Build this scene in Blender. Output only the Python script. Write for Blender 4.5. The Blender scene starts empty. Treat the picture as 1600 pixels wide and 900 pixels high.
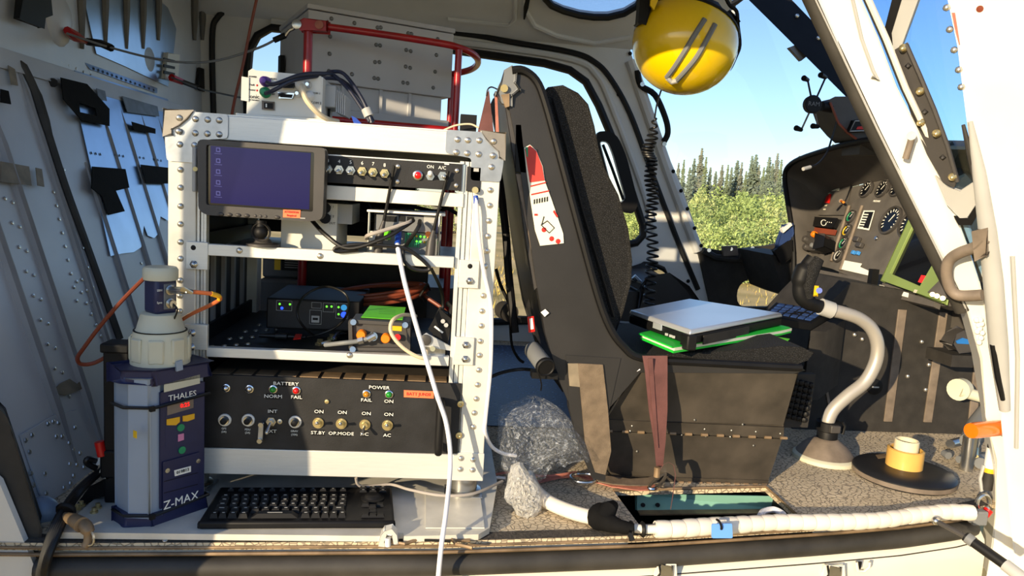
import bpy, math, random
import numpy as np
from mathutils import Vector, Matrix
from mathutils.geometry import tessellate_polygon
random.seed(7)
SC = bpy.context.scene
COL = SC.collection
# ------------------------------------------------------------------ camera
YAW, PITCH, ROLL = 0.09919026, 0.12746148, 0.06215871
CAM = np.array([0.46461753, -1.31126038, 0.59024244])
FPX = 1155.0
def _axes():
    cy, sy = math.cos(YAW), math.sin(YAW)
    fw = np.array([sy*math.cos(PITCH), cy*math.cos(PITCH), -math.sin(PITCH)])
    r0 = np.array([cy, -sy, 0.0]); d0 = np.cross(fw, r0)
    r = math.cos(ROLL)*r0 - math.sin(ROLL)*d0
    return r, np.cross(fw, r), fw
RX, DN, FW = _axes()
cd = bpy.data.cameras.new('camera'); cam = bpy.data.objects.new('camera', cd); COL.objects.link(cam)
cd.sensor_width = 36.0; cd.lens = FPX/1600*36; cd.clip_start = 0.02; cd.clip_end = 600
cam.matrix_world = Matrix(((RX[0], -DN[0], -FW[0], CAM[0]), (RX[1], -DN[1], -FW[1], CAM[1]),
                           (RX[2], -DN[2], -FW[2], CAM[2]), (0, 0, 0, 1)))
SC.camera = cam
# ------------------------------------------------------------------ sky, sun, exposure
SUN_AZ, SUN_EL = math.radians(41), math.radians(12.5)     # light travels towards +X +Y, down
w = bpy.data.worlds.new('world'); SC.world = w; w.use_nodes = True
nt = w.node_tree; nt.nodes.clear()
sky = nt.nodes.new('ShaderNodeTexSky'); sky.sky_type = 'NISHITA'; sky.sun_disc = False
sky.sun_elevation = math.radians(24); sky.sun_rotation = SUN_AZ + math.pi
sky.air_density = 1.0; sky.dust_density = 0.5; sky.ozone_density = 2.0; sky.altitude = 200
bg = nt.nodes.new('ShaderNodeBackground'); bg.inputs['Strength'].default_value = 0.135
wo = nt.nodes.new('ShaderNodeOutputWorld')
tint = nt.nodes.new('ShaderNodeMix'); tint.data_type = 'RGBA'; tint.blend_type = 'MULTIPLY'; tint.inputs[0].default_value = 1.0; tint.inputs[7].default_value = (.84, .90, 1.0, 1)
nt.links.new(sky.outputs[0], tint.inputs[6]); nt.links.new(tint.outputs[2], bg.inputs[0]); nt.links.new(bg.outputs[0], wo.inputs[0])
sl = bpy.data.lights.new('sun', 'SUN'); sun = bpy.data.objects.new('sun', sl); COL.objects.link(sun)
sl.energy = 5.2; sl.color = (1.0, 0.80, 0.52); sl.angle = math.radians(0.55)
_d = Vector((math.sin(SUN_AZ)*math.cos(SUN_EL), math.cos(SUN_AZ)*math.cos(SUN_EL), -math.sin(SUN_EL)))
sun.rotation_euler = _d.to_track_quat('-Z', 'Y').to_euler(); sun.location = (-3, -4, 3)
SC.view_settings.view_transform = 'Standard'; SC.view_settings.look = 'None'
SC.view_settings.gamma = 1.0; SC.view_settings.use_curve_mapping = False
SC.view_settings.exposure = 0.52
# ------------------------------------------------------------------ pixel -> point on a named plane of the place
def ray(x, y): return RX*(x-800)/FPX + DN*(y-450)/FPX + FW
def A(x, y, X=None, Y=None, Z=None):
    d = ray(x, y)
    for k, v in enumerate((X, Y, Z)):
        if v is not None: return CAM + d*(v-CAM[k])/d[k]
def ON(x, y, P0, N):
    d = ray(x, y); N = np.array(N, float)
    return CAM + d*(((np.array(P0)-CAM) @ N)/(d @ N))
V = lambda *a: np.array(a, float)
def nrm(v): v = np.array(v, float); return v/max(1e-12, np.linalg.norm(v))
# ------------------------------------------------------------------ mesh builder
class B:
    def __init__(s): s.v = []; s.f = []; s.s = []
    def add(s, vs, fs, smooth=False):
        o = len(s.v); s.v += [tuple(map(float, p)) for p in vs]
        s.f += [tuple(o+i for i in f) for f in fs]; s.s += [smooth]*len(fs); return s
    def hexa(s, p):        # 4 bottom + 4 top points
        return s.add(p, [(3,2,1,0),(4,5,6,7),(0,1,5,4),(1,2,6,5),(2,3,7,6),(3,0,4,7)])
    def box(s, x0, x1, y0, y1, z0, z1):
        return s.hexa([(x0,y0,z0),(x1,y0,z0),(x1,y1,z0),(x0,y1,z0),(x0,y0,z1),(x1,y0,z1),(x1,y1,z1),(x0,y1,z1)])
    def obox(s, o, u, v, w):   # box from a corner and three edge vectors
        o, u, v, w = map(np.array, (o, u, v, w))
        return s.hexa([o, o+u, o+u+v, o+v, o+w, o+u+w, o+u+v+w, o+v+w])
    def cbox(s, c, u, v, w):
        c, u, v, w = map(np.array, (c, u, v, w)); return s.obox(c-u/2-v/2-w/2, u, v, w)
    def prism(s, pts, off, smooth=False):    # planar loop extruded by a vector, concave loops allowed
        n = len(pts); pts = [np.array(p, float) for p in pts]; off = np.array(off, float)
        s.add(pts+[p+off for p in pts], [])
        o = len(s.v)-2*n
        tris = tessellate_polygon([[Vector(p) for p in pts]])
        for t in tris:
            s.f += [tuple(o+i for i in t), tuple(o+n+i for i in reversed(t))]; s.s += [False]*2
        for i in range(n):
            j = (i+1) % n; s.f.append((o+i, o+j, o+n+j, o+n+i)); s.s.append(smooth)
        return s
    def holed(s, outer, holes, off):
        loops = [outer]+holes; allp = [np.array(p, float) for l in loops for p in l]; n = len(allp); off = np.array(off, float)
        o = len(s.v); s.add(allp+[p+off for p in allp], [])
        for t in tessellate_polygon([[Vector(p) for p in l] for l in loops]):
            s.f += [tuple(o+i for i in t), tuple(o+n+i for i in reversed(t))]; s.s += [False]*2
        k = 0
        for l in loops:
            m = len(l)
            for i in range(m):
                j = (i+1) % m; s.f.append((o+k+i, o+k+j, o+n+k+j, o+n+k+i)); s.s.append(False)
            k += m
        return s
    def cyl(s, p0, p1, r0, r1=None, n=16, caps=True):
        r1 = r0 if r1 is None else r1; p0, p1 = np.array(p0, float), np.array(p1, float); a = nrm(p1-p0)
        t = V(0,0,1) if abs(a[2]) < .9 else V(1,0,0); u = nrm(np.cross(t, a)); v = np.cross(a, u)
        ring = [math.cos(2*math.pi*i/n)*u + math.sin(2*math.pi*i/n)*v for i in range(n)]
        o = len(s.v); s.add([p0+r0*q for q in ring]+[p1+r1*q for q in ring], [])
        for i in range(n):
            j = (i+1) % n; s.f.append((o+i, o+j, o+n+j, o+n+i)); s.s.append(True)
        if caps: s.f += [tuple(o+i for i in reversed(range(n))), tuple(o+n+i for i in range(n))]; s.s += [False]*2
        return s
    def lathe(s, prof, c, axis=(0,0,1), n=24, closed=False):   # prof: (radius, height)
        a = nrm(axis); t = V(0,0,1) if abs(a[2]) < .9 else V(1,0,0); u = nrm(np.cross(t, a)); v = np.cross(a, u); c = np.array(c, float)
        o = len(s.v); m = len(prof)
        for r, h in prof:
            for i in range(n):
                q = 2*math.pi*i/n; s.v.append(tuple(c+a*h+r*(math.cos(q)*u+math.sin(q)*v)))
        for k in range(m if closed else m-1):
            k2 = (k+1) % m
            for i in range(n):
                j = (i+1) % n; s.f.append((o+k*n+i, o+k*n+j, o+k2*n+j, o+k2*n+i)); s.s.append(True)
        if not closed:
            if prof[0][0] > 1e-6: s.f.append(tuple(o+i for i in reversed(range(n)))); s.s.append(False)
            if prof[-1][0] > 1e-6: s.f.append(tuple(o+(m-1)*n+i for i in range(n))); s.s.append(False)
        return s
    def tube(s, pts, r, n=8, closed=False, flat=None):
        pts = [np.array(p, float) for p in pts]; m = len(pts); rs = r if isinstance(r, (list, tuple)) else [r]*m
        T = [nrm((pts[(i+1) % m] if closed or i < m-1 else pts[i]) - (pts[i-1] if closed or i > 0 else pts[i])) for i in range(m)]
        t = V(0,0,1) if abs(T[0][2]) < .9 else V(1,0,0); u = nrm(np.cross(t, T[0])); o = len(s.v)
        for i in range(m):
            u = nrm(u - T[i]*(u @ T[i])); v = np.cross(T[i], u)
            for k in range(n):
                q = 2*math.pi*k/n; s.v.append(tuple(pts[i]+rs[i]*(math.cos(q)*u+math.sin(q)*v)))
        for i in range(m if closed else m-1):
            i2 = (i+1) % m
            for k in range(n):
                j = (k+1) % n; s.f.append((o+i*n+k, o+i*n+j, o+i2*n+j, o+i2*n+k)); s.s.append(True)
        if not closed: s.f += [tuple(o+k for k in reversed(range(n))), tuple(o+(m-1)*n+k for k in range(n))]; s.s += [False]*2
        return s
    def ball(s, c, r, n=12, sc=(1,1,1)):
        m = max(4, n//2); pr = [(math.sin(math.pi*i/m)*1.0, -math.cos(math.pi*i/m)) for i in range(m+1)]
        o = len(s.v); s.lathe([(max(p, 1e-7), h) for p, h in pr], (0,0,0), n=n)
        for i in range(o, len(s.v)):
            x, y, z = s.v[i]; s.v[i] = (c[0]+x*r*sc[0], c[1]+y*r*sc[1], c[2]+z*r*sc[2])
        return s
    def grid(s, rows, smooth=True, thick=None):     # rows of points -> sheet, optional thickness vector
        m, n = len(rows), len(rows[0]); o = len(s.v)
        for r in rows: s.v += [tuple(map(float, p)) for p in r]
        q = lambda i, j: o+i*n+j
        for i in range(m-1):
            for j in range(n-1): s.f.append((q(i,j), q(i,j+1), q(i+1,j+1), q(i+1,j))); s.s.append(smooth)
        if thick is not None:
            t = np.array(thick, float); o2 = len(s.v)
            for r in rows: s.v += [tuple(np.array(p, float)+t) for p in r]
            q2 = lambda i, j: o2+i*n+j
            for i in range(m-1):
                for j in range(n-1): s.f.append((q2(i+1,j), q2(i+1,j+1), q2(i,j+1), q2(i,j))); s.s.append(smooth)
            bd = [(0,j) for j in range(n)]+[(i,n-1) for i in range(1,m)]+[(m-1,j) for j in range(n-2,-1,-1)]+[(i,0) for i in range(m-2,0,-1)]
            for a, b in zip(bd, bd[1:]+bd[:1]): s.f.append((q(*b), q(*a), q2(*a), q2(*b))); s.s.append(False)
        return s
    def mesh(s, name, origin=(0,0,0)):
        me = bpy.data.meshes.new(name); o = np.array(origin, float)
        me.from_pydata([tuple(np.array(p)-o) for p in s.v], [], s.f)
        me.polygons.foreach_set('use_smooth', s.s); me.validate(); me.update()
        return me
def props(o, label=None, cat=None, group=None, kind=None):
    if label: o['label'] = label
    if cat: o['category'] = cat
    if group: o['group'] = group
    if kind: o['kind'] = kind
    return o
def place(o, parent, loc):
    COL.objects.link(o); o.location = loc
    if parent is not None:
        o.parent = parent; o.matrix_parent_inverse = Matrix.Translation(-WLOC[parent.name])
    WLOC[o.name] = Vector(loc)
    return o
WLOC = {}
def mk(name, b, mat, parent=None, bevel=0, seg=2, label=None, cat=None, group=None, kind=None, sub=0, sharp=42):
    vs = np.array(b.v); c = (vs.min(0)+vs.max(0))/2
    if parent is None: c[2] = vs[:, 2].min()
    me = b.mesh(name, c); me.set_sharp_from_angle(angle=math.radians(sharp))
    o = bpy.data.objects.new(name, me); place(o, parent, Vector(c)); me.materials.append(mat)
    if bevel:
        m = o.modifiers.new('bevel', 'BEVEL'); m.width = bevel; m.segments = seg; m.limit_method = 'ANGLE'; m.angle_limit = math.radians(35)
    if sub:
        m = o.modifiers.new('sub', 'SUBSURF'); m.levels = sub; m.render_levels = sub
    return props(o, label, cat, group, kind)
def thing(name, label, cat, loc, group=None):
    o = bpy.data.objects.new(name, None); o.empty_display_size = .02
    place(o, None, Vector(loc)); return props(o, label, cat, group)
def inst(name, me, parent, loc, mat3=None, kind=None, scale=None):  # shared-mesh part
    o = bpy.data.objects.new(name, me); COL.objects.link(o)
    M = Matrix.Translation(Vector(loc))
    if mat3 is not None: M = M @ mat3.to_4x4()
    if scale is not None: M = M @ Matrix.Diagonal(Vector((*scale, 1)))
    o.matrix_basis = M; WLOC[o.name] = Vector(loc)
    if parent is not None:
        o.parent = parent; o.matrix_parent_inverse = Matrix.Translation(-WLOC[parent.name])
    if kind: o['kind'] = kind
    return o
def frame(u, v):
    u = nrm(u); n = nrm(np.cross(u, v)); v = np.cross(n, u)
    return Matrix(((u[0], v[0], n[0]), (u[1], v[1], n[1]), (u[2], v[2], n[2])))
FXZ = frame((1,0,0), (0,0,1))      # u = X, v = Z, normal towards the camera side (-Y)
def text(name, s, pos, h, mat, parent, u=(1,0,0), v=(0,0,1), align='CENTER', wide=1.0, ext=.0003, off=.0006):
    cu = bpy.data.curves.new('t', 'FONT'); cu.body = s; cu.size = h*1.38; cu.align_x = align; cu.align_y = 'CENTER'; cu.extrude = ext; cu.resolution_u = 2
    t = bpy.data.objects.new('t', cu); COL.objects.link(t)
    me = bpy.data.meshes.new_from_object(t.evaluated_get(bpy.context.evaluated_depsgraph_get()))
    bpy.data.objects.remove(t); bpy.data.curves.remove(cu)
    M = frame(u, v) @ Matrix.Diagonal(Vector((wide, 1, 1))); me.transform(M.to_4x4()); me.materials.clear(); me.materials.append(mat)
    n = nrm(np.cross(u, v)); o = bpy.data.objects.new(name, me)
    return place(o, parent, Vector(np.array(pos)+n*off))
def cat(pts, n=6, closed=False):       # Catmull-Rom through points
    P = [np.array(p, float) for p in pts]; m = len(P); out = []
    for i in range(m if closed else m-1):
        g = lambda k: P[k % m] if closed else P[min(max(k, 0), m-1)]
        p0, p1, p2, p3 = g(i-1), g(i), g(i+1), g(i+2)
        for k in range(n):
            t = k/n
            out.append(.5*((2*p1)+(-p0+p2)*t+(2*p0-5*p1+4*p2-p3)*t*t+(-p0+3*p1-3*p2+p3)*t**3))
    if not closed: out.append(P[-1])
    return out
def rnd(pts, r, k=4):                  # round the corners of a loop
    P = [np.array(p, float) for p in pts]; out = []; m = len(P)
    for i in range(m):
        a, b, c = P[i-1], P[i], P[(i+1) % m]; la, lc = np.linalg.norm(a-b), np.linalg.norm(c-b)
        rr = min(r, la*.48, lc*.48); p, q = b+(a-b)/la*rr, b+(c-b)/lc*rr
        for j in range(k+1):
            t = j/k; out.append((1-t)**2*p+2*t*(1-t)*b+t*t*q)
    return out
# ------------------------------------------------------------------ materials
MATS = {}
def mat(name, col, rough=.5, metal=0., var=.12, vs=9., bump=0., bs=160., col2=None, coat=0., emit=None, es=1., trans=0., alpha=1., spec=.5, aniso=None, ior=1.45, thr=None):
    m = bpy.data.materials.new(name); m.use_nodes = True; n = m.node_tree.nodes; L = m.node_tree.links
    p = n['Principled BSDF']
    lin = lambda c: tuple((x/12.92 if x <= .04045 else ((x+.055)/1.055)**2.4) for x in c)
    c1 = lin(col); c2 = lin(col2) if col2 else tuple(x*(1-2*var) for x in c1)
    tc = n.new('ShaderNodeTexCoord'); no = n.new('ShaderNodeTexNoise'); no.inputs['Scale'].default_value = vs; no.inputs['Detail'].default_value = 5
    if aniso:
        mp = n.new('ShaderNodeMapping'); mp.inputs['Scale'].default_value = aniso; L.new(tc.outputs['Object'], mp.inputs[0]); L.new(mp.outputs[0], no.inputs['Vector'])
    else: L.new(tc.outputs['Object'], no.inputs['Vector'])
    rp = n.new('ShaderNodeValToRGB'); t0, t1 = thr or (.32, .68)
    rp.color_ramp.elements[0].position = t0; rp.color_ramp.elements[1].position = t1
    rp.color_ramp.elements[0].color = (*c2, 1); rp.color_ramp.elements[1].color = (*c1, 1)
    L.new(no.outputs['Fac'], rp.inputs[0]); L.new(rp.outputs[0], p.inputs['Base Color'])
    p.inputs['Roughness'].default_value = rough; p.inputs['Metallic'].default_value = metal
    p.inputs['Coat Weight'].default_value = coat; p.inputs['Specular IOR Level'].default_value = spec
    p.inputs['Transmission Weight'].default_value = trans; p.inputs['Alpha'].default_value = alpha; p.inputs['IOR'].default_value = ior
    if emit: p.inputs['Emission Color'].default_value = (*lin(emit), 1); p.inputs['Emission Strength'].default_value = es
    if bump:
        nb = n.new('ShaderNodeTexNoise'); nb.inputs['Scale'].default_value = bs; nb.inputs['Detail'].default_value = 3; L.new(tc.outputs['Object'], nb.inputs['Vector'])
        bp = n.new('ShaderNodeBump'); bp.inputs['Strength'].default_value = bump; bp.inputs['Distance'].default_value = .002
        L.new(nb.outputs['Fac'], bp.inputs['Height']); L.new(bp.outputs[0], p.inputs['Normal'])
    MATS[name] = m; return m
def vor(name, c_in, c_edge, scale, width, rough=.85, feature='DISTANCE_TO_EDGE', bump=.5, stretch=(1,1,1), noise=6):
    m = mat(name, c_in, rough=rough); n = m.node_tree.nodes; L = m.node_tree.links; p = n['Principled BSDF']
    tc = n.new('ShaderNodeTexCoord'); mp = n.new('ShaderNodeMapping'); mp.inputs['Scale'].default_value = stretch
    vo = n.new('ShaderNodeTexVoronoi'); vo.feature = feature; vo.inputs['Scale'].default_value = scale
    L.new(tc.outputs['Object'], mp.inputs[0]); L.new(mp.outputs[0], vo.inputs['Vector'])
    rp = n.new('ShaderNodeValToRGB'); rp.color_ramp.elements[0].position = width*.4; rp.color_ramp.elements[1].position = width
    L.new(vo.outputs['Distance'], rp.inputs[0])
    mx = n.new('ShaderNodeMix'); mx.data_type = 'RGBA'; L.new(rp.outputs[0], mx.inputs[0])
    lin = lambda c: tuple((x/12.92 if x <= .04045 else ((x+.055)/1.055)**2.4) for x in c)
    mx.inputs[6].default_value = (*lin(c_edge), 1)
    old = p.inputs['Base Color'].links[0].from_socket; L.new(old, mx.inputs[7]); L.new(mx.outputs[2], p.inputs['Base Color'])
    bp = n.new('ShaderNodeBump'); bp.inputs['Strength'].default_value = bump; bp.inputs['Distance'].default_value = .003
    L.new(rp.outputs[0], bp.inputs['Height']); L.new(bp.outputs[0], p.inputs['Normal'])
    return m
def pane(name, tint, refl=.12, rough=.02):
    m = bpy.data.materials.new(name); m.use_nodes = True; n = m.node_tree.nodes; L = m.node_tree.links; n.clear()
    o = n.new('ShaderNodeOutputMaterial'); mx = n.new('ShaderNodeMixShader'); t = n.new('ShaderNodeBsdfTransparent'); g = n.new('ShaderNodeBsdfGlossy')
    no = n.new('ShaderNodeTexNoise'); no.inputs['Scale'].default_value = 14; lw = n.new('ShaderNodeLayerWeight'); lw.inputs[0].default_value = .35
    ma = n.new('ShaderNodeMath'); ma.operation = 'MULTIPLY_ADD'; ma.inputs[1].default_value = refl*4; ma.inputs[2].default_value = refl*.3
    t.inputs[0].default_value = (*tint, 1); g.inputs['Roughness'].default_value = rough
    L.new(lw.outputs['Fresnel'], ma.inputs[0]); L.new(ma.outputs[0], mx.inputs[0]); L.new(t.outputs[0], mx.inputs[1]); L.new(g.outputs[0], mx.inputs[2]); L.new(mx.outputs[0], o.inputs[0])
    MATS[name] = m; return m
m_alu = mat('aluminium', (.86,.86,.84), .42, .40, var=.035, vs=30, bump=.06, bs=300, aniso=(1,1,14))
m_aluw = mat('aluminium_worn', (.90,.885,.84), .48, .20, var=.12, vs=14, bump=.05)
m_zinc = mat('zinc_bracket', (.72,.73,.74), .36, .8, var=.12, vs=40, bump=.05)
m_rivet = mat('rivet_steel', (.86,.84,.80), .3, .9, var=.08)
m_steel = mat('steel', (.75,.75,.74), .25, .95, var=.1, vs=25)
m_chrome = mat('chrome', (.88,.88,.88), .12, 1., var=.05)
m_brass = mat('brass_nut', (.85,.78,.58), .3, .85, var=.1)
m_blackp = mat('black_panel', (.135,.135,.145), .55, 0, var=.3, vs=22, bump=.10, bs=400)
m_black = mat('black_plastic', (.07,.07,.078), .55, 0, var=.2, vs=20, spec=.3)
m_blackm = mat('black_matte', (.19,.18,.17), .75, 0, var=.2, vs=30, bump=.15)
m_rubber = mat('black_rubber', (.24,.23,.215), .6, 0, var=.25, vs=12, bump=.12)
m_charc = mat('charcoal_bezel', (.26,.25,.245), .48, 0, var=.1, vs=18, bump=.06, bs=500)
m_white = mat('white_paint', (.90,.89,.86), .35, 0, var=.05, vs=6, coat=.2)
m_whitep = mat('white_plastic', (.88,.88,.87), .45, 0, var=.05)
m_offw = mat('off_white_box', (.86,.85,.81), .5, 0, var=.05)
m_text = mat('printed_white', (.93,.93,.90), .6, 0, var=.03)
m_textk = mat('printed_black', (.06,.06,.06), .6, 0, var=.03)
m_textr = mat('printed_red', (.75,.16,.14), .6, 0, var=.05)
m_cabin = mat('cabin_grey', (.88,.88,.87), .5, 0, var=.06, vs=5, bump=.03)
m_wall = mat('bulkhead_grey', (.80,.81,.83), .42, .1, var=.10, vs=4, bump=.03)
m_bare = mat('bare_metal', (.62,.70,.80), .30, .85, var=.08, vs=10, bump=.03)
m_rib = mat('rib_grey', (.60,.60,.61), .45, .1, var=.12, vs=8)  # lightened grey carries the lower ribs' sky reflection
m_tape = mat('black_tape', (.07,.07,.075), .85, 0, var=.2, vs=30, bump=.2, spec=.15)
m_dsteel = mat('dark_steel', (.48,.48,.47), .4, .7, var=.1)
m_dgrey = mat('dark_grey_case', (.36,.37,.39), .5, 0, var=.1)
m_ribu = mat('rib_brown', (.44,.43,.41), .5, .05, var=.12, vs=8)
m_cap = mat('corner_cap_steel', (.60,.57,.53), .4, .5, var=.12, vs=30)
m_disc = mat('disc_black', (.12,.125,.14), .45, 0, var=.2)
m_tapeb = mat('brown_tape', (.55,.50,.42), .6, 0, var=.2, vs=30)
m_tapeg = mat('grey_tape', (.45,.47,.50), .5, .2, var=.2, vs=30)
m_seal = mat('window_seal', (.06,.06,.065), .5, 0, var=.2)
m_red = mat('red_paint', (.66,.08,.10), .32, 0, var=.12, vs=14, coat=.3)
m_redd = mat('red_plastic', (.80,.10,.08), .35, 0, var=.1)
m_case = mat('case_grey', (.76,.76,.77), .55, .05, var=.06, vs=7, bump=.05)
m_navy = mat('navy_plastic', (.13,.15,.30), .4, 0, var=.1, vs=12)
m_silverb = mat('silver_blue_plastic', (.56,.62,.70), .38, .1, var=.05)
m_beige = mat('beige_plastic', (.80,.79,.70), .5, 0, var=.06)
m_brownc = mat('brown_cable', (.52,.25,.17), .45, 0, var=.15)
m_copper = mat('orange_brown_coax', (.78,.42,.24), .4, 0, var=.15)
m_cablek = mat('black_cable', (.06,.06,.065), .45, 0, var=.1)
m_cablew = mat('white_cable', (.88,.88,.90), .45, 0, var=.04)
m_cableg = mat('grey_cable', (.66,.63,.60), .5, 0, var=.06)
m_cabler = mat('beige_cable', (.84,.78,.66), .45, 0, var=.06)
m_cableb = mat('dark_blue_cable', (.12,.14,.22), .45, 0, var=.1)
m_blue = mat('blue_plastic', (.08,.26,.66), .4, 0, var=.08)
m_green = mat('green_plastic', (.10,.55,.36), .45, 0, var=.08)
m_lime = mat('lime_label', (.42,.86,.10), .5, 0, var=.05)
m_orange = mat('orange_cap', (.95,.50,.08), .4, 0, var=.08)
m_yellow = mat('yellow_plastic', (.88,.72,.10), .45, 0, var=.08)
m_amber = mat('amber_button', (.90,.68,.12), .45, 0, var=.05)
m_sticker = mat('orange_sticker', (.97,.48,.30), .55, 0, var=.04)
m_pink = mat('pink_sticker', (.80,.50,.66), .5, 0, var=.04)
m_purple = mat('purple_connector', (.36,.20,.56), .45, 0, var=.08)
m_screen = mat('monitor_screen', (.04,.04,.14), .12, 0, var=.25, vs=5, emit=(.18,.165,.42), es=.42, spec=.25)
m_screeni = mat('screen_icon', (.35,.33,.55), .3, 0, emit=(.36,.35,.58), es=.4)
m_ledg = mat('led_green', (.2,.8,.2), .3, emit=(.45,.95,.25), es=1.2)
m_ledb = mat('led_blue', (.1,.2,.9), .3, emit=(.15,.30,1.0), es=1.5)
m_ledc = mat('led_cyan', (.1,.5,.7), .3, emit=(.20,.55,.75), es=.7)
m_ledr = mat('led_red', (.9,.1,.1), .3, emit=(1.0,.12,.10), es=1.4)
m_lampr = mat('red_lamp_lens', (.85,.08,.07), .2, coat=.5)
m_lampg = mat('green_lamp_lens', (.10,.55,.16), .15, coat=.6)
m_lampa = mat('amber_lamp_lens', (.75,.5,.08), .15, coat=.6)
m_vinyl = mat('black_vinyl', (.17,.165,.165), .45, 0, var=.15, vs=10, bump=.08, bs=260)
m_boxp = mat('seat_box_black', (.30,.275,.245), .5, 0, var=.25, vs=14, bump=.06, col2=(.20,.185,.165))
m_mesh = vor('black_mesh_fabric', (.13,.13,.135), (.03,.03,.03), 260, .16, .8, bump=.9)
m_velcro = mat('brown_velcro', (.47,.41,.34), .95, 0, var=.2, vs=40, bump=.5, bs=700)
m_belt = mat('maroon_webbing', (.42,.27,.26), .85, 0, var=.2, vs=20, bump=.4, bs=900)
m_pinkw = mat('pink_webbing', (.74,.47,.41), .85, 0, var=.2, vs=30, bump=.4, bs=700)
m_helmet = mat('helmet_yellow', (.93,.78,.02), .22, 0, var=.05, vs=4, coat=.7)
m_grey = mat('grey_plastic', (.45,.46,.47), .5, 0, var=.08)
m_lgrey = mat('light_grey_plastic', (.68,.68,.67), .5, 0, var=.06)
m_panel = mat('instrument_black', (.37,.355,.34), .6, 0, var=.15, vs=16, bump=.08, bs=400)
m_hood = mat('hood_black', (.33,.315,.30), .7, 0, var=.15, vs=10, bump=.15, bs=300)
m_olive = mat('olive_bezel', (.50,.58,.33), .4, 0, var=.06)
m_scrd = mat('dark_screen', (.05,.05,.06), .10, 0, var=.1, coat=.3)
m_gface = mat('gauge_face', (.04,.04,.045), .3, 0, var=.1)
m_stick = mat('grey_painted_tube', (.70,.68,.65), .38, .35, var=.08, vs=6)
m_floor = vor('floor_honeycomb', (.86,.79,.67), (.58,.53,.45), 90, .09, .9, bump=.6)
m_floord = vor('floor_dotted_shaded', (.16,.20,.29), (.42,.52,.68), 60, .30, .5, feature='F1', bump=.4)  # dark blue puts the rear floor's shade into the colour; dots are real
m_floork = mat('floor_edge_grit', (.34,.315,.285), .9, 0, var=.3, vs=120, bump=.8, bs=250)
m_brass2 = mat('worn_edge_strip', (.62,.52,.40), .5, .3, var=.3, vs=18)
m_skin = mat('fuselage_cream', (.90,.87,.80), .35, 0, var=.04, vs=5, coat=.3)
m_teal = mat('green_primer', (.50,.70,.64), .55, 0, var=.06)
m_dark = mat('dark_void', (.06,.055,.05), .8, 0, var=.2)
m_spiral = mat('spiral_wrap', (.90,.87,.82), .35, 0, var=.06, vs=12, coat=.2)
m_tag = mat('blue_tag', (.40,.62,.93), .4, 0, var=.03)
m_lid = mat('laptop_lid', (.80,.82,.85), .30, .55, var=.05, vs=5)
m_folder = mat('green_folder', (.10,.75,.22), .5, 0, var=.08)
m_paper = mat('paper', (.90,.89,.82), .7, 0, var=.05)
m_keyb = mat('blue_lit_key', (.20,.30,.50), .25, 0, var=.1)  # blue light on the keys is held in the base colour
m_wood = mat('tan_ring', (.86,.68,.36), .35, 0, var=.1, vs=12, coat=.3)
m_ivory = mat('ivory_cup', (.88,.83,.70), .45, 0, var=.04)
m_handle = mat('worn_handle', (.50,.45,.40), .6, 0, var=.2, vs=25, bump=.2)
m_glass = pane('plexiglass', (.96,.98,1.0), .06)
m_glassb = pane('blue_plexiglass', (.70,.83,.95), .10)
# ================================================================== OUTDOORS
GZ = -0.85
def st(o): o['kind'] = 'structure'; return o
m_grass = mat('dry_grass', (.88,.76,.52), .95, 0, var=.3, vs=.6, col2=(.66,.58,.34), bump=1.0, bs=6)
mg = B(); N = 28
def gz(x, y): return GZ + .05*math.sin(x*.31)*math.cos(y*.27)
xs = [-60+150*i/N for i in range(N+1)]; ys = [-40+160*(i/N) for i in range(N+1)]
mg.grid([[(x, y, gz(x, y)) for x in xs] for y in ys])
st(mk('ground', mg, m_grass))
tuft = B()
for i in range(2600):
    d = 2.2+10*random.random()**1.5; px = random.choice((random.uniform(700, 800), random.uniform(990, 1260))); r = ray(px, 430); h = nrm((r[0], r[1], 0))
    x, y = CAM[0]+h[0]*d*1.4, max(2.2, CAM[1]+h[1]*d*1.4); q = random.random()*3.14; s_ = .05+.10*random.random(); c, s = math.cos(q)*.012, math.sin(q)*.012
    z0 = gz(x, y)-.02; lx, ly = random.uniform(-.05,.05), random.uniform(-.05,.05)
    tuft.add([(x-c,y-s,z0),(x+c,y+s,z0),(x+lx,y+ly,z0+s_)], [(0,1,2)])
m_tuft = mat('grass_blades', (.86,.74,.44), .9, 0, var=.3, vs=3, col2=(.60,.55,.26))
mk('grass_tufts', tuft, m_tuft, kind='stuff', label='dry golden grass blades on the field outside', cat='grass')
m_trunk = mat('tree_bark', (.42,.36,.30), .95, 0, var=.2)
FOL = [mat('spruce_'+str(i), c, .9, 0, var=.3, vs=2.2, col2=c2) for i, (c, c2) in enumerate([((.52,.56,.46),(.38,.43,.37)), ((.58,.58,.49),(.45,.47,.41)), ((.55,.59,.44),(.41,.46,.34))])]  # crown colours lightened, with distance haze mixed into them
LEA = [mat('leaf_'+str(i), c, .8, 0, var=.3, vs=1.6, col2=c2) for i, (c, c2) in enumerate([((.70,.76,.46),(.55,.63,.37)), ((.77,.79,.52),(.62,.67,.42)), ((.64,.71,.43),(.50,.58,.33))])]
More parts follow.
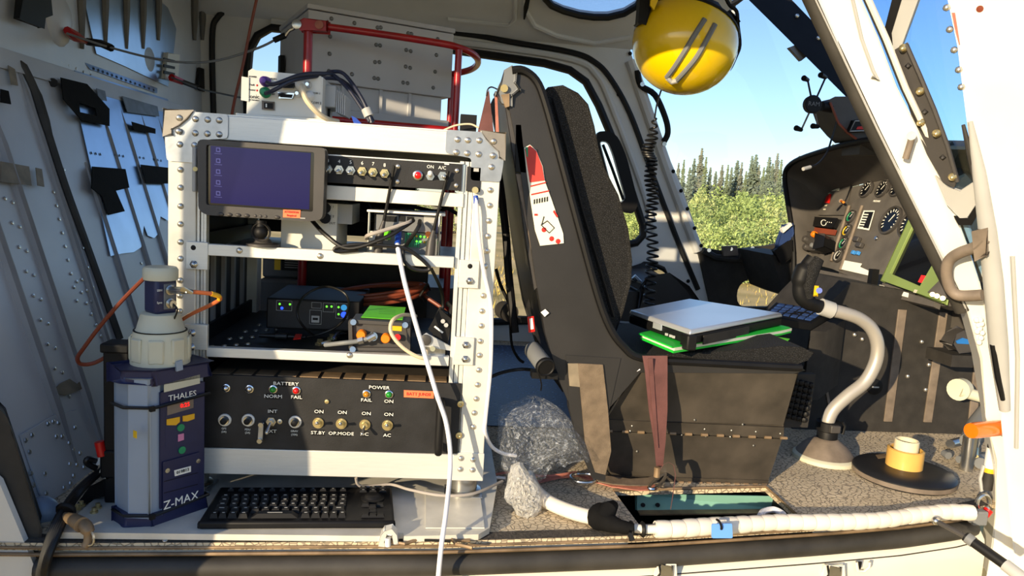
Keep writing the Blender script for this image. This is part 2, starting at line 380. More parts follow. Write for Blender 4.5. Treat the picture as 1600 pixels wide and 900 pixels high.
def spruce_mesh(seed, H=10., slim=1.):
    R = random.Random(seed); b = B(); n = 34
    for i in range(n):
        t = i/(n-1); z = H*(.10+.9*t); L = slim*(1.25*(1-t)**.8+.12)*R.uniform(.6,1.25); k = 7
        for j in range(k):
            a = 2*math.pi*(j+R.random())/k; ll = L*R.uniform(.55,1.1); c, s = math.cos(a), math.sin(a); wv = .16+.12*ll
            dz = -ll*R.uniform(.25,.6); m0 = (c*ll*.5-s*wv, s*ll*.5+c*wv, z+dz*.35); m1 = (c*ll*.5+s*wv, s*ll*.5-c*wv, z+dz*.35)
            b.add([(0,0,z+.12), m0, (c*ll, s*ll, z+dz), m1, (c*ll*.5, s*ll*.5, z+dz*.35-.25)], [(0,1,2),(0,2,3),(1,4,2),(3,2,4)])
    t = B().cyl((0,0,-.3), (0,0,H*.97), .13, .02, 6)
    return b.mesh('crown'), t.mesh('trunk')
def bush_mesh(seed, W=1.5, H=2.4):
    R = random.Random(seed); b = B()
    for i in range(1700):
        a = R.random()*6.283; r = W*math.sqrt(R.random()); t = R.random(); zz = H*(.08+.92*t); rr = r*(1.05-.75*t**1.6)*(1+.25*math.sin(a*3+seed)); s = R.uniform(.035,.085)
        p = V(math.cos(a)*rr, math.sin(a)*rr, zz*(1+.15*math.sin(a*2+seed))); u = nrm([R.gauss(0,1) for _ in range(3)]); v = nrm(np.cross(u, [R.gauss(0,1) for _ in range(3)]))
        b.add([p-u*s, p+v*s*.7, p+u*s, p-v*s*.7], [(0,1,2,3)])
    t = B()
    for i in range(6):
        a = i*1.05; t.cyl((math.cos(a)*.1, math.sin(a)*.1, -.2), (math.cos(a)*W*.5, math.sin(a)*W*.5, H*.75), .04, .012, 5)
    return b.mesh('foliage'), t.mesh('stems')
SP = [spruce_mesh(i, 10, s) for i, s in enumerate((1.5, 1.2, 1.0, 1.35))]; BU = [bush_mesh(i+10) for i in range(4)]
for i, (c, t) in enumerate(SP): c.materials.append(FOL[i % 3]); t.materials.append(m_trunk)
for i, (c, t) in enumerate(BU): c.materials.append(LEA[i % 3]); t.materials.append(m_trunk)
def plant(name, px, dist, top_y, pair, label, catg, group, H0, parts):
    r = ray(px, 330); h = nrm((r[0], r[1], 0)); x, y = CAM[0]+h[0]*dist, CAM[1]+h[1]*dist
    d = ray(px, top_y); t = dist/math.hypot(d[0], d[1]); ztop = CAM[2]+d[2]*t
    z0 = gz(x, y); k = (ztop-z0)/H0
    root = thing(name, label, catg, (x, y, z0), group)
    M = Matrix.Rotation(random.random()*6.28, 3, 'Z'); kk = (k*random.uniform(.85,1.1), k*random.uniform(.85,1.1), k)
    for nm, me in zip(parts, pair): inst(nm, me, root, (x, y, z0), M, scale=kk)
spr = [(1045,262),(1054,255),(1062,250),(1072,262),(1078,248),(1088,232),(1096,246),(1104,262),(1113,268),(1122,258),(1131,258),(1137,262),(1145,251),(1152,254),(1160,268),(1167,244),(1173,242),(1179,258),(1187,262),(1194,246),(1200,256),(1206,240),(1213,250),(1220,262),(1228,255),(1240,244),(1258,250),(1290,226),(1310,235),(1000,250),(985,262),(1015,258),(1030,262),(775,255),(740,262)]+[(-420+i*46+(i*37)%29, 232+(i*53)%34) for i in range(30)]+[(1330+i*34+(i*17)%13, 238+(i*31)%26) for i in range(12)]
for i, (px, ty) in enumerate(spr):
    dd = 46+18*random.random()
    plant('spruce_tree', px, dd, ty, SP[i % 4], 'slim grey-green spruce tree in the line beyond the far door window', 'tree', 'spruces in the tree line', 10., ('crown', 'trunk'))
for i in range(34):
    px = 1035+ i*6.6+random.uniform(-3,3); ty = 298+44*random.random()
    plant('leafy_bush', px, 22+14*random.random(), ty, BU[i % 4], 'light green leafy bush in front of the spruce line', 'bush', 'bushes before the spruces', 2.4, ('foliage', 'stems'))
for i in range(26):
    plant('leafy_bush', -420+i*54+random.uniform(-12,12), 24+10*random.random(), 300+26*random.random(), BU[i % 4], 'light green leafy bush in front of the spruce line', 'bush', 'bushes before the spruces', 2.4, ('foliage', 'stems'))
for i in range(10):
    plant('leafy_bush', 965+i*8+random.uniform(-4,4), 20+8*random.random(), 326+random.uniform(-8,14), BU[i % 4], 'light green leafy bush in front of the spruce line', 'bush', 'bushes before the spruces', 2.4, ('foliage', 'stems'))
for i in range(16):
    plant('leafy_bush', 1045+i*13+random.uniform(-5,5), 15+4*random.random(), 356+random.uniform(-8,10), BU[(i+1) % 4], 'light green leafy bush in front of the spruce line', 'bush', 'bushes before the spruces', 2.4, ('foliage', 'stems'))
# ================================================================== CABIN SHELL
def SY(X):          # front edge of the cabin floor
    return float(np.interp(X, [-.4, -.11, .14, .5, .85, 1.2, 1.4, 1.55, 1.66], [-.153,-.150,-.140,-.124,-.090,-.035,.002,.042,.085]))
exs = list(np.linspace(-.36, 1.64, 41))
outer = [(x, SY(x), 0) for x in exs]+[(2.15,.30,0),(2.15,1.6,0),(-.36,1.6,0)]
hatch = [A(958,766,Z=0), A(1196,760,Z=0), A(1249,808,Z=0), A(1225,817,Z=0), A(998,819,Z=0)]
fl = B().holed(outer, [hatch], (0,0,-.012)); floor = st(mk('floor', fl, m_floor))
dp = B().box(.575, 1.05, .50, 1.50, .0005, .003); mk('dotted_plate', dp, m_floord, floor)
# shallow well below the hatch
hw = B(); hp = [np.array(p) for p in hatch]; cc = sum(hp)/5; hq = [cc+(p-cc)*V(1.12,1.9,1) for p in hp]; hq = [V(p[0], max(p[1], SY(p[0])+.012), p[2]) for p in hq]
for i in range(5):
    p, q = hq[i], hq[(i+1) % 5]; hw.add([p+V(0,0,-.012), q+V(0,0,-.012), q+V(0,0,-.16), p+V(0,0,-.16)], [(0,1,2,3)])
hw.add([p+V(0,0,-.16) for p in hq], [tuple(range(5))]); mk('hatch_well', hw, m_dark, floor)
edge = B(); k = [(958,766),(1196,760),(1249,808)]
edge.tube([A(*p, Z=.002) for p in k], .003, 6); mk('hatch_edge', edge, m_brass2, floor)
# gritty front border, brown edge strips
gb = B().grid([[(x, SY(x)+.0, .0012), (x, SY(x)+.028, .0016)] for x in exs]); mk('grit_border', gb, m_floork, floor)
for j, (dz, dy, r) in enumerate(((-.007, -.002, .0025), (-.017, -.004, .003))):
    mk('edge_strip', B().tube([(x, SY(x)+dy, dz) for x in exs], r, 6), m_brass2, floor)
scr = B().lathe([(.005,0),(.0045,.0015),(.002,.0025),(0.0001,.0026)], (0,0,0), n=10).mesh('screw'); scr.materials.append(m_steel)
for px, py in ((258,845),(408,843),(556,846)): inst('screw', scr, floor, A(px, py, Z=.0015))
# green beam in the well
bm = thing('floor_beam', 'pale green primed metal beam lying inside the open floor hatch', 'beam', A(1100,800,Z=-.06))
bp = [A(995,771,Z=-.02), A(1214,776,Z=-.02), A(1217,795,Z=-.05), A(996,797,Z=-.05)]
mk('web', B().prism(bp, (0,.012,-.004)), m_teal, bm, bevel=.001)
mk('flange', B().obox(bp[3]+V(0,0,-.003), bp[2]-bp[3], V(0,-.02,0), V(0,0,.003)), m_brass2, bm)
for px, py in ((1004,789),(1027,789)): mk('bolt', B().cyl(ON(px,py,bp[0],np.cross(bp[1]-bp[0],bp[3]-bp[0])), ON(px,py,bp[0],np.cross(bp[1]-bp[0],bp[3]-bp[0]))+V(0,-.005,.002), .0045, n=8), m_black, bm)
# sill tube and outer skin
def zs(X): return -.045
sill = B().tube([(x, SY(x)+.004, -.044) for x in list(np.linspace(-.145,1.6,48))], .0185, 14); st(mk('trim_1', sill, m_rubber))
sk = B()
rows = []
for dz, dy in ((-.02,.03),(-.06,.012),(-.075,-.004),(-.10,-.010),(-.2,-.012),(-.45,.05),(-.6,.25)): rows.append([(x, SY(x)+dy, dz) for x in np.linspace(-1.3,1.64,60)])
sk.grid(rows, thick=(0,.01,0)); skin = st(mk('wall_front', sk, m_skin))
mk('seam', B().tube([(x, SY(x)-.0045, -.0755) for x in np.linspace(-.3,1.6,40)], .0012, 5), m_rubber, skin)
# near-side roof edge over the doorway, ceiling, rear wall
# rear (aft) bulkhead : X = -.2 - .3 z below the fold, upright above it
WP, WN = V(-.2,0,0), V(1,0,.3); FOLD = .82
def W(px, py, off=0.): return ON(px, py, WP+WN/np.linalg.norm(WN)*off, WN)
def wl(Y, z, off=0.):  return V(-.2-.3*z+off*.958, Y, z+off*.287)
wb = B(); YN = -.145
wb.grid([[wl(Y, z) for Y in (YN,.3,.7,1.1,1.6)] for z in (-.02,.2,.4,.6,FOLD)], smooth=False, thick=(-.01,0,0))
XU = -.2-.3*FOLD
wb.grid([[(XU-.03*(z-FOLD), Y, z) for Y in (YN,.3,.7,1.1,1.6)] for z in (FOLD,1.0,1.2,1.45)], smooth=False, thick=(-.01,0,0))
wall = st(mk('wall_left', wb, m_wall))
def U(px, py, off=0.): return ON(px, py, (XU+off,0,FOLD), (1,0,.03))
mk('fold_strip', B().grid([[wl(Y, z, .003) for Y in np.linspace(YN,1.6,6)] for z in (FOLD-.045,FOLD-.004)], thick=(.002,0,0)), m_wall, wall)
# raised ribs (one object each)
def rib(Y0, z0, z1, r=.012, m=m_rib, flat=.5):
    b = B(); zz = np.linspace(z0, z1, 8)
    b.tube([wl(Y0, z) for z in zz], [r*.5]+[r]*6+[r*.3], 8); mk('rib', b, m, wall)
for px, py, z0, z1 in ((25,100,.03,.80),(108,175,.02,.60),(139,118,.02,.78),(173,128,.02,.78),(206,138,.02,.78),(234,147,.02,.78),(258,156,.02,.78)):
    Yr = W(px, py)[1]; rib(Yr, z0, z1, .0095)
for px in (5,): rib(W(px,400)[1], .03, .75, .013)
rib(W(60,400)[1]*1.0, .03, .72, .012)
for px in (124,160,193,219,243,300,312):
    Yr = U(px, 20)[1]; z0 = U(px, 75)[2] if px < 230 else U(px, 62)[2]
    mk('rib', B().tube([(XU, Yr, z) for z in np.linspace(z0, 1.44, 6)], [.006]+[.012]*5, 8), m_ribu, wall)
# black rubber strip and bare-metal sheets
bs = [(30,95),(52,140),(68,190),(100,290),(140,400),(186,530)]
mk('rubber_strip', B().tube([W(x, y, .002) for x, y in cat([(a,b,0) for a,b in bs],4) for _ in (0,)] if False else [W(p[0], p[1], .002) for p in cat([(a,b,0) for a,b in bs],4)], [.004]+[.011]*4+[.013]*4+[.010]*12, 8), m_rubber, wall)
def sheet(pts, name, m, off=.003, th=.0015, up=False):
    f = U if up else W
    return mk(name, B().prism([f(x, y, off) for x, y in pts], (th,0,0)), m, wall)
gaps = [[(116,112),(134,116),(186,395),(172,400),(125,190)], [(138,118),(166,125),(213,392),(190,366),(158,240)], [(172,126),(203,134),(246,372),(224,392),(190,240)], [(206,136),(232,146),(262,290),(262,345),(248,372),(226,250)], [(234,148),(262,156),(262,280),(246,220)]]
sheet([(116,110),(262,155),(262,345),(250,338),(246,366),(240,372),(230,368),(224,352),(220,386),(208,394),(190,396),(172,400),(150,300),(125,190)], 'bare_sheet', m_bare)
ug = [[(136,0),(154,0),(150,78),(143,72)], [(170,0),(188,0),(184,92),(160,80)], [(200,0),(215,0),(212,100),(191,94)], [(226,12),(234,6),(246,14),(244,45),(236,62),(230,110),(218,104)], [(254,18),(268,24),(275,50),(270,90),(262,128),(246,120)]]
sheet([(130,-6),(240,-6),(262,12),(275,45),(269,95),(262,135),(246,128),(196,104),(150,84),(142,50)], 'bare_sheet', m_bare, up=True)
sheet([(82,612),(92,600),(108,592),(120,600),(131,588),(133,604),(118,612),(100,618)], 'scuff_patch', m_tapeb)
mk('bare_sheet', B().prism([W(x,y,.006) for x,y in ((120,84),(145,98),(245,135),(245,146),(140,108))], (.0015,0,0)), m_bare, wall)
tp = [([(94,121),(135,131),(170,170),(170,197),(126,188),(98,155)], m_tape), ([(205,190),(242,201),(242,209),(208,203)], m_tape), ([(143,260),(195,264),(201,293),(180,298),(194,330),(168,336),(158,306),(142,294)], m_tape),
      ([(219,257),(262,262),(262,287),(227,286)], m_tape), ([(0,139),(12,142),(16,163),(0,160)], m_tape), ([(0,252),(44,260),(48,290),(0,284)], m_tapeb), ([(55,262),(64,264),(68,292),(58,290)], m_tapeb), ([(190,150),(245,166),(248,182),(198,175)], m_tapeg), ([(150,138),(163,142),(166,158),(153,155)], m_tapeg), ([(12,102),(22,108),(27,134),(17,132)], m_tapeb)]
mk('tape_patch', B().holed([W(x,y,.014) for x,y in tp[0][0]], [[W(x,y,.014) for x,y in ((122,160),(148,169),(150,181),(124,175))]], (.002,0,0)), m_tape, wall)
for i, (g, m) in enumerate(tp[1:]): sheet(g, 'tape_patch', m, off=.014 if m is m_tape else .009, th=.002)
# rivets joined (a few pixels each)
rv = B(); rm = [(.0042,0),(.0036,.0016),(.0001,.0024)]
rows = [((100,265),(160,510),9),((84,300),(120,470),9),((190,300),(262,560),8),((56,75),(140,112),8),((60,80),(142,118),8)]
def rvt(p, n=(.96,0,.29)): rv.lathe(rm, p, n, 6)
for (a, b, n_) in rows:
    for i in range(n_):
        t = i/(n_-1); rvt(W(a[0]+(b[0]-a[0])*t, a[1]+(b[1]-a[1])*t, .001))
for i in range(10):
    for j in range(2): rvt(W(8+i*11+j*12, 310+i*38+j*6, .001)); 
for i in range(9): rvt(W(120+i*7.5, 440+i*17, .001)); rvt(W(128+i*7.5, 437+i*17, .001))
mk('rivets', rv, m_rivet, wall, kind='stuff')
dk = B()
for i in range(14): p = W(147+i*7.2, 107+i*2.6, .009); dk.lathe([(.0045,0),(.0001,.0012)], p, (.96,0,.29), 6)
for a in ((143,239),(150,240),(157,241),(180,242),(187,243),(193,244),(213,245),(219,246),(225,247),(241,249),(247,250),(252,251)): dk.lathe([(.004,0),(.0001,.001)], W(*a,.006), (.96,0,.29), 6)
mk('rivet_holes', dk, m_black, wall, kind='stuff')
# riveted repair panel near the floor
rp = [(30,680),(84,648),(118,640),(160,730),(70,787),(60,770)]
sheet(rp, 'repair_panel', m_wall, .002, .003)
r2 = B()
for x, y in ((40,688),(50,680),(75,662),(83,659),(91,661),(117,668),(106,678),(108,692),(46,706),(48,740),(52,758),(72,771),(70,740),(88,682),(97,682),(114,702),(125,708),(109,725),(120,726),(131,730),(115,743),(110,755),(100,762)): r2.lathe([(.005,0),(.004,.002),(.0001,.003)], W(x, y, .006), (.96,0,.29), 6)
mk('rivets', r2, m_rivet, wall, kind='stuff')
# rear door post, dark, and outer skin at lower left
dpost = [A(-40,600,Y=-.135), A(8,655,Y=-.135), A(24,690,Y=-.135), A(66,828,Y=-.135), A(52,884,Y=-.135), A(-60,720,Y=-.135)]
st(mk('trim_2', B().prism(dpost, (-.03,.05,0)), m_rubber, bevel=.004))
osk = [A(-60,700,Y=-.15), A(-2,752,Y=-.15), A(62,905,Y=-.15), A(62,960,Y=-.15), A(-160,960,Y=-.15)]
rsk = st(mk('wall_rear_skin', B().prism(osk, (0,.012,0)), m_white))
mk('aft_skin', B().prism([V(x,-.165,z) for x,z in ((-.30,-.1),(-.30,.20),(-.36,.45),(-.46,.82),(-.47,1.06),(-1.45,1.06),(-1.45,-.1))], (0,.02,0)), m_white, rsk)
# far side of the cabin
YF = 1.6
F = lambda x, y, Y=YF: A(x, y, Y=Y)
zt = 1.17
opening = [F(x,y) for x,y in ((386,130),(390,80),(403,56),(425,44),(600,62),(745,84),(850,99),(890,110),(915,128),(935,165),(958,220),(984,292),(1004,352),(1004,368),(994,379),(970,384),(900,384),(888,420),(885,500),(640,505),(395,500))]
arch = [F(x,y) for x,y in ((996,434),(997,418),(1006,412),(1020,413),(1036,420),(1046,434))]
pB = [F(x,y) for x,y in ((1004,139),(985,80),(990,55),(1045,42),(1100,28),(1150,2))]
zB = F(1150,2)[2]; zb = F(1097,386)[2]
far_outer = [(-.48,YF,-.02),(1.62,YF,-.02),tuple(F(1125,500)),tuple(F(1097,388)),tuple(F(1067,296)),tuple(F(1039,231))]+[tuple(p) for p in pB]+[(pB[-1][0]+.01,YF,zt+.06),(.3,YF,zt+.06),(-.48,YF,zt+.06)]
bk = B().holed(far_outer, [opening, arch], (0,.03,0)); back = st(mk('wall_back', bk, m_cabin))
gl = B().prism([p+V(0,.018,0) for p in opening], (0,.002,0))
def loopseal(pts, r, name, closed=True, m=None, Yo=-.004): return mk(name, B().tube([np.array(p)+V(0,Yo,0) for p in pts], r, 8, closed=closed), m or m_seal, back)
loopseal(opening, .016, 'window_seal'); loopseal(arch, .010, 'window_seal')
loopseal(cat([F(x,y) for x,y in ((334,180),(332,60),(340,28),(365,14),(420,20),(710,51),(800,66),(893,82),(930,98),(955,125),(985,180),(1020,275),(1060,380),(1090,452))],5), .011, 'door_seal', False)
mk('window_ridge', B().tube([p+V(0,-.004,0) for p in cat([F(x,y) for x,y in ((425,34),(745,70),(893,93),(932,118),(955,165),(1000,285),(1022,360))],4)], .013, 8), m_cabin, back)
# pillar ridge with screws
mk('pillar_ridge', B().tube([p+V(0,-.006,0) for p in cat([F(x,y) for x,y in ((985,95),(1010,170),(1050,285),(1090,392))],4)], .022, 8), m_cabin, back)
scb = B().lathe([(.008,0),(.007,.003),(.003,.005),(.0001,.005)], (0,0,0), (0,-1,0), 10).mesh('pillar_screw'); scb.materials.append(m_black)
for x, y in ((1049,268),(1061,298),(1071,326),(1082,356),(1092,383),(1012,236),(984,84),(966,148),(1072,438)): inst('pillar_screw', scb, back, F(x,y)+V(0,-.026 if x>1030 else -.006,0))
mk('grab_bracket', B().tube([p+V(0,-.03,0) for p in cat([F(x,y) for x,y in ((993,112),(998,135),(1020,150),(1036,185),(1040,208),(1034,222))],4)], .012, 8), m_black, back)
for x, y in ((999,134),(1033,226)): mk('grab_bolt', B().cyl(F(x,y)+V(0,-.046,0), F(x,y)+V(0,-.035,0), .009, n=10), m_steel, back)
# upper side panel rising to the roof with a roof window
UP, UN = V(0,1.6,zt), V(0,.25,.35)
up = lambda x, y, o=0.: ON(x, y, UP-nrm(UN)*o, UN)
sl_ = [up(x,y) for x,y in ((846,-30),(853,-4),(862,6),(880,14),(905,21),(928,24),(950,24),(975,18),(995,6),(1002,-6),(1006,-30))]
u0, u1 = up(300,60), up(1160,-10)
uo = [(-.48,1.6,zt),(1.50,1.6,zt),(1.44,1.25,zt+.25),(-.48,1.25,zt+.25)]
cp = B().holed(uo, [sl_], (0,.012,.017)); ceil = st(mk('ceiling', cp, m_cabin))
mk('roof_shell', B().grid([[(x, y, z) for x in (-.5,.2,.7,xm)] for y, z, xm in ((1.25,zt+.25,1.44),(.9,zt+.28,1.40),(.4,zt+.26,1.32),(.1,zt+.18,1.24),(-.06,zt+.08,1.2),(-.13,1.055,1.16))], thick=(0,0,.02)), m_cabin, ceil)
mk('roof_window_seal', B().tube([p+V(0,-.006,-.008) for p in sl_], .013, 8, closed=True), m_seal, ceil)
mk('roof_recess', B().tube([up(x,y,.004) for x,y in ((820,-10),(822,18),(835,40),(870,56),(930,68),(985,58))], .010, 8), m_cabin, ceil)
mk('roof_tube', B().tube([up(x,y,.012) for x,y in ((828,-20),(822,12),(819,30))], [.008,.009,.003], 8), m_black, ceil)
mk('roof_rib', B().tube([up(x,y,.004) for x,y in ((806,-10),(805,30),(795,40),(700,30))], .008, 8), m_cabin, ceil)
st(mk('window_1', B().prism([p+V(0,.004,.006) for p in sl_], (0,.001,.0014)), m_glass))
# far front door: window glass, black lower panel with chin window
w2 = [F(1039,231),F(1067,296),F(1097,386),F(1216,380)]
chin = rnd([F(x,y,1.58) for x,y in ((1151,480),(1152,444),(1185,430),(1245,434),(1262,480))], .05, 4)
lowp = [F(x,y,1.58) for x,y in ((1090,386),(1130,392),(1200,384),(1262,372),(1420,372),(1420,560),(1120,520))]
fd = st(mk('door_1', B().holed(lowp, [chin], (0,.03,0)), m_blackm))
mk('sill_rail', B().tube([F(x,y,1.565) for x,y in ((1098,391),(1118,402),(1150,405),(1200,400),(1250,392))], .014, 8), m_rubber, fd)
mk('latch_plate', B().prism([F(x,y,1.545) for x,y in ((1130,385),(1152,384),(1154,399),(1131,400))], (0,.02,0)), m_handle, fd)
mk('arm_rest', B().tube([F(x,y,1.5) for x,y in ((1155,400),(1190,406),(1215,420),(1235,440),(1240,458))], [.012,.018,.02,.02,.015], 8), m_blackm, fd)
for x, y in ((1108,391),(1176,388),(1142,389)): mk('door_screw', B().cyl(F(x,y,1.545), F(x,y,1.57), .008, n=8), m_steel, fd)
w3 = [tuple(p+V(0,.01,0)) for p in pB]+[(2.3,YF+.01,zB+.1),(2.3,YF+.01,zb),tuple(F(1216,380)+V(0,.01,0)),tuple(F(1097,386)+V(0,.01,0)),tuple(F(1039,231)+V(0,.01,0))]
st(mk('window_2', B().prism([np.array(p) for p in w3], (0,.002,0)), m_glass))
mk('window_seal', B().tube([F(x,y,1.59) for x,y in ((1000,60),(1050,44),(1100,29),(1150,3),(1180,-20))], .012, 8), m_seal, back)
# far windscreen post (dark diagonal)
q = [A(1164,-8,Y=1.45), A(1228,-8,Y=1.45), A(1420,190,Y=1.20), A(1380,205,Y=1.20)]
post = st(mk('trim_3', B().prism([q[0],q[1],q[2],q[3]], (.02,.05,.01)), m_black, bevel=.004))
mk('post_clip', B().prism([A(x,y,Y=1.36) for x,y in ((1233,74),(1248,68),(1266,84),(1252,95))], (0,.02,0)), m_grey, post)
for x, y, Yy in ((1245,25,1.40),(1278,60,1.36),(1311,94,1.31)): mk('post_screw', B().ball(A(x,y,Y=Yy), .009, 8), m_steel, post)
# centre pedestal wall (black) below the instrument panel
YC = .56
PC = lambda x, y, Y=YC: A(x, y, Y=Y)
ped = [V(PC(1236,690)[0],YC,0), V(2.12,YC,0), PC(1505,470), PC(1330,440), PC(1296,474), PC(1268,505)]
pw = st(mk('wall_pedestal', B().prism(ped, (0,.28,0)), m_blackm))
for a, b in (((1411,484),(1388,659)),((1475,488),(1450,660)),((1530,560),(1517,690)),((1286,579),(1303,668))):
    p, q_ = PC(*a, YC-.004), PC(*b, YC-.004); wv = .012 if a[0] != 1286 else .004
    mk('trim_strip', B().obox(p-V(wv,0,0), q_-p, V(2*wv,0,0), V(0,.006,0)), m_handle, pw, bevel=.001)
for x, y in ((1418,588),(1451,570),(1446,609),(1335,523),(1347,530),(1440,534)): mk('pedestal_screw', B().ball(PC(x,y,YC-.002), .006, 8), m_rivet, pw)
mk('round_port', B().lathe([(.022,0),(.022,.004),(.018,.006),(.0001,.006)], PC(1366,604), (0,-1,0), 24), m_black, pw)
mk('port_marks', B().box(*(lambda c: (c[0]-.010,c[0]+.010,YC-.0072,YC-.0065,c[2]-.002,c[2]+.002))(PC(1366,604))), m_lgrey, pw)
# ---- near windscreen post (white) and open pilot door
# hinge line
H0, H1 = V(1.66,.075,-.02), V(1.17,.02,.99)
HD = nrm(H1-H0)
def NP(x, y, o=0.): return ON(x, y, H0+V(-.3,-.95,0)*o, (.25,.95,.24))
pl = [(1222,-120),(1292,-120),(1340,-12),(1372,60),(1400,135),(1440,215),(1480,300),(1512,385),(1530,440),(1555,560),(1570,640),(1590,760),(1590,905),(1545,905),(1548,850),(1560,800),(1553,720),(1545,650),(1530,560),(1508,480),(1470,400),(1420,300),(1370,200),(1320,95),(1272,-12)]
npost = st(mk('trim_4', B().prism([NP(x,y) for x,y in pl], (.03,.06,0)), m_white, bevel=.006, seg=3))
inner = [(1262,-14),(1316,100),(1366,205),(1416,306),(1466,406),(1504,484)]
mk('post_seal', B().tube([NP(x,y,-.012) for x,y in inner], .015, 10), m_rubber, npost)
mk('seal_stitch', B().tube([NP(x+5,y-2,.006) for x,y in inner], .0015, 6), m_lgrey, npost)
mk('edge_gap', B().tube([NP(x,y,.002) for x,y in ((1346,-14),(1380,62),(1410,138),(1450,222),(1490,312),(1522,400),(1536,440))], .0035, 6), m_rubber, npost)
mk('edge_bar', B().tube([NP(x+5,y,.004) for x,y in ((1346,-14),(1380,62),(1410,138),(1450,222),(1490,312),(1522,400),(1534,432))], .0055, 8), m_offw, npost)
mk('post_groove', B().tube([NP(x,y,.003) for x,y in ((1330,-10),(1346,60),(1364,110),(1372,125),(1362,120))], .003, 6), m_lgrey, npost)
mk('door_pin', B().cyl(NP(1424,218,.015), NP(1415,248,.015), .006, n=10), m_handle, npost)
mk('pin_eye', B().cyl(NP(1424,212,.02), NP(1424,212,.008), .008, n=12), m_steel, npost)
mk('beads', (lambda b: [b.ball(NP(x,y,.006), .0055, 8) for x,y in ((1532,500),(1534,506),(1531,513),(1535,520),(1529,508),(1533,528),(1527,518),(1526,500),(1530,535))] and b)(B()), m_whitep, npost, kind='stuff')
DN_ = nrm(np.cross(HD, nrm(V(.62,-.78,0))))
def DP(x, y, o=0.): return ON(x, y, H0+V(.012,-.035,0)+DN_*o, DN_)
door = st(mk('door_2', B().prism([DP(x,y) for x,y in ((1482,-14),(1497,70),(1512,190),(1527,300),(1540,420),(1548,520),(1562,620),(1574,760),(1592,905),(1900,1010),(1900,-60))], DN_*.03), m_white, bevel=.004))
mk('door_edge_shade', B().tube([DP(x,y,-.004) for x,y in ((1516,190),(1530,270),(1543,360),(1552,440),(1560,540),(1570,640))], [.004,.011,.015,.017,.017,.010], 10), m_lgrey, door)  # grey strip carries the shade on the door's inner edge in its colour
mk('edge_slot', B().tube([DP(x,y,-.016) for x,y in ((1552,538),(1560,590),(1567,625))], [.006,.006,.004], 6), m_black, door)
mk('edge_seal', B().tube([DP(x,y,-.004) for x,y in ((1505,195),(1518,250),(1534,325))], [.003,.006,.004], 8), m_rubber, door)
mk('door_crease', B().tube([DP(x,y,-.001) for x,y in ((1582,400),(1590,560),(1588,700))], .004, 6), m_lgrey, door)
mk('door_hole', B().lathe([(.0055,0),(.0001,.0006)], DP(1531,14,-.0004), -DN_, 12), m_brownc, door)
st(mk('window_3', B().prism([DP(x,y,.004) for x,y in ((1345,-14),(1482,-14),(1497,70),(1512,190),(1527,300),(1537,400),(1530,440),(1512,385),(1480,300),(1440,215),(1400,135),(1372,60))], DN_*.003), m_glassb))
mk('frame_bar', B().prism([DP(x,y,-.003) for x,y in ((1412,-14),(1440,-14),(1412,64),(1400,96),(1396,80),(1392,52))], DN_*.008), m_lgrey, door, bevel=.001)
mk('frame_bar', B().prism([DP(x,y,-.004) for x,y in ((1398,-14),(1413,-14),(1393,52),(1396,84),(1398,100),(1388,78),(1381,50))], DN_*.008), m_black, door, bevel=.001)
hs = [(1399,78),(1416,68),(1438,118),(1460,170),(1480,225),(1496,282),(1490,293),(1474,284),(1448,240),(1424,180),(1408,130)]
mk('hinge_strip', B().prism([DP(x,y,-.008) for x,y in hs], DN_*.006), m_charc, door, bevel=.001)
mk('strip_lip', B().tube([DP(x,y,-.009) for x,y in ((1416,70),(1438,120),(1460,172),(1480,227),(1496,284))], .004, 6), m_charc, door)
bl = B().lathe([(.0075,0),(.0075,.003),(.005,.004),(.005,.008),(.0001,.010)], (0,0,0), -DN_, 10).mesh('hinge_bolt'); bl.materials.append(m_brass)
for x, y in ((1412,75),(1438,142),(1439,191),(1464,208),(1489,276)): inst('hinge_bolt', bl, door, DP(x,y,-.009))
pb = B().lathe([(.006,0),(.0001,.006)], (0,0,0), -DN_, 4).mesh('hinge_peg'); pb.materials.append(m_charc)
for x, y in ((1419,103),(1445,175),(1473,246)): inst('hinge_peg', pb, door, DP(x,y,-.009))
eb = B().lathe([(.006,0),(.005,.004),(.0001,.006)], (0,0,0), -DN_, 8).mesh('edge_bolt'); eb.materials.append(m_rivet)
for x, y in ((1479,12),(1484,46),(1491,78),(1498,109),(1502,136)): inst('edge_bolt', eb, door, DP(x,y,-.002))
mk('red_strip', B().prism([DP(x,y,-.001) for x,y in ((1487,20),(1492,20),(1500,70),(1497,72))], DN_*.001), m_pinkw, door)
mk('grey_gusset', B().prism([DP(x,y,-.002) for x,y in ((1462,276),(1482,292),(1500,298),(1520,286),(1531,288),(1530,312),(1512,340),(1500,340),(1480,320))], DN_*.004), m_lgrey, door, bevel=.001)
mk('black_gusset', B().prism([DP(x,y,-.001) for x,y in ((1530,314),(1532,326),(1518,352),(1498,352),(1490,338),(1510,341))], DN_*.004), m_black, door)
hp_ = [(1538,373),(1524,386),(1500,395),(1484,406),(1479,422),(1481,440),(1487,454),(1500,462),(1535,461)]
mk('grab_handle', B().tube(cat([DP(x,y,-.02) for x,y in hp_],5), .0105, 10), m_handle, door)
mk('handle_block', B().prism([DP(x,y,-.030) for x,y in ((1522,364),(1540,360),(1542,398),(1526,404))], DN_*.03), m_handle, door, bevel=.004)
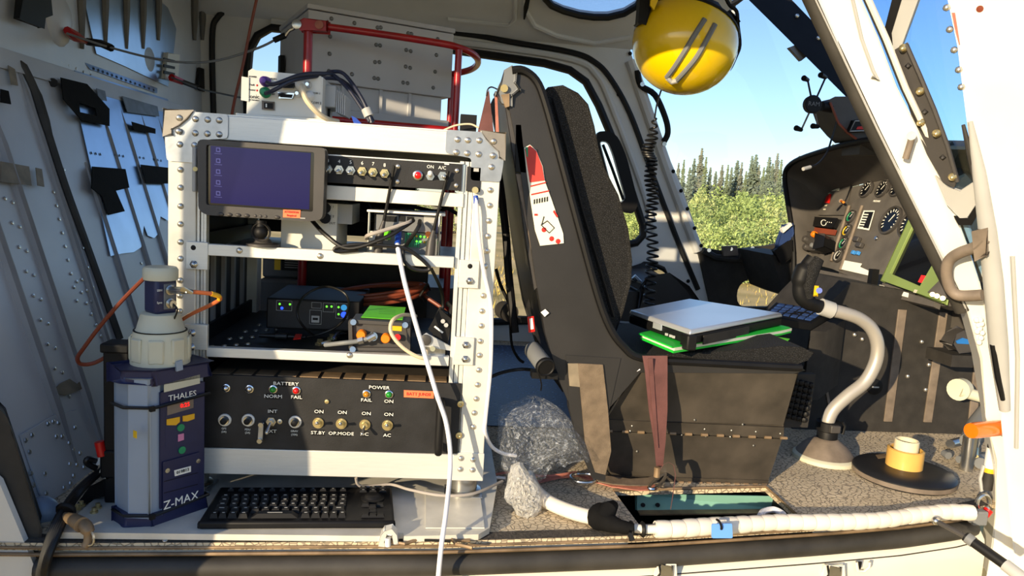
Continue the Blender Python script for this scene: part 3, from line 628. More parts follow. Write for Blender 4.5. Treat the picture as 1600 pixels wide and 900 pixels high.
# ================================================================== EQUIPMENT RACK
rack = thing('equipment_rack', 'riveted aluminium equipment rack with two open shelves in the middle of the cabin', 'rack', (.28,.22,.0145))
RP = lambda x, y, Y=0.: A(x, y, Y=Y)
D = .47; ZB, ZT = .06, .69
for x0, x1, r0, r1 in ((0,.046,.046,.063),(.516,.562,.490,.516)):
    p = mk('front_post', B().box(x0, x1, 0, .04, ZB, ZT), m_aluw, rack, bevel=.0015)
    rl = B()
    for k in range(3): a = r0+(r1-r0)*k/3; rl.box(a+.0008, a+(r1-r0)/3-.0008, .004+(.003 if k == 1 else 0), .02, ZB+.05, ZT-.05)
    mk('rail', rl, m_alu, rack)
    mk('rear_post', B().box(x0, x1, D-.04, D, ZB, ZT), m_aluw, rack, bevel=.0015)
    mk('side_beam', B().box(x0+.004, x1-.004, .04, D-.04, ZT-.04, ZT), m_alu, rack)
    mk('side_beam', B().box(x0+.004, x1-.004, .04, D-.04, ZB, ZB+.045), m_alu, rack)
mk('top_beam', B().box(.046,.516,0,.035,.649,ZT), m_alu, rack, bevel=.0015)
mk('bottom_beam', B().box(.046,.516,-.002,.035,ZB,.1085), m_alu, rack, bevel=.0015)
mk('bottom_gusset', B().box(.505,.563,-.003,.0,ZB-.001,.112), m_alu, rack, bevel=.0008)
mk('rear_beam', B().box(.046,.516,D-.035,D,ZB,ZB+.045), m_alu, rack)
mk('rear_beam', B().box(.046,.516,D-.035,D,ZT-.04,ZT), m_alu, rack)
mk('top_plate', B().box(.002,.56,.002,D-.002,ZT,ZT+.002), m_alu, rack)
mk('side_panel', B().box(.020,.023,.04,D-.04,ZB+.045,ZT-.04), m_blackp, rack)
for i in range(4):
    mk('panel_channel', B().box(.023,.030,.16+i*.07,.172+i*.07,.30,.46), m_rib, rack)
rvm = B().lathe([(.0056,0),(.0052,.0018),(.0036,.0034),(.0001,.004)], (0,0,0), (0,-1,0), 10).mesh('rivet'); rvm.materials.append(m_rivet)
def rivet(px, py, Y=0.): inst('rivet', rvm, rack, RP(px, py, Y))
for y in (265,293,322,350,378,404): rivet(281-(y-265)*.01, y) if False else rivet(282, y)
for x, y in ((281.5,438),(281,462),(280.5,486)): rivet(x, y)
for x, y in ((766,297),(765,321),(763.5,345),(762,369),(760.5,392),(758,416),(755,462),(753,486),(752,509),(750.5,533),(749,555),(748,578),(746,601),(744,623),(741,645),(739,667)): rivet(x, y)
for x, y in ((720,716),(739,718),(719,733),(738,734)): inst('rivet', rvm, rack, RP(x, y, -.003))
# corner brackets
tl = rnd([(-.004,0,.692),(.098,0,.692),(.098,0,.652),(.052,0,.646),(.052,0,.608),(-.001,0,.608),(-.004,0,.64)], .006, 3)
b1 = mk('corner_bracket', B().prism([V(p[0],-.003,p[2]) for p in tl], (0,.003,0)), m_zinc, rack, bevel=.0006)
mk('corner_cap', B().prism([V(x,-.006,z) for x,z in ((-.005,.693),(.040,.693),(.033,.680),(.02,.668),(.008,.661),(.008,.652),(-.005,.650))], (0,.012,0)), m_cap, b1, bevel=.002)
b2 = mk('corner_bracket', B().prism([V(.566-p[0]-.004,-.003,p[2]) for p in tl], (0,.003,0)), m_zinc, rack, bevel=.0006)
mk('corner_cap', B().prism([V(.566-x,-.006,z) for x,z in ((-.001,.693),(.040,.693),(.033,.680),(.02,.668),(.010,.660),(.008,.650),(-.001,.648))], (0,.012,0)), m_cap, b2, bevel=.002)
for x, y in ((280,184),(305.5,186),(324.5,187),(342.5,188),(279,205),(305,208),(324,209),(342.5,210),(281,225.5),(304,227)): rivet(x, y, -.003 if x > 290 or y > 215 else -.006)
for x, y in ((715,218),(731,219),(749,219.5),(771,221),(713,238),(730,239.5),(748,241),(770,243),(768,261)): rivet(x, y, -.003 if x < 760 or y > 255 else -.006)
# shelves
for zl, zh, zsf, nm in ((.452,.472,.454,0),(.274,.291,.279,1)):
    sh = mk('shelf', B().box(.030,.522,.012,D-.01,zsf-.002,zsf), m_aluw if nm == 0 else m_blackp, rack)
    mk('shelf_lip', B().box(.066,.489,-.004,.012,zl,zh), m_alu, sh, bevel=.0012)
    for sx in ((374,392) if nm == 0 else (545,555),): pass
    pts = ((374,391.5),(500,400),(575,0)) if nm == 0 else ((546,555),)
    for x, y in pts:
        if y: inst('shelf_screw', rvm, sh, RP(x, y, -.004))
    for s0, s1 in ((.030,.036),(.516,.522)): mk('slide', B().box(s0, s1, .03, D-.03, zsf, zsf+.03), m_black, sh)
for i in range(16):
    x = .06+.018*(i % 4)+.01*(i//4); y = .05+.075*(i//4)+.012*(i % 4); inst('rivet', rvm, rack, V(x, y, .279), Matrix.Rotation(-math.pi/2, 3, 'X'))
bolt = B().lathe([(.007,0),(.007,.0015),(.0052,.0016),(.0052,.006),(.0001,.0065)], (0,0,0), (0,-1,0), 6).mesh('bolt'); bolt.materials.append(m_steel)
hole = B().lathe([(.0045,0),(.003,.0005),(.0001,.0005)], (0,0,0), (0,-1,0), 10).mesh('bolt_hole'); hole.materials.append(m_black)
for x0, y0, x1, y1, hs_, bs_ in ((291,377,325,422,[(302,387)],[(303,413)]),(289,506,324,547,[],[(300,520),(299,542)]),(718,406,747,451,[(734.5,416)],[(734,439)]),(711,526.5,739,571,[],[(728,539),(727,561)])):
    a, b_ = RP(x0,y0,-.004), RP(x1,y1,-.004)
    bk_ = mk('mounting_block', B().box(a[0],b_[0],-.006,.004,b_[2],a[2]), m_alu, rack, bevel=.001)
    for h_ in hs_: inst('bolt_hole', hole, bk_, RP(*h_, -.006))
    for h_ in bs_: inst('bolt', bolt, bk_, RP(*h_, -.006))
# crossbar under the switch unit
a, b_ = RP(500,289,.004), RP(738,333,.004)
mk('cross_bar', B().box(.068,.500,.003,.03,RP(620,318,.004)[2],RP(620,296,.004)[2]), m_aluw, rack, bevel=.001)
for x in (.03,.53):
    for y in (.05,D-.05):
        ft = mk('foot', B().lathe([(.034,0),(.034,.008),(.026,.010),(.027,.034),(.012,.036),(.012,.0455)], (x,y,.0145), n=20), m_steel, rack)
        mk('foot_base', B().box(x-.036,x+.036,y-.03,y+.03,.0142,.0175), m_zinc, ft, bevel=.001)
mk('terminal_strip', (lambda b: [b.box(.487,.494,.03,.04,.62-.03*i,.632-.03*i) for i in range(4)] and b)(B()), m_lgrey, rack)
mk('clutter_backing', B().box(.05,.40,D-.045,D-.042,.47,.645), m_black, rack)  # black sheet added to stand in for dark clutter behind the shelf
# base plate below
plate = thing('mounting_plate', 'flat aluminium mounting plate under rack and keyboard', 'plate', (.22,.1,0))
pl_ = [(-.118,-.142,.004),(.40,-.136,.004),(.402,-.124,.004),(.425,-.124,.004),(.427,-.136,.004),(.552,-.124,.004),(.572,-.10,.004),(.60,.10,.004),(.60,.5,.004),(-.118,.5,.004)]
mk('sheet', B().prism([V(*p) for p in pl_], (0,0,.010)), m_aluw, plate, bevel=.001)
mk('support_rib', B().box(-.10,.55,.0,.02,.0,.004), m_black, plate); mk('support_rib', B().box(-.10,.55,.40,.42,.0,.004), m_black, plate)
mk('corner_pad', B().prism([A(665,765,Z=.0145),A(748,757,Z=.0145),A(757,826,Z=.0145),A(665,826,Z=.0145)], (0,0,.002)), m_aluw, plate)
for x, y in ((121,792),(127,787),(147,797),(153,790)):
    mk('bolt', B().lathe([(.0065,0),(.0065,.003),(.004,.004),(.004,.009),(.0001,.010)], A(x,y+4,Z=.014), n=8), m_brass, plate)
cl = thing('seat_track_clamp', 'bent metal clamp hooking the plate front edge onto the floor', 'clamp', A(606,852,Z=0))
ck = [A(x,y,Y=-.146) for x,y in ((592,853),(594,838),(600,830),(612,828),(620,836),(622,850),(616,850),(612,837),(604,836),(600,846),(600,854))]
mk('strap', B().prism(ck, (0,.02,0)), m_alu, cl, bevel=.001); mk('pin', B().cyl(A(606,840,Y=-.145), A(606,853,Y=-.145), .005, n=10), m_whitep, cl)
tr = thing('floor_fitting', 'worn metal tie-down fitting set in the floor edge beside the white cable', 'fitting', A(700,845,Z=.0))
mk('rail', B().obox(A(640,846,Z=.003), A(735,848,Z=.003)-A(640,846,Z=.003), V(0,.012,0), V(0,0,.004)), m_brass2, tr, bevel=.001)
mk('slot', B().obox(A(663,846,Z=.0075), A(704,848,Z=.0075)-A(663,846,Z=.0075), V(0,.008,0), V(0,0,.001)), m_black, tr)
mk('lip', B().tube([A(x,y,Z=.006) for x,y in ((610,846),(632,850),(655,842),(705,842),(712,850),(738,856))], .003, 6), m_brass2, tr)
# ---------------------------------------------------------------- monitor
MY = -.050
mon = thing('monitor', 'small charcoal monitor with a blank blue screen clamped to the rack', 'monitor', RP(408,383,-.02))
mp_ = lambda x, y, o=0.: A(x, y, Y=MY+o)
bz = rnd([mp_(x,y) for x,y in ((308,217),(506,231),(508,240),(504,343),(484,346),(322,336),(310,328))], .010, 3)
inn = rnd([mp_(x,y) for x,y in ((322,226),(491,238),(489,331),(322,320))], .003, 2)
mk('bezel', B().holed(bz, [inn], (0,.02,0)), m_charc, mon, bevel=.002)
mk('back_shell', B().prism([p+V(0,.012,0) for p in bz], (0,.022,0)), m_charc, mon, bevel=.004)
scn = mk('screen', B().prism([mp_(x,y,.006) for x,y in ((322,226),(491,238),(489,331),(322,320))], (0,.004,0)), m_scrd, mon)
mk('display', B().prism([mp_(x,y,.005) for x,y in ((329,227.5),(485.5,239),(483,327.5),(329,317))], (0,.001,0)), m_screen, scn)
for y in (234,251,268,285,302):
    c = mp_(341,y,.004); d_ = .0035
    mk('icon', B().holed([c+V(-d_,0,-d_),c+V(d_,0,-d_*1.1),c+V(d_*.9,0,d_),c+V(-d_,0,d_)], [[c+V(-d_*.6,0,-d_*.6),c+V(d_*.6,0,-d_*.6),c+V(d_*.5,0,d_*.5),c+V(-d_*.6,0,d_*.6)]], (0,.0005,0)), m_screeni, scn)
    mk('icon_caption', B().obox(c+V(-.006,0,-.0065), V(.012,0,-.0004), V(0,.0004,0), V(0,0,.0008)), m_screeni, scn)
bt = B().lathe([(.0045,0),(.004,.0015),(.0001,.002)], (0,0,0), (0,-1,0), 10).mesh('button'); bt.materials.append(m_charc)
for x, y in ((345,334.8),(358.5,335.3),(372,336),(385.5,336.8),(433,339.5)): inst('button', bt, mon, mp_(x,y), scale=(1.1,1,.7))
for x, y in ((399,337.3),(407,337.8),(415,338.2)): inst('indicator', bt, mon, mp_(x,y), scale=(.6,.5,.6))
stk = mk('sticker', B().prism([mp_(x,y,-.001) for x,y in ((442.5,327.5),(469.5,328.5),(469,341),(442,339.5))], (0,.001,0)), m_sticker, mon, label='small orange label with red print')
text('sticker_print', 'ATTENTION', mp_(455.5,331.5,-.001), .0035, m_textr, mon, wide=.85); text('sticker_print', 'Required', mp_(455.5,336.8,-.001), .0035, m_textr, mon, wide=.85)
mk('logo_strip', B().prism([mp_(x,y,-.001) for x,y in ((469,340),(477,340.5),(477,342),(469,341.5))], (0,.001,0)), m_lgrey, mon)
arm = mk('mount_arm', B().cyl(mp_(408,346,.025), mp_(408,356,.022), .009, n=12), m_black, mon)
mk('mount_ball', B().ball(mp_(408,363,.02), .0115, 16), m_black, mon)
mk('ball_collar', B().lathe([(.0150,-.006),(.0165,0),(.0150,.006),(.0125,0)], mp_(408,363,.02), (0,-1,0), 20, closed=True), m_charc, mon)
mk('mount_base', B().lathe([(.028,0),(.028,.004),(.016,.006),(.012,.012)], RP(408,381,-.004)*V(1,0,0)+V(0,-.012+.02,.4725), n=20), m_charc, mon)
mk('side_clip', B().box(*(lambda a,b:(a[0],b[0],-.02,.004,b[2],a[2]))(RP(303,230,-.01),RP(309,300,-.01))), m_lgrey, mon, bevel=.002)
mk('clip_screw', B().cyl(RP(305,264,-.024), RP(305,264,-.016), .004, n=8), m_brass, mon)
# ---------------------------------------------------------------- switch unit
sw = thing('switch_panel', 'black one-unit switch panel with numbered toggles and red lamp', 'switch panel', RP(620,300))
zt_, zb_ = RP(620,248.5)[2], RP(620,292)[2]
mk('face_plate', B().box(.062,.495,-.002,.002,zb_,zt_), m_blackp, sw, bevel=.0006)
mk('chassis', B().box(.066,.488,.002,.2,zb_+.001,zt_-.001), m_black, sw)
a, b_ = RP(730,261), RP(750,300)
er = mk('mounting_ear', B().box(a[0],b_[0],-.003,.004,b_[2],a[2]+.001), m_blackp, sw, bevel=.001)
mk('ear_slot', B().box(*(lambda c:(c[0]-.0045,c[0]+.0045,-.0035,-.003,c[2]-.003,c[2]+.003))(RP(744,265.5))), m_lgrey, er)
mk('top_edge', B().box(.064,.495,-.0025,.0,zt_-.0015,zt_+.0005), m_alu, sw)
def toggle(par, pos, tip, nut=.0085, mnut=m_zinc, L=.016, r=.0026, cap=None, round_=False, sc=1.0):
    """nut, bushing and lever on a panel facing -Y; tip = (dx, dz) of the lever end"""
    p = np.array(pos); t = mk('toggle_switch', B().lathe([(nut*.62,-.001),(nut,-.001),(nut,.003),(nut*.6,.003),(nut*.56,.009),(nut*.3,.009)], p, (0,-1,0), 6 if not round_ else 20), mnut, par)
    e = p+V(tip[0], -.009-L, tip[1]); mk('lever', B().cyl(p+V(0,-.007,0), e, r*.75, r*1.15, 10).ball(e, r*1.15, 8), m_steel if cap is None else cap, t)
    return t
for i, (x, y) in enumerate(((512.5,264),(530,265.3),(548,266.5),(566,267.7),(583,269.2),(601,271))):
    toggle(sw, RP(x, y, -.002), (0,-.004), .0082, m_steel if i < 3 else m_brass)
    text('numeral', str(i+3), RP(x, y-12.8, -.002), .0062, m_text, sw)
mk('lamp_bezel', B().lathe([(.0085,0),(.0085,.004),(.0065,.005)], RP(653,274,-.002), (0,-1,0), 20), m_steel, sw)
mk('lamp_lens', B().lathe([(.0062,.004),(.0058,.007),(.003,.009),(.0001,.0095)], RP(653,274,-.002), (0,-1,0), 18), m_lampr, sw)
tg = toggle(sw, RP(672.3,275.5,-.002), (0,.005), .0075, m_steel, L=.012, r=.004, cap=m_whitep)
text('label', 'ON', RP(672.5,260.8,-.002), .0058, m_text, sw); text('label', 'A/C', RP(691,262.3,-.002), .0060, m_text, sw)
toggle(sw, RP(691.5,275.3,-.002), (.003,-.001), .0085, m_steel, L=.006, r=.003)
for x, y in ((621.8,260),(621,283.6),(714,266.5),(712.8,289.7)): inst('screw', rvm, sw, RP(x, y, -.002), scale=(.8,.8,.8))
mk('print_mark', B().box(*(lambda c:(c[0]-.004,c[0]+.004,-.0024,-.002,c[2]-.001,c[2]+.001))(RP(698,256.5))), m_text, sw)
# ---------------------------------------------------------------- battery unit
bu = thing('battery_unit', 'wide black battery panel with toggles, fuses and a grab handle at the rack bottom', 'power unit', RP(540,704))
face = [RP(324,583,-.001),RP(728.5,600,-.001),RP(721.5,708,-.001),RP(324,699.5,-.001)]
zlo, zhi = .1095, .2425
mk('face_plate', B().box(.060,.514,-.003,.001,zlo,zhi), m_blackp, bu, bevel=.0008)
mk('chassis', B().box(.066,.488,.001,.40,zlo,zhi-.006), m_black, bu)
lid = mk('lid', B().box(.066,.492,.002,.40,zhi-.006,zhi-.003), m_boxp, bu)
for i in range(11):
    x = .07+.0385*i; mk('vent_cell', B().box(x,x+.032,.012,.050,zhi-.0028,zhi-.0012), m_brass2, lid)
BP = lambda x, y: RP(x, y, -.003)
for s, x, y, h in (('BATTERY',447,599.5,.0062),('NORM',427,619.3,.0062),('FAIL',463.4,620.5,.0062),('INT',426,642.7,.0060),('EXT',424,673.7,.0060),('ON',498.6,643,.0062),('ON',535,644.3,.0062),('ON',572.5,646,.0062),('ON',607.5,647.5,.0062),('ST.BY',497,676,.0060),('OP.MODE',533.3,677.3,.0060),('DC',569.5,678.2,.0060),('AC',605,680,.0060),('POWER',592.6,605.5,.0062),('FAIL',572.5,625,.0062),('ON',607.7,627,.0062)):
    wd = {'BATTERY':.035,'OP.MODE':.036,'POWER':.030,'NORM':.025,'ST.BY':.024,'FAIL':.019}.get(s,.013); c = BP(x,y)
    mk('label_strip', B().box(c[0]-wd/2,c[0]+wd/2,-.0034,-.003,c[2]-.0055,c[2]+.0055), m_black, bu)
    text('label', s, c+V(0,-.0005,0), h, m_text, bu, wide=1.25)
for s, x, y in (('GPS',350,669.5),('(3A)',350,674.5),('PDU',387,671),('(3A)',387,676),('GRAV',460,673.5),('(10A)',460,679)): text('label', s, BP(x,y), .0036, m_text, bu)
def lamp(x, y, m):
    c = BP(x,y); l = mk('lamp', B().lathe([(.0075,0),(.0075,.002),(.0055,.003)], c, (0,-1,0), 16), m_chrome, bu); mk('lens', B().lathe([(.0058,.002),(.0055,.005),(.003,.008),(.0001,.0085)], c, (0,-1,0), 14), m, l)
for x, y, m in ((427,608,m_lampg),(463.3,610,m_lampr),(572.7,615.3,m_lampa),(608,616,m_lampg),(353.2,606,m_chrome),(390,607.7,m_chrome)): lamp(x, y, m)
for x, y in ((351.5,656),(388.2,656.2),(461.3,659)):
    c = BP(x,y); f = mk('circuit_breaker', B().lathe([(.0115,0),(.0115,.002),(.0105,.003),(.007,.003)], c, (0,-1,0), 24), m_alu, bu)
    mk('breaker_ring', B().lathe([(.0085,.0031),(.0075,.005),(.006,.005)], c, (0,-1,0), 20), m_chrome, f); mk('breaker_button', B().lathe([(.0055,.004),(.0055,.012),(.004,.013),(.0001,.013)], c, (0,-1,0), 16), m_black, f)
toggle(bu, BP(424,658.5), (-.003,-.014), .009, m_steel, L=.012, r=.0032)
for x, y, tip in ((497.5,660.3,(.001,.007)),(533.6,661.4,(.001,.007)),(570.3,663,(-.002,-.010)),(605.5,664,(.0,.007))): toggle(bu, BP(x,y), tip, .0098, m_brass, L=.016, r=.0025, round_=True)
c0, c1 = BP(410.5,660), BP(408.5,685)
gd = mk('switch_guard', B().obox(c1+V(-.0045,-.012,-.003), V(.009,0,0), c0-c1+V(0,0,.006), V(0,.002,0)), m_zinc, bu, bevel=.001)
for c in (c0, c1): mk('guard_screw', B().cyl(c+V(0,-.016,0), c, .0045, n=10), m_steel, gd)
for x, y, r in ((437.7,658,.005),(511,627,.0042),(719.5,631,.0065),(717,680,.0065)): mk('panel_screw', B().lathe([(r,0),(r*.9,.003),(r*.35,.0035),(.0001,.002)], BP(x,y), (0,-1,0), 12), m_brass if x > 500 else m_steel, bu)
st_ = mk('sticker', B().prism([BP(x,y)+V(0,-.0004,0) for x,y in ((631,609.5),(677.5,611.5),(677.5,622.5),(631,620.5))], (0,.0004,0)), m_sticker, bu, label='orange label reading BATT JUN20')
text('sticker_print', 'BATT JUN20', BP(654,616)+V(0,-.0005,0), .0058, m_textr, bu, wide=1.0)
h0, h1 = BP(689,622), BP(685,698)
mk('handle', B().tube(cat([h0+V(0,.002,-.006),h0+V(0,-.028,-.002),h0+V(0,-.034,-.010),h1+V(0,-.034,.010),h1+V(0,-.028,.002),h1+V(0,.002,.004)],4), .0075, 10), m_black, bu)
# ================================================================== THINGS ON THE RACK SHELVES
def pbox(name, par, m, px0, py0, px1, py1, Y, dep, bevel=.001):     # upright box whose front face fills a pixel rectangle at depth Y
    a, b_ = A(px0, py0, Y=Y), A(px1, py1, Y=Y)
    return mk(name, B().box(a[0], b_[0], Y, Y+dep, b_[2], a[2]), m, par, bevel=bevel)
S1, S2 = .4542, .2792
def cable(name, label, pts, r, m, catg='cable', n=6, group=None):
    return mk(name, B().tube(cat(pts, n), r, 8), m, label=label, cat=catg, group=group)
# white signal box behind the monitor
sb = thing('signal_box', 'white metal box with two black sockets partly hidden behind the monitor', 'signal box', (.22,.06,S1))
a, b_ = A(440,313,Y=.05), A(526,366,Y=.05)
body = mk('body', B().box(a[0], b_[0], .05, .2, S1, a[2]), m_offw, sb, bevel=.001)
for x, y in ((508,325),(508,341)): mk('socket', B().cyl(A(x,y,Y=.042), A(x,y,Y=.05), .010, n=12), m_black, sb)
for s, x, y in (('RX 1',517,323),('RX 2',517,338),('OUT',519,349)): text('label', s, A(x,y,Y=.05), .004, m_textk, sb)
pbox('side_fin', sb, m_lgrey, 527, 318, 550, 351, .06, .12)
# open clear-sided tray holding two modules
md = thing('cellular_modem', 'dark blue modem with black sockets and two rod antennas on upper shelf', 'modem', (.42,.03,S1))
zmid = A(630,362,Y=.03)[2]
a, b_ = A(588,333,Y=.03), A(684,362,Y=.03)
mk('body', B().box(a[0], b_[0], .03, .13, zmid, a[2]), m_navy, md, bevel=.001)
mk('face', B().box(a[0], b_[0]-.004, .028, .03, zmid+.001, a[2]-.002), m_grey, md)
for x, y in ((604,341.5),(615,342),(628,341.5),(641,343)): c = A(x,y,Y=.028); mk('port', B().box(c[0]-.006,c[0]+.006,.0265,.028,c[2]-.005,c[2]+.005), m_black, md)
mk('logo_patch', (lambda c: B().box(c[0]-.010,c[0]+.010,.0272,.028,c[2]-.006,c[2]+.006))(A(671,343,Y=.028)), m_lgrey, md)
tc_, te_ = A(574,327.5,Y=.02), A(696,336,Y=.02)
mk('top_tray', B().box(tc_[0], te_[0], .012, .15, a[2]+.002, a[2]+.006), m_whitep, md, bevel=.001)
for x in (tc_[0]+.004, te_[0]-.010):
    for y in (.018, .14): mk('tray_post', B().cyl((x,y,S1),(x,y,a[2]+.002), .0022, n=8), m_steel, md)
for pts, r in (([(589.5,391),(592.5,372),(600,345),(616,259)], [.0085,.0075,.0030,.0024]), ([(671,396),(674,378),(677.5,360),(700.5,267)], [.0090,.0080,.0030,.0024])):
    P = [A(x,y,Y=.006 if i < 3 else -.012) for i,(x,y) in enumerate(pts)]; P[0][2] = S1+.0005
    an = mk('antenna', B().tube([P[0],P[1],P[2]], [r[0],r[1],r[2]], 12), m_charc, md); mk('antenna_rod', B().tube([P[2],P[3]], [r[2],r[3]], 8), m_black, an)
io = thing('interface_module', 'grey interface board with green terminal strip and yellow lights under the modem', 'electronics', (.42,.03,S1))
a2, b2_ = A(584,362,Y=.032), A(688,393,Y=.032)
mk('board_box', B().box(a2[0], b2_[0], .032, .12, S1+.001, zmid-.001), m_grey, io)
mk('left_bracket', B().box(a2[0]-.006, a2[0]+.008, .028, .04, S1+.001, zmid-.002), m_offw, io)
for i in range(7): c = A(634+i*3.4,374+i*.3,Y=.03); mk('terminal', B().box(c[0]-.0013,c[0]+.0013,.029,.032,c[2]-.013,c[2]+.012), m_green, io)
for i in range(8): c = A(651+(i%4)*6,369+(i//4)*8+(i%4)*.6,Y=.03); mk('indicator', B().ball(c, .0022, 6), m_ledg if i % 3 else m_amber, io)
mk('orange_knob', B().cyl(A(669,366,Y=.018), A(669,366,Y=.032), .0052, n=12), m_orange, io)
mk('white_block', (lambda c: B().box(c[0]-.006,c[0]+.006,.026,.032,c[2]-.009,c[2]+.009))(A(605,366,Y=.03)), m_lime, io)
# ethernet leads on the upper shelf
cable('network_lead', 'short pale grey network lead plugged into the modem', [A(643,345,Y=.012),A(636,348.5,Y=-.002),A(610,357,Y=-.014),A(577,367,Y=-.02),A(572,372,Y=.02)], .0036, m_cableg)
cable('black_lead', 'black lead bending from the modem down past green terminals', [A(656,345,Y=.014),A(655,352,Y=0.0),A(648,364,Y=-.004),A(638,378,Y=.005),A(632,388,Y=.02)], .0036, m_cablek)
cable('black_loop_cable', 'black cable sagging in a loop over the upper shelf lip', [A(488,345,Y=.03),A(510,368,Y=-.004),A(545,388,Y=-.014),A(600,372,Y=-.016),A(632,354,Y=-.006),A(646,344,Y=.014)], .0038, m_cablek)
cable('coiled_black_lead', 'black lead hanging in a small ring below upper shelf', [A(560,391,Y=-.010),A(527,393,Y=-.012),A(526,387,Y=-.012),A(560,382,Y=-.014),A(600,384,Y=-.014),A(632,388,Y=-.014),A(655,402,Y=-.016),A(671,418,Y=-.016),A(664,423,Y=-.016),A(645,420,Y=-.016),A(632,408,Y=-.016),A(630,392,Y=-.014),A(634,384,Y=.0)], .0034, m_cablek)
cable('dangling_black_lead', 'thin black lead running down inside the rack right side', [A(674,420,Y=.02),A(690,455,Y=.05),A(692,480,Y=.06),A(690,500,Y=.04)], .003, m_cablek)
for k, pts in enumerate(([(540,332),(575,345),(600,331),(640,323),(680,330),(705,322)], [(560,322),(600,335),(650,318),(690,322),(716,335)], [(570,310),(580,330),(590,350)])):
    cable('rear_black_cable', ('tangled black cable behind the modem, drooping lowest', 'tangled black cable behind the modem, nearest the cross bar', 'black cable dropping behind the modem tray left end')[k], [A(x,y,Y=.2+.03*k) for x,y in pts], .004, m_cablek)
wc = thing('white_network_cable', 'long white network cable with blue boot hanging down the rack front', 'cable', A(700,735,Y=-.05))
wp = [A(621,381,Y=.0),A(623,395,Y=-.020),A(632,440,Y=-.028),A(648,500,Y=-.032),A(664,555,Y=-.036),A(682,615,Y=-.048),A(688,632,Y=-.048),A(697,660,Y=-.05),A(703,700,Y=-.055),A(703,740,Y=-.07),A(697,800,Y=-.13),A(690,850,Y=-.165),A(685,900,Y=-.17),A(680,960,Y=-.17)]
mk('sheath', B().tube(cat(wp,6), .0042, 10), m_cablew, wc)
mk('boot', B().tube([A(622,362,Y=.022),A(622,370,Y=.012),A(621,382,Y=-.002)], [.0065,.0065,.0052], 10), m_blue, wc)
gc = thing('ground_lead', 'white earth lead with blue crimp bolted to the rack right ear', 'cable', A(757,680,Y=.0))
gp = [A(743.5,310,Y=-.012),A(745,330,Y=-.016),A(748,370,Y=-.014),A(755,420,Y=-.012),A(766,470,Y=-.008),A(768,510,Y=-.006),A(766,580,Y=-.006),A(759,650,Y=-.006),A(758,675,Y=0),A(768,697,Y=.03),A(785,708,Y=.05),A(806,712,Y=.07)]
mk('sheath', B().tube(cat(gp,5), .0036, 8), m_cablew, gc)
mk('crimp', B().cyl(A(743.3,306,Y=-.010), A(743.8,318,Y=-.013), .0045, n=10), m_blue, gc); mk('lug', B().cyl(A(742.5,297,Y=-.012), A(742.5,297,Y=-.004), .0058, n=12), m_brass, gc)
# receiver on the lower shelf
rc = thing('receiver_box', 'black receiver box with green and blue lights on the lower shelf', 'receiver', (.25,.17,S2))
RY = .17
a, b_ = A(417,465,Y=RY), A(545,512,Y=RY)
mk('body', B().box(a[0], b_[0]+.02, RY, RY+.2, S2+.016, a[2]), m_black, rc, bevel=.002)
mk('bezel', B().box(a[0]+.003, b_[0], RY-.002, RY, S2+.02, a[2]-.004), m_blackp, rc)
mk('feet_plate', B().box(a[0]+.02, b_[0]-.02, RY+.01, RY+.15, S2, S2+.016), m_black, rc)
rp_ = lambda x, y, o=.002: A(x, y, Y=RY-o)
def frm(x0, y0, x1, y1, m=m_lgrey, t=.0006):
    a_, b__ = rp_(x0,y0), rp_(x1,y1); o = [V(a_[0],RY-.0025,a_[2]),V(b__[0],RY-.0025,a_[2]),V(b__[0],RY-.0025,b__[2]),V(a_[0],RY-.0025,b__[2])]
    i = [V(a_[0]+t,RY-.0025,a_[2]-t),V(b__[0]-t,RY-.0025,a_[2]-t),V(b__[0]-t,RY-.0025,b__[2]+t),V(a_[0]+t,RY-.0025,b__[2]+t)]
    mk('printed_frame', B().holed(o,[i],(0,.0005,0)), m, rc)
for f in ((432,469,456,486),(487,472,502,482),(484,484,502,507),(505,473,522,488),(525,473.5,543,498)): frm(*f)
for x, y, m, r in ((437,475,m_ledg,.0022),(453,475.5,m_ledg,.0022),(440.5,481.5,m_ledb,.0030),(510.5,479,m_ledg,.0022),(518,479,m_ledg,.0022),(529,480,m_ledg,.0022),(529,491,m_ledg,.0022)): mk('led', B().ball(rp_(x,y), r, 8), m, rc)
for x, y, m in ((537.5,480.5,m_ledc),(537.5,491.5,m_ledb)): mk('push_button', B().lathe([(.006,0),(.006,.002),(.0045,.002),(.0045,.003),(.0001,.003)], rp_(x,y,.001), (0,-1,0), 16), m, rc)
us = mk('usb_port', (lambda p,q: B().box(p[0],q[0],RY-.004,RY-.002,q[2],p[2]))(rp_(487,493),rp_(499,504)), m_lgrey, rc); mk('usb_slot', (lambda p,q: B().box(p[0],q[0],RY-.0045,RY-.004,q[2],p[2]))(rp_(489,496),rp_(497,500)), m_black, us)
cable('black_ring_lead', 'thin black lead looping in a large ring in front of the receiver', [A(x,y,Y=.11+.02*math.sin(i)) for i,(x,y) in enumerate(((478,527),(500,522),(525,511),(540,495),(545,475),(540,460),(525,451),(508,448),(490,453),(473,465),(465,482),(466,497),(476,512),(490,523)))], .0024, m_cablek)
tg_ = thing('tagged_plug', 'black inline plug with a red tag lying on the lower shelf', 'connector', A(450,532,Y=.10)*V(1,1,0)+V(0,0,S2))
zc = S2+.010
p0, p1 = A(405,524,Z=zc), A(478,527,Z=zc)
mk('plug', B().tube([p0, p0+(p1-p0)*.35, p0+(p1-p0)*.36, p0+(p1-p0)*.6, p0+(p1-p0)*.62, p1], [.004,.005,.008,.008,.004,.003], 10), m_cablek, tg_)
mk('red_tag', B().prism([A(x,y,Z=zc+.006) for x,y in ((462,523),(472,523),(470,530),(458,531))], (0,0,.0015)), m_redd, tg_)
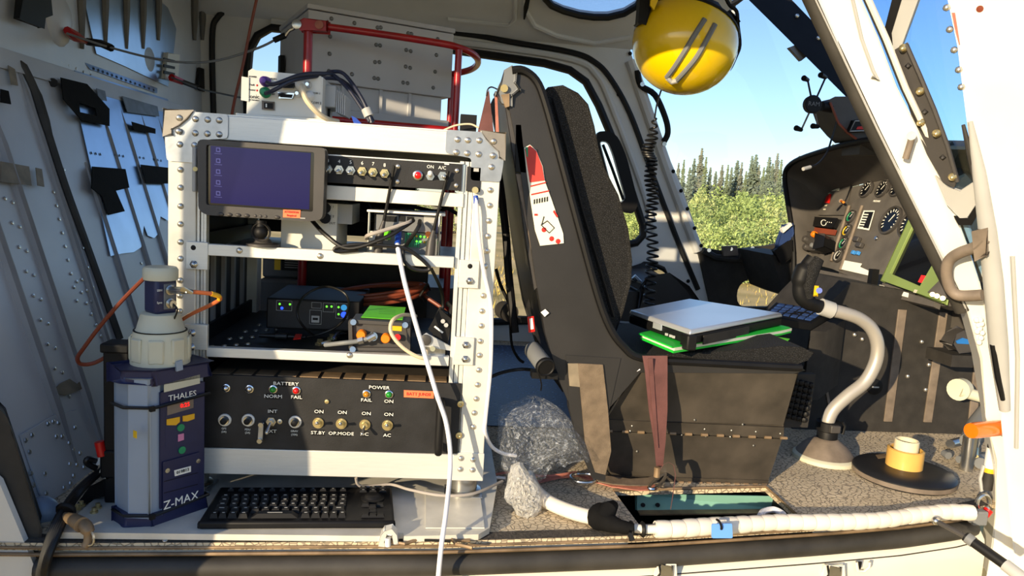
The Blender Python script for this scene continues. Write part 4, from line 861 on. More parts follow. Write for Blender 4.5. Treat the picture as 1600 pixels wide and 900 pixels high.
# brown coax coil behind
cc_ = []
for i in range(0, 5*18+1):
    q_ = i/18*2*math.pi; t_ = i/90; cc_.append(V(.33+(.105+.006*math.sin(i*.21))*math.cos(q_), .30+(.050+.01*math.sin(i*.13))*math.sin(q_)+.004*t_, .352+.012*t_+.012*math.sin(q_*1.0+1)+.006*math.sin(i*.37)))
cx = thing('coax_coil', 'coil of reddish brown coaxial cable resting above the receiver', 'cable coil', (.33,.30,.34))
mk('coil', B().tube(cc_, .0042, 8), m_brownc, cx)
mk('tail', B().tube(cat([cc_[-1], V(.43,.30,.36), V(.48,.27,.33), V(.50,.24,.30)],5), .0042, 8), m_brownc, cx)
mk('cable_tie', B().tube([V(.43,.29,.345),V(.425,.27,.36),V(.44,.28,.385),V(.445,.30,.37)], .003, 6), m_cablek, cx)
# laser sensor with lime label
sn = thing('sensor_box', 'dark grey sensor box with lime green top label and orange caps', 'sensor', (.40,.03,S2))
SYY = .012
mk('front_frame', B().holed(rnd([A(x,y,Y=SYY) for x,y in ((544,499),(641,505),(641,549),(545,548))],.006,3), [rnd([A(x,y,Y=SYY) for x,y in ((550,505),(636,510),(635,544),(551,543))],.004,3)], (0,.012,0)), m_charc, sn, bevel=.001)
zt2 = A(560,498,Y=SYY+.02)[2]-.002
a, b_ = A(548,500,Y=SYY+.012), A(640,548,Y=SYY+.012)
mk('housing', B().box(a[0], b_[0], SYY+.008, .10, S2+.001, zt2), m_charc, sn, bevel=.003)
lt = [A(x,y,Z=zt2+.001) for x,y in ((578,477.5),(634,480.5),(629,500),(564,496))]
lb = mk('lime_label', B().prism(lt, (0,0,.0006)), m_lime, sn, label='lime green label on the top face')
for yy in (484,487,490): mk('print_line', B().obox(A(592,yy,Z=zt2+.0018), A(618,yy+1,Z=zt2+.0018)-A(592,yy,Z=zt2+.0018), V(0,.0012,0), V(0,0,.0002)), m_textk, lb)
for x, y in ((552,503.5),(633,508),(551,546)): mk('corner_screw', B().cyl(A(x,y,Y=SYY-.005), A(x,y,Y=SYY), .0055, n=10), m_steel, sn)
for x, y in ((565,522.5),(603,528)): mk('orange_cap', B().lathe([(.0085,-.006),(.0085,.008),(.007,.010),(.0001,.010)], A(x,y,Y=SYY), (0,-1,0), 18), m_orange, sn)
mk('elbow_fitting', B().cyl(A(582,525,Y=SYY+.01), A(583,526,Y=SYY-.012), .008, n=12).cyl(A(586,524,Y=SYY-.012), A(574,530,Y=SYY-.014), .007, n=12), m_steel, sn)
mk('hose', B().tube(cat([A(575,529,Y=SYY-.013),A(560,533,Y=SYY-.012),A(535,536,Y=0),A(508,539,Y=.02)],4), .0042, 10), m_grey, sn)
mk('fitting_collar', B().cyl(A(568,531,Y=SYY-.013), A(560,533,Y=SYY-.012), .0065, n=6), m_steel, sn)
mk('yellow_label', B().prism([A(x,y,Y=SYY+.007) for x,y in ((613,507),(628,508),(627.5,517.5),(613,516.5))], (0,.001,0)), m_yellow, sn)
mk('red_plug', B().cyl(A(621,527,Y=SYY-.003), A(621,527,Y=SYY+.01), .006, n=12), m_redd, sn)
fl_ = thing('brass_fitting', 'brass nuts and bent pipe beside the sensor on lower shelf', 'fitting', A(505,538,Z=S2)*V(1,1,0)+V(0,0,S2))
for x, y in ((500,536),(519,527)): mk('nut', B().lathe([(.010,0),(.010,.004),(.006,.005),(.006,.011),(.0001,.012)], A(x,y+3,Z=S2), n=6), m_brass, fl_)
mk('pipe', B().tube(cat([A(502,537,Z=S2+.008),A(518,532,Z=S2+.012),A(528,521,Z=S2+.014),A(540,520,Z=S2+.010)],4), .0038, 8), m_steel, fl_)
cable('beige_loop_cable', 'beige cable arching over the sensor box front', [A(650,494,Y=.05),A(630,492,Y=.02),A(614,500,Y=-.010),A(610,515,Y=-.016),A(617,530,Y=-.018),A(632,545,Y=-.018),A(650,556,Y=-.016),A(664,559,Y=-.012),A(666,548,Y=.0)], .0034, m_cabler)
fb = thing('relay_block', 'black relay block with small buttons leaning at the shelf right end', 'relay', A(690,535,Y=.03)*V(1,1,0)+V(0,0,S2))
fp = [A(x,y,Y=.02) for x,y in ((672,514),(688,486),(708,497),(698,533),(690,531))]
mk('body', B().prism(fp, (0,.03,0)), m_black, fb, bevel=.003); 
for x, y in ((692,502),(697,508)): mk('button', B().cyl(A(x,y,Y=.014), A(x,y,Y=.02), .004, n=10), m_lgrey, fb)
mk('label', B().prism([A(x,y,Y=.0195) for x,y in ((680,509),(693,519),(691,521),(678,511))], (0,.0004,0)), m_text, fb)
mk('stand', B().box(*(lambda c:(c[0]-.016,c[0]+.012,.025,.05,S2,c[2]))(A(690,525,Y=.03))), m_blackm, fb)
mk('stem', B().tube([A(703,500,Y=.03),A(707,480,Y=.04),A(700,474,Y=.05)], .006, 8), m_black, fb)
vb = thing('valve_lever', 'silver lever plate with a round black dial near the rack right post', 'lever', A(676,548,Y=.0)*V(1,0,0)+V(0,.005,S2))
mk('plate', B().prism([A(x,y,Y=.008) for x,y in ((658,526),(666,521),(675,525),(706,543),(706,548),(662,541))], (0,.004,0)), m_lid, vb, bevel=.001)
mk('dial', B().lathe([(.010,0),(.010,.004),(.008,.005),(.0001,.005)], A(665.5,531,Y=.008), (0,-1,0), 18), m_charc, vb)
mk('support', B().box(*(lambda c:(c[0]-.01,c[0]+.03,.009,.014,S2,c[2]))(A(670,541,Y=.01))), m_steel, vb); mk('pivot', B().cyl(A(676,545,Y=-.002), A(676,545,Y=.01), .005, n=8), m_brass, vb)
# grey box with data plate seen through the rack
gx = thing('grey_equipment_case', 'grey equipment case with yellow tag and black data plate behind the receiver', 'equipment', (.12,.56,.0))
a, b_ = A(404,402,Y=.56), A(484,470,Y=.56)
mk('body', B().box(a[0], .60, .56, .86, .0, .34), m_dgrey, gx, bevel=.006)
zt3 = A(440,400,Y=.58)[2]
mk('upper_body', B().box(a[0], b_[0]+.02, .60, .84, .34, .43), m_dgrey, gx, bevel=.006)
for pxs, m, nm in (((429,403,438,422),m_yellow,'yellow_tag'),((440,403,477,424),m_black,'data_plate')):
    p, q_ = A(pxs[0],pxs[1],Y=.598), A(pxs[2],pxs[3],Y=.598); pt = mk(nm, B().box(p[0],q_[0],.5975,.6,q_[2],p[2]), m, gx)
    if nm == 'data_plate':
        for k in range(4): mk('print_line', B().box(p[0]+.008,q_[0]-.008,.597,.5975,p[2]-.006-.006*k,p[2]-.004-.006*k), m_lgrey, pt)
mk('black_panel', B().box(A(488,0,Y=.6)[0], A(690,0,Y=.6)[0], .54, .56, .20, A(620,404,Y=.54)[2]), m_blackm, gx)  # black sheet widened to stand in for dark clutter behind the coil
# ---------------------------------------------------------------- on top of the rack
ZR = ZT+.002
tb = thing('converter_box', 'white electronics box with purple, green and serial connectors on the rack top', 'electronics', (.18,.08,ZR))
TY = .045
bp_ = lambda x, y, o=0.: A(x, y, Y=TY+o)
a, b_ = bp_(388,112), bp_(503,182)
ztb = (bp_(388,112)[2]+bp_(503,120)[2])/2
mk('body', B().box(a[0], b_[0], TY, TY+.12, ZR+.001, ztb), m_offw, tb, bevel=.001)
mk('face', B().prism([bp_(x,y,-.001) for x,y in ((388,111),(394,107),(400,110),(502,119),(502,184),(385,178))], (0,.001,0)), m_offw, tb)
mk('side_flange', B().prism([bp_(x,y,-.003) for x,y in ((378,120),(389,121),(388,158),(377,156))], (0,.003,0)), m_offw, tb, bevel=.0006)
mk('base_flange', B().box(bp_(371,178)[0], bp_(512,190)[0], TY-.012, TY+.13, ZR, ZR+.006), m_offw, tb, bevel=.001)
def conn(x, y, m, r=.0085, L=.016): return mk('connector', B().lathe([(r*1.1,0),(r*1.1,.003),(r,.004),(r*.9,L),(r*.5,L+.004),(.0001,L+.004)], bp_(x,y), (0,-1,0), 16), m, tb)
conn(415.5,128,m_purple); conn(415.5,145,m_green); conn(471,133,m_whitep,.010,.012); conn(482,133,m_chrome,.006,.010); conn(466,147,m_chrome,.006,.010); conn(484,150,m_whitep,.008,.008)
for x, y in ((449,133),(447,149.5)):
    d_ = mk('serial_port', B().prism([bp_(x+dx,y+dy,-.006) for dx,dy in ((-12,-4.5),(12,-3),(10.5,5),(-10.5,3.5))], (0,.006,0)), m_chrome, tb, bevel=.001); mk('port_core', B().prism([bp_(x+dx,y+dy,-.0066) for dx,dy in ((-10.5,-3),(10.5,-1.8),(9,3.6),(-9,2.4))], (0,.001,0)), m_black, d_)
rk = mk('rocker_switch', B().prism([bp_(x,y,-.004) for x,y in ((410,158),(428.5,159.5),(428,171.5),(410,170))], (0,.004,0)), m_handle, tb, bevel=.001); mk('rocker', B().prism([bp_(x,y,-.006) for x,y in ((412.5,160),(426,161),(426,170),(412.5,169))], (0,.002,0)), m_black, rk); mk('rocker_mark', B().prism([bp_(x,y,-.0065) for x,y in ((415,162),(417,162),(417,167.5),(415,167.5))], (0,.0005,0)), m_text, rk)
for y in (133.5,141.5): mk('led', B().ball(bp_(402,y), .0022, 8), m_redd, tb)
for s, x, y, h in (('Fault',394,132.5,.0032),('Power',394,140.5,.0032),('VIDEO',427,123.5,.0030),('KBD',426,147,.0032),('COM 1',494,146,.0035),('COM 2',494,161,.0042),('sonic',396,151,.0070),('ELECTRONICS',396,156.5,.0022),('POWER',395,120,.0028)): text('label', s, bp_(x,y,-.001), h, m_textk, tb)
pbox('heat_sink', tb, m_lgrey, 506, 132, 524, 168, TY+.03, .09, .002)
for i in range(5): x0 = bp_(525+i*3,140+i*2,.03); mk('fin', B().box(x0[0],x0[0]+.0025,TY+.035,TY+.11,bp_(520,172+i)[2],x0[2]), m_lgrey, tb)
mk('fin_leg', B().box(*(lambda c:(c[0]-.002,c[0]+.002,TY+.06,TY+.064,ZR,c[2]))(bp_(514,168,.06))), m_black, tb)
cable('dark_blue_cable', 'dark blue cable arching from the purple plug over the grey heat sink', [A(417,129,Y=.025),A(430,131,Y=.012),A(470,117,Y=.02),A(505,115,Y=.05),A(522,118,Y=.08),A(545,140,Y=.06),A(566,170,Y=.04),A(578,190,Y=.03)], .0036, m_cableb)
cable('dark_blue_cable', 'dark blue cable arching from the green plug beside its twin', [A(415,146,Y=.025),A(428,141,Y=.012),A(460,125,Y=.018),A(500,118,Y=.05),A(520,112,Y=.09),A(538,116,Y=.08),A(560,145,Y=.05),A(574,172,Y=.035),A(581,192,Y=.03)], .0036, m_cableb)
cable('dark_blue_cable', 'dark blue cable on the far side of the cable pair by the heat sink', [A(505,122,Y=.12),A(530,124,Y=.11),A(552,140,Y=.08),A(568,160,Y=.05),A(583,190,Y=.04)], .0036, m_cableb)
mk('cable_sleeve', B().cyl(A(572,170,Y=.036), A(577,182,Y=.034), .009, n=12), m_lgrey, label='grey sleeve gathering the dark blue cables above the rack top', cat='cable sleeve')
cable('cream_cable', 'cream cable curving down from the round white connector', [A(472,134,Y=.028),A(472,140,Y=.012),A(480,158,Y=.010),A(495,175,Y=.015),A(512,186,Y=.03),A(528,190,Y=.05)], .0046, m_cabler)
mk('blue_clip', B().prism([A(x,y,Y=.06) for x,y in ((549,181),(556,184),(566,194),(553,194))], (0,.01,0)), m_blue, label='blue plastic clip on the rack top below the red rail', cat='clip')
cable('hanging_brown_cable', 'thin brown cable dropping from the ceiling to the rack rear', [A(403,-10,Y=.5),A(392,40,Y=.5),A(380,100,Y=.5),A(368,150,Y=.48),A(362,182,Y=.46),A(362,190,Y=.45)], .0035, m_brownc)
# ---------------------------------------------------------------- red guard frame
YR = .52
rf = thing('guard_frame', 'red tubular guard frame standing behind the rack around the case', 'guard frame', (.32,YR,0))
pr = lambda x, y, Y=YR: A(x, y, Y=Y)
hoop = cat([pr(512,42),pr(600,54),pr(690,68),pr(715,74,.53),pr(735,82,.56),pr(746,92,.61),pr(745,102,.68),pr(732,110,.74),pr(706,116,.78)],6)
mk('hoop', B().tube(hoop, .0085, 12), m_red, rf)
l0 = pr(482,42); mk('upright', B().cyl(l0+V(0,0,.004), V(l0[0],YR,0), .0105, n=14), m_red, rf)
r0_ = pr(717,78); mk('upright', B().cyl(r0_, V(r0_[0],YR,0), .0085, n=14), m_red, rf)
mk('upright', B().cyl(hoop[-1], V(hoop[-1][0],hoop[-1][1],0), .008, n=12), m_red, rf)
jz = pr(495,40); jb = mk('joint_plate', B().prism([pr(x,y,YR-.012) for x,y in ((462,36),(475,30),(512,33),(512,49),(470,46))], (0,.024,0)), m_red, rf, bevel=.003)
for x, y, r in ((499,39,.010),(464,38,.011)): mk('joint_ring', B().lathe([(r,0),(r,.004),(r*.5,.005),(.0001,.005)], pr(x,y,YR-.012), (0,-1,0), 14), m_pinkw if x > 480 else m_steel, jb)
b0, b1_ = pr(525,187), pr(712,204); mk('lower_rail', B().cyl(b0-(b1_-b0)*.3, b1_, .008, n=12), m_red, rf)
mk('lower_rail', B().cyl(b1_, V(hoop[-1][0],hoop[-1][1],b1_[2]), .008, n=12), m_red, rf)
# ---------------------------------------------------------------- grey instrument case
CO = A(482,5,Y=.60); th = math.radians(23); cu, cw = V(math.cos(th),math.sin(th),0), V(-math.sin(th),math.cos(th),0)
CN = cw
def cf(x, y, o=0.): return ON(x, y, CO-CN*o, CN)
zct = CO[2]; zcb = cf(600,140)[2]; wid = (cf(709,60)-CO) @ cu; dep = .34
cs = thing('instrument_case', 'large grey riveted instrument case inside the red guard frame', 'case', CO*V(1,1,0)+cu*wid/2+cw*dep/2+V(0,0,b1_[2]))
mk('upper_box', B().obox(CO*V(1,1,0)+V(0,0,zcb), cu*wid, cw*dep, V(0,0,zct-zcb-.014)), m_case, cs, bevel=.002)
mk('lid', B().obox(CO*V(1,1,0)-cu*.003-cw*.003+V(0,0,zct-.012), cu*(wid+.006), cw*(dep+.006), V(0,0,.012)), m_case, cs, bevel=.002)
zl0 = b1_[2]+.008
mk('lower_box', B().obox(CO*V(1,1,0)+cu*.05+cw*.015+V(0,0,zl0), cu*(wid-.07), cw*(dep-.03), V(0,0,zcb-zl0)), m_case, cs, bevel=.002)
mk('base_skid', B().obox(CO*V(1,1,0)+cu*.02+cw*.005+V(0,0,zl0), cu*(wid-.02), cw*(dep-.01), V(0,0,.035)), m_case, cs, bevel=.002)
for t_ in (.09,.19,.27): mk('rib', B().obox(CO*V(1,1,0)+cu*t_+cw*.009+V(0,0,zl0+.03), cu*.008, cw*.01, V(0,0,zcb-zl0-.03)), m_case, cs)
scs = B().lathe([(.0055,0),(.0045,.002),(.0018,.0022),(.0001,.001)], (0,0,0), -CN, 8).mesh('case_screw'); scs.materials.append(m_dsteel)
for x, y in ((518,29),(554,36),(590,43),(595,43),(638,52),(643,53),(684,61),(516,57),(515,84),(514,111),(588,70),(594,71),(635,78),(642,80),(682,86),(586,97),(593,97),(634,104),(641,106),(680,112),(550,116),(585,122),(591,123),(630,129),(637,130),(677,137)): inst('case_screw', scs, cs, cf(x,y))
lft = CO*V(1,1,0)-cu*.004
mk('side_latch', B().obox(lft+cw*.25+V(0,0,zcb+.04), -cu*.012, cw*.03, V(0,0,.05)), m_black, cs)
mk('connector_block', B().obox(lft+cw*.03+V(0,0,zl0+.02), -cu*.03, cw*.12, V(0,0,.05)), m_grey, cs, bevel=.004)
mk('black_cable_gland', B().cyl(lft+cw*.12-cu*.02+V(0,0,zcb-.012), lft+cw*.36-cu*.03+V(0,0,zcb-.02), .018, n=12), m_black, cs)
# ---------------------------------------------------------------- wire ropes
w1 = thing('wire_rope_tie', 'long wire rope with red turnbuckle tying the bulkhead to the red frame', 'wire rope', W(112,58))
q0, q1 = U(104,52,.03), pr(462,40)
mid = [A(175,75,Y=.60), A(260,95,Y=.56), A(330,96,Y=.54), A(395,78,Y=.53), A(430,62,Y=.525)]
mk('rope', B().tube(cat([q0]+mid+[q1],5), .0028, 6), m_grey, w1)
mk('turnbuckle', B().tube([U(105,47,.03),U(116,56,.03),U(134,65,.034)], [.009,.013,.006], 8), m_red, w1); mk('sleeve', B().tube([U(136,65,.03),A(158,68,Y=.62),A(174,75,Y=.6)], .009, 8), m_black, w1)
mk('swage', B().tube([A(428,63,Y=.525),A(446,55,Y=.523)], .007, 8), m_black, w1); mk('hook', B().tube(cat([A(446,56,Y=.522),A(452,48,Y=.52),A(458,45,Y=.52),A(464,40,Y=.515)],4), .0042, 8), m_steel, w1)
w2_ = thing('wire_rope_tie', 'short wire rope with dark red end running behind the rack corner', 'wire rope', U(268,120))
q2 = U(268,121,.035); mk('rope', B().tube([q2, A(320,141,Y=1.1), A(378,153,Y=.9)], .003, 6), m_grey, w2_); mk('turnbuckle', B().tube([q2, U(285,128,.05)], [.012,.010], 8), m_redd, w2_); mk('sleeve', B().tube([U(286,128,.05),A(312,138,Y=1.12)], .008, 8), m_black, w2_)
ab = mk('anchor_bracket', B().prism([U(x,y,.004) for x,y in ((256,82),(275,86),(272,126),(252,122))], (.012,0,0)), m_offw, wall, bevel=.002)
for y in (90,100,110): mk('anchor_clip', B().prism([U(x,y+d,.016) for x,d in ((255,0),(272,4),(272,8),(255,5))], (.003,0,0)), m_black, ab)
mk('ceiling_bracket', B().prism([U(x,y,.02) for x,y in ((26,-8),(70,-8),(73,22),(62,26),(60,43),(22,28))], (.012,0,0)), m_black, wall, bevel=.002)
mk('wall_dome', B().ball(U(91,32,.0), .055, 16, (.35,1,1.1)), m_wall, wall)
mk('wall_knob', B().cyl(U(83,129,.0), U(83,129,.02), .010, n=10), m_black, wall)
mk('hole_plate', B().lathe([(.045,0),(.001,.003)], U(234,98,.004), (1,0,0), 16), m_rib, wall)
mk('small_plate', B().prism([U(x,y,.006) for x,y in ((309,105),(321,109),(320,144),(306,140))], (.006,0,0)), m_black, wall)
# ================================================================== GNSS RECEIVER, KEYBOARD
ZO = V(-.002,-.130,.0145); ang = math.radians(50); zu, zw = V(math.cos(ang),math.sin(ang),0), V(-math.sin(ang),math.cos(ang),0); HZ = .262
zm = thing('satellite_receiver', 'tall navy and silver satellite receiver with beige radio head beside the keyboard', 'receiver', ZO+zu*.06+zw*.05)
WZ, DZ = .118, .060
def zp(a, b, z): return ZO+zu*a+zw*b+V(0,0,z)
def zpoly(pts, z0, z1): return B().prism([zp(a,b,z0) for a,b in pts], (0,0,z1-z0))
core = [(.022,0),(WZ,0),(WZ,DZ),(0,DZ),(0,.022)]
mk('base_cap', zpoly([(.024,-.006),(WZ+.004,-.006),(WZ+.004,DZ),(-.006,DZ),(-.006,.024)],0,.022), m_navy, zm, bevel=.003)
mk('body', zpoly(core,.014,HZ-.018), m_silverb, zm, bevel=.003)
mk('corner_column', zpoly([(.020,-.004),(.040,-.004),(.040,.01),(.01,.03),(-.003,.022)],.016,HZ-.014), m_silverb, zm, bevel=.003)
mk('top_cap', zpoly([(.026,-.008),(WZ+.006,-.008),(WZ+.006,DZ+.004),(-.008,DZ+.004),(-.008,.026)],HZ-.022,HZ), m_navy, zm, bevel=.005)
fp_ = mk('front_panel', B().prism([zp(a,-.001,z) for a,z in ((.036,.026),(WZ-.003,.026),(WZ-.003,HZ-.036),(.085,HZ-.032),(.036,HZ-.040))], -zw*.006), m_navy, zm, bevel=.002)
ZN = zw
def zf(x, y, o=.0075): return ON(x, y, ZO-zw*o, ZN)
def zq(name, pts, m, o=.0075, par=None, th=.0008): return mk(name, B().prism([zf(x,y,o) for x,y in pts], -zw*th), m, par or zm)
zq('beige_plate', ((256,600),(312,585),(312,599),(256,613)), m_beige, .0072)
zq('latch', ((273,565),(283,562),(284,577),(274,580)), m_silverb, .010, th=.004)
uz = nrm(zf(306,611)-zf(263,623))
text('lettering', 'THALES', zf(285,618.5,.0080), .0100, m_text, zm, u=zu, wide=1.05)
text('lettering', 'Z-MAX', zf(283,782,.0104), .0150, m_text, zm, u=zu, wide=.98)
zq('display_window', ((261,632),(302,623),(302,637),(261,649)), m_handle, .0072); text('red_digits', '0:25', zf(289,633,.0082), .0072, m_ledr, zm, u=zu)
zq('status_marks', ((264,630),(268,629),(268,631),(264,632)), m_text); zq('status_marks', ((282,626),(288,625),(288,627),(282,628)), m_text)
for pts in (((260,655),(280,651),(280,659),(274,664),(260,664)), ((285,650),(303,646),(303,654),(292,658),(285,658))): zq('amber_button', pts, m_amber, .0072, th=.002)
for x, y in ((282,668),(284,703)): c = zf(x,y,.0072); mk('green_button', B().lathe([(.0062,0),(.0062,.002),(.0001,.0022)], c, -zw, 20), m_green, zm)
zq('pink_square', ((278,679),(287,677),(287,687),(278,690)), m_pink)
zq('key_bezel', ((258,642),(308,629),(308,688),(258,700)), m_navy, .0068, th=.0005)
bc = zq('battery_cover', ((254,722),(311,706),(310,782),(254,800)), m_navy, .0085, th=.0015)
zq('sticker', ((272,735),(298,728),(298,737),(273,744)), m_text, .0102); text('sticker_print', '019813', zf(285.5,736,.0112), .0055, m_textk, zm, u=zu)
for x, y in ((261,735),(309,720)): c = zf(x,y,.0092); mk('cover_screw', B().lathe([(.0045,0),(.004,.002),(.0001,.0022)], c, -zw, 12), m_steel, bc)
for k in (0,1): zq('cover_groove', ((256,752+k*18),(309,738+k*18),(309,739+k*18),(256,753+k*18)), m_black, .0101, th=.0003)
def ZL(x, y, o=.002): return ON(x, y, ZO-zu*o, zu)
0 and mk('side_recess', B().prism([ZL(x,y) for x,y in ((193,570),(211,585),(211,650),(193,640))], -zu*.001), m_silverb, zm)
mk('yellow_mark', B().prism([ZL(x,y,.0035) for x,y in ((209,672),(214,674),(214,685),(209,683))], -zu*.001), m_yellow, zm)
for z0 in (.019, .200):
    t_ = [(-.007,DZ),(-.007,.024),(.024,-.010),(WZ+.004,-.010),(WZ+.004,DZ)]
    bd = mk('cable_tie', B().tube([zp(a,b,z0+(.006 if a > .1 else 0)) for a,b in t_], .0028, 6), m_cablek, zm); mk('tie_head', B().cbox(zp(.020,-.012,z0), zu*.008, zw*.006, V(0,0,.008)), m_black, bd)
hc = V(.010,-.060,ZO[2]+HZ)
mk('head_cone', B().lathe([(.046,0),(.046,.006),(.044,.040),(.041,.052),(.040,.054),(.037,.056),(.030,.082),(.026,.084)], hc, n=28), m_beige, zm)
for k in range(8):
    q_ = k*math.pi/4+.2; d_ = V(math.cos(q_),math.sin(q_),0); mk('grip_flat', B().cbox(hc+d_*.0435+V(0,0,.025), np.cross(V(0,0,1),d_)*.024, d_*.006, V(0,0,.040)), m_beige, zm, bevel=.003)
mk('groove', B().lathe([(.0412,.0535),(.0412,.0550)], hc, n=28), m_black, zm)
mk('neck', B().cbox(hc+V(0,0,.112), zu*.038, zw*.038, V(0,0,.060)), m_navy, zm, bevel=.006)
mk('head_cap', B().lathe([(.026,.138),(.027,.142),(.027,.155),(.024,.159),(.0001,.159)], hc, n=20), m_beige, zm)
cp_ = hc+V(0,0,.112)
mk('port_plate', B().cbox(cp_-zw*.0195+zu*.004, zu*.020, zw*.002, V(0,0,.042)), m_grey, zm, bevel=.002)
for dz in (.011,-.011): mk('port', B().lathe([(.0085,0),(.0085,.003),(.006,.004),(.006,.010),(.003,.010)], cp_-zw*.0205+zu*.004+V(0,0,dz), -zw, 12), m_steel, zm)
for dz, s in ((.011,'SBN'),(-.009,'Sync')): text('port_label', s, cp_-zw*.0192-zu*.013+V(0,0,dz), .0036, m_text, zm, u=zu)
mk('dust_cap_leash', B().tube(cat([cp_-zw*.03+zu*.004+V(0,0,-.011), cp_-zw*.036+zu*.008+V(0,0,-.02), cp_-zw*.03+zu*.006+V(0,0,-.036)],4), .0014, 6), m_cablek, zm)
c0_ = cp_-zw*.022+zu*.004+V(0,0,.011)
cxl = thing('coax_jumper', 'orange-brown coaxial jumper with yellow band bending back from the receiver head', 'cable', A(330,470,Y=-.05))
Pj = [c0_, A(287,454,Y=-.13), A(300,456,Y=-.12), A(330,459,Y=-.10), A(342,463,Y=-.09), A(343,468,Y=-.085), A(330,476,Y=-.07), A(300,490,Y=-.04), A(285,499,Y=-.02)]
mk('sheath', B().tube(cat(Pj[2:],5), .0034, 8), m_copper, cxl); mk('plug', B().tube(Pj[:3], [.006,.0058,.004], 10), m_steel, cxl); mk('yellow_band', B().tube(cat(Pj[3:6],4), .0040, 8), m_amber, cxl)
cable('brown_loop_cable', 'dull brown cable looping wide to the left of the satellite receiver', [A(228,432,Y=-.03),A(195,465,Y=-.02),A(160,505,Y=-.01),A(130,545,Y=0),A(121,560,Y=.01),A(128,569,Y=.02),A(150,566,Y=.03),A(185,545,Y=.03),A(215,522,Y=.02),A(235,505,Y=.01)], .0036, m_brownc)
hd = thing('mounting_bracket', 'black upright mounting bracket behind the satellite receiver', 'bracket', A(172,700,Y=-.02)*V(1,1,0)+V(0,0,.014))
a, b_ = A(160,540,Y=-.03), A(192,690,Y=-.03)
mk('upright', B().box(a[0], b_[0]+.01, -.03, .0, .014, a[2]), m_black, hd, bevel=.003); mk('head', B().box(a[0]-.003, b_[0]+.012, -.035, .01, a[2]-.012, a[2]+.004), m_black, hd, bevel=.003)
mk('foot_block', B().box(a[0]-.005, b_[0]+.01, -.035, -.01, .06, .11), m_black, hd, bevel=.004); mk('red_tab', B().cyl(A(155,690,Y=-.03), A(160,712,Y=-.03), .008, n=10), m_redd, hd)
# keyboard
KQ = [A(310,819,Z=.030), A(617,819,Z=.030), A(613,760,Z=.034), A(345,760,Z=.034)]
K0 = V(.098,-.138,.0145); kx, ky = V(.312,.012,0), V(-.008,.158,0)
KA, KB, KC, KD = A(309,812,Z=.032), A(617,811,Z=.032), A(612,757,Z=.032), A(344,757,Z=.032)
kb = thing('keyboard', 'black compact keyboard with built-in pointer pad on the plate under the rack', 'keyboard', (KA+KB)/2*V(1,1,0)+V(0,0,.0145))
base = [KA,KB,KC,KD]
mk('base', B().hexa([p*V(1,1,0)+V(0,0,.0145) for p in base]+[p*V(1,1,0)+V(0,0,.028) for p in base]), m_black, kb, bevel=.004)
f0, f1 = A(308,822,Z=.018), A(618,822,Z=.018)
mk('palm_edge', B().hexa([f0*V(1,1,0)+V(0,0,.0145), f1*V(1,1,0)+V(0,0,.0145), KB*V(1,1,0)+V(0,.004,.0145), KA*V(1,1,0)+V(0,.004,.0145), f0*V(1,1,0)+V(0,0,.022), f1*V(1,1,0)+V(0,0,.022), KB*V(1,1,0)+V(0,.004,.028), KA*V(1,1,0)+V(0,.004,.028)]), m_black, kb, bevel=.002)
def KP(s, t): return ((KA*(1-s)+KB*s)*(1-t)+(KD*(1-s)+KC*s)*t)*V(1,1,0)+V(0,0,.028)
km = B().hexa([(-.5,-.5,0),(.5,-.5,0),(.5,.5,0),(-.5,.5,0),(-.36,-.34,1),(.36,-.34,1),(.36,.42,1),(-.36,.42,1)]).mesh('key'); km.materials.append(m_black)
lgm = B().box(-.2,.2,-.16,.10,1.0,1.06).mesh('key_legend'); lgm.materials.append(m_lgrey)
lens = [nrm(KB-KA), nrm(KD-KA)]; KR = frame(lens[0], np.cross(V(0,0,1), lens[0])); KW, KH = np.linalg.norm(KB-KA), np.linalg.norm(KD-KA)
def key(s, t, w_, h_, legend=True, z=.007):
    o = inst('key', km, kb, KP(s,t), KR, scale=(w_*KW, h_*KH, z))
    if legend: inst('key_legend', lgm, kb, KP(s,t), KR, scale=(w_*KW*.8, h_*KH*.5, z))
rowsk = [(.14,[.05,.05,.06,.06,.30,.06,.06,.05,.05,.05]),(.27,[.085]+[.05]*10+[.085]),(.39,[.07]+[.0525]*11+[.06]),(.51,[.065]+[.0525]*12),(.63,[.0535]*13)]
for t, ws in rowsk:
    s = .045; tot = sum(ws); k_ = .70/tot
    for w_ in ws: key(s+w_*k_/2, t, w_*k_*.9, .105); s += w_*k_
for i in range(12): key(.075+i*.058, .88, .036, .05, True, .004)
for i in range(3):
    for j in range(2): key(.83+i*.058, .93-j*.09, .044, .05, True, .004)
mk('pointer_pad', B().lathe([(.021,0),(.021,.003),(.015,.004),(.012,.008),(.009,.009),(.0001,.008)], KP(.885,.62), n=24), m_black, kb)
for s, t in ((.845,.42),(.925,.42),(.885,.36),(.845,.13),(.885,.13),(.925,.13),(.885,.24)): key(s, t, .044, .07, False, .005)
cable('keyboard_lead', 'thin grey lead running behind the keyboard past the rack foot', [A(556,747,Z=.05),A(565,760,Z=.03),A(610,757,Z=.03),A(640,765,Z=.03),A(690,774,Z=.03),A(740,771,Z=.03),A(785,752,Z=.03)], .0028, m_cableg)
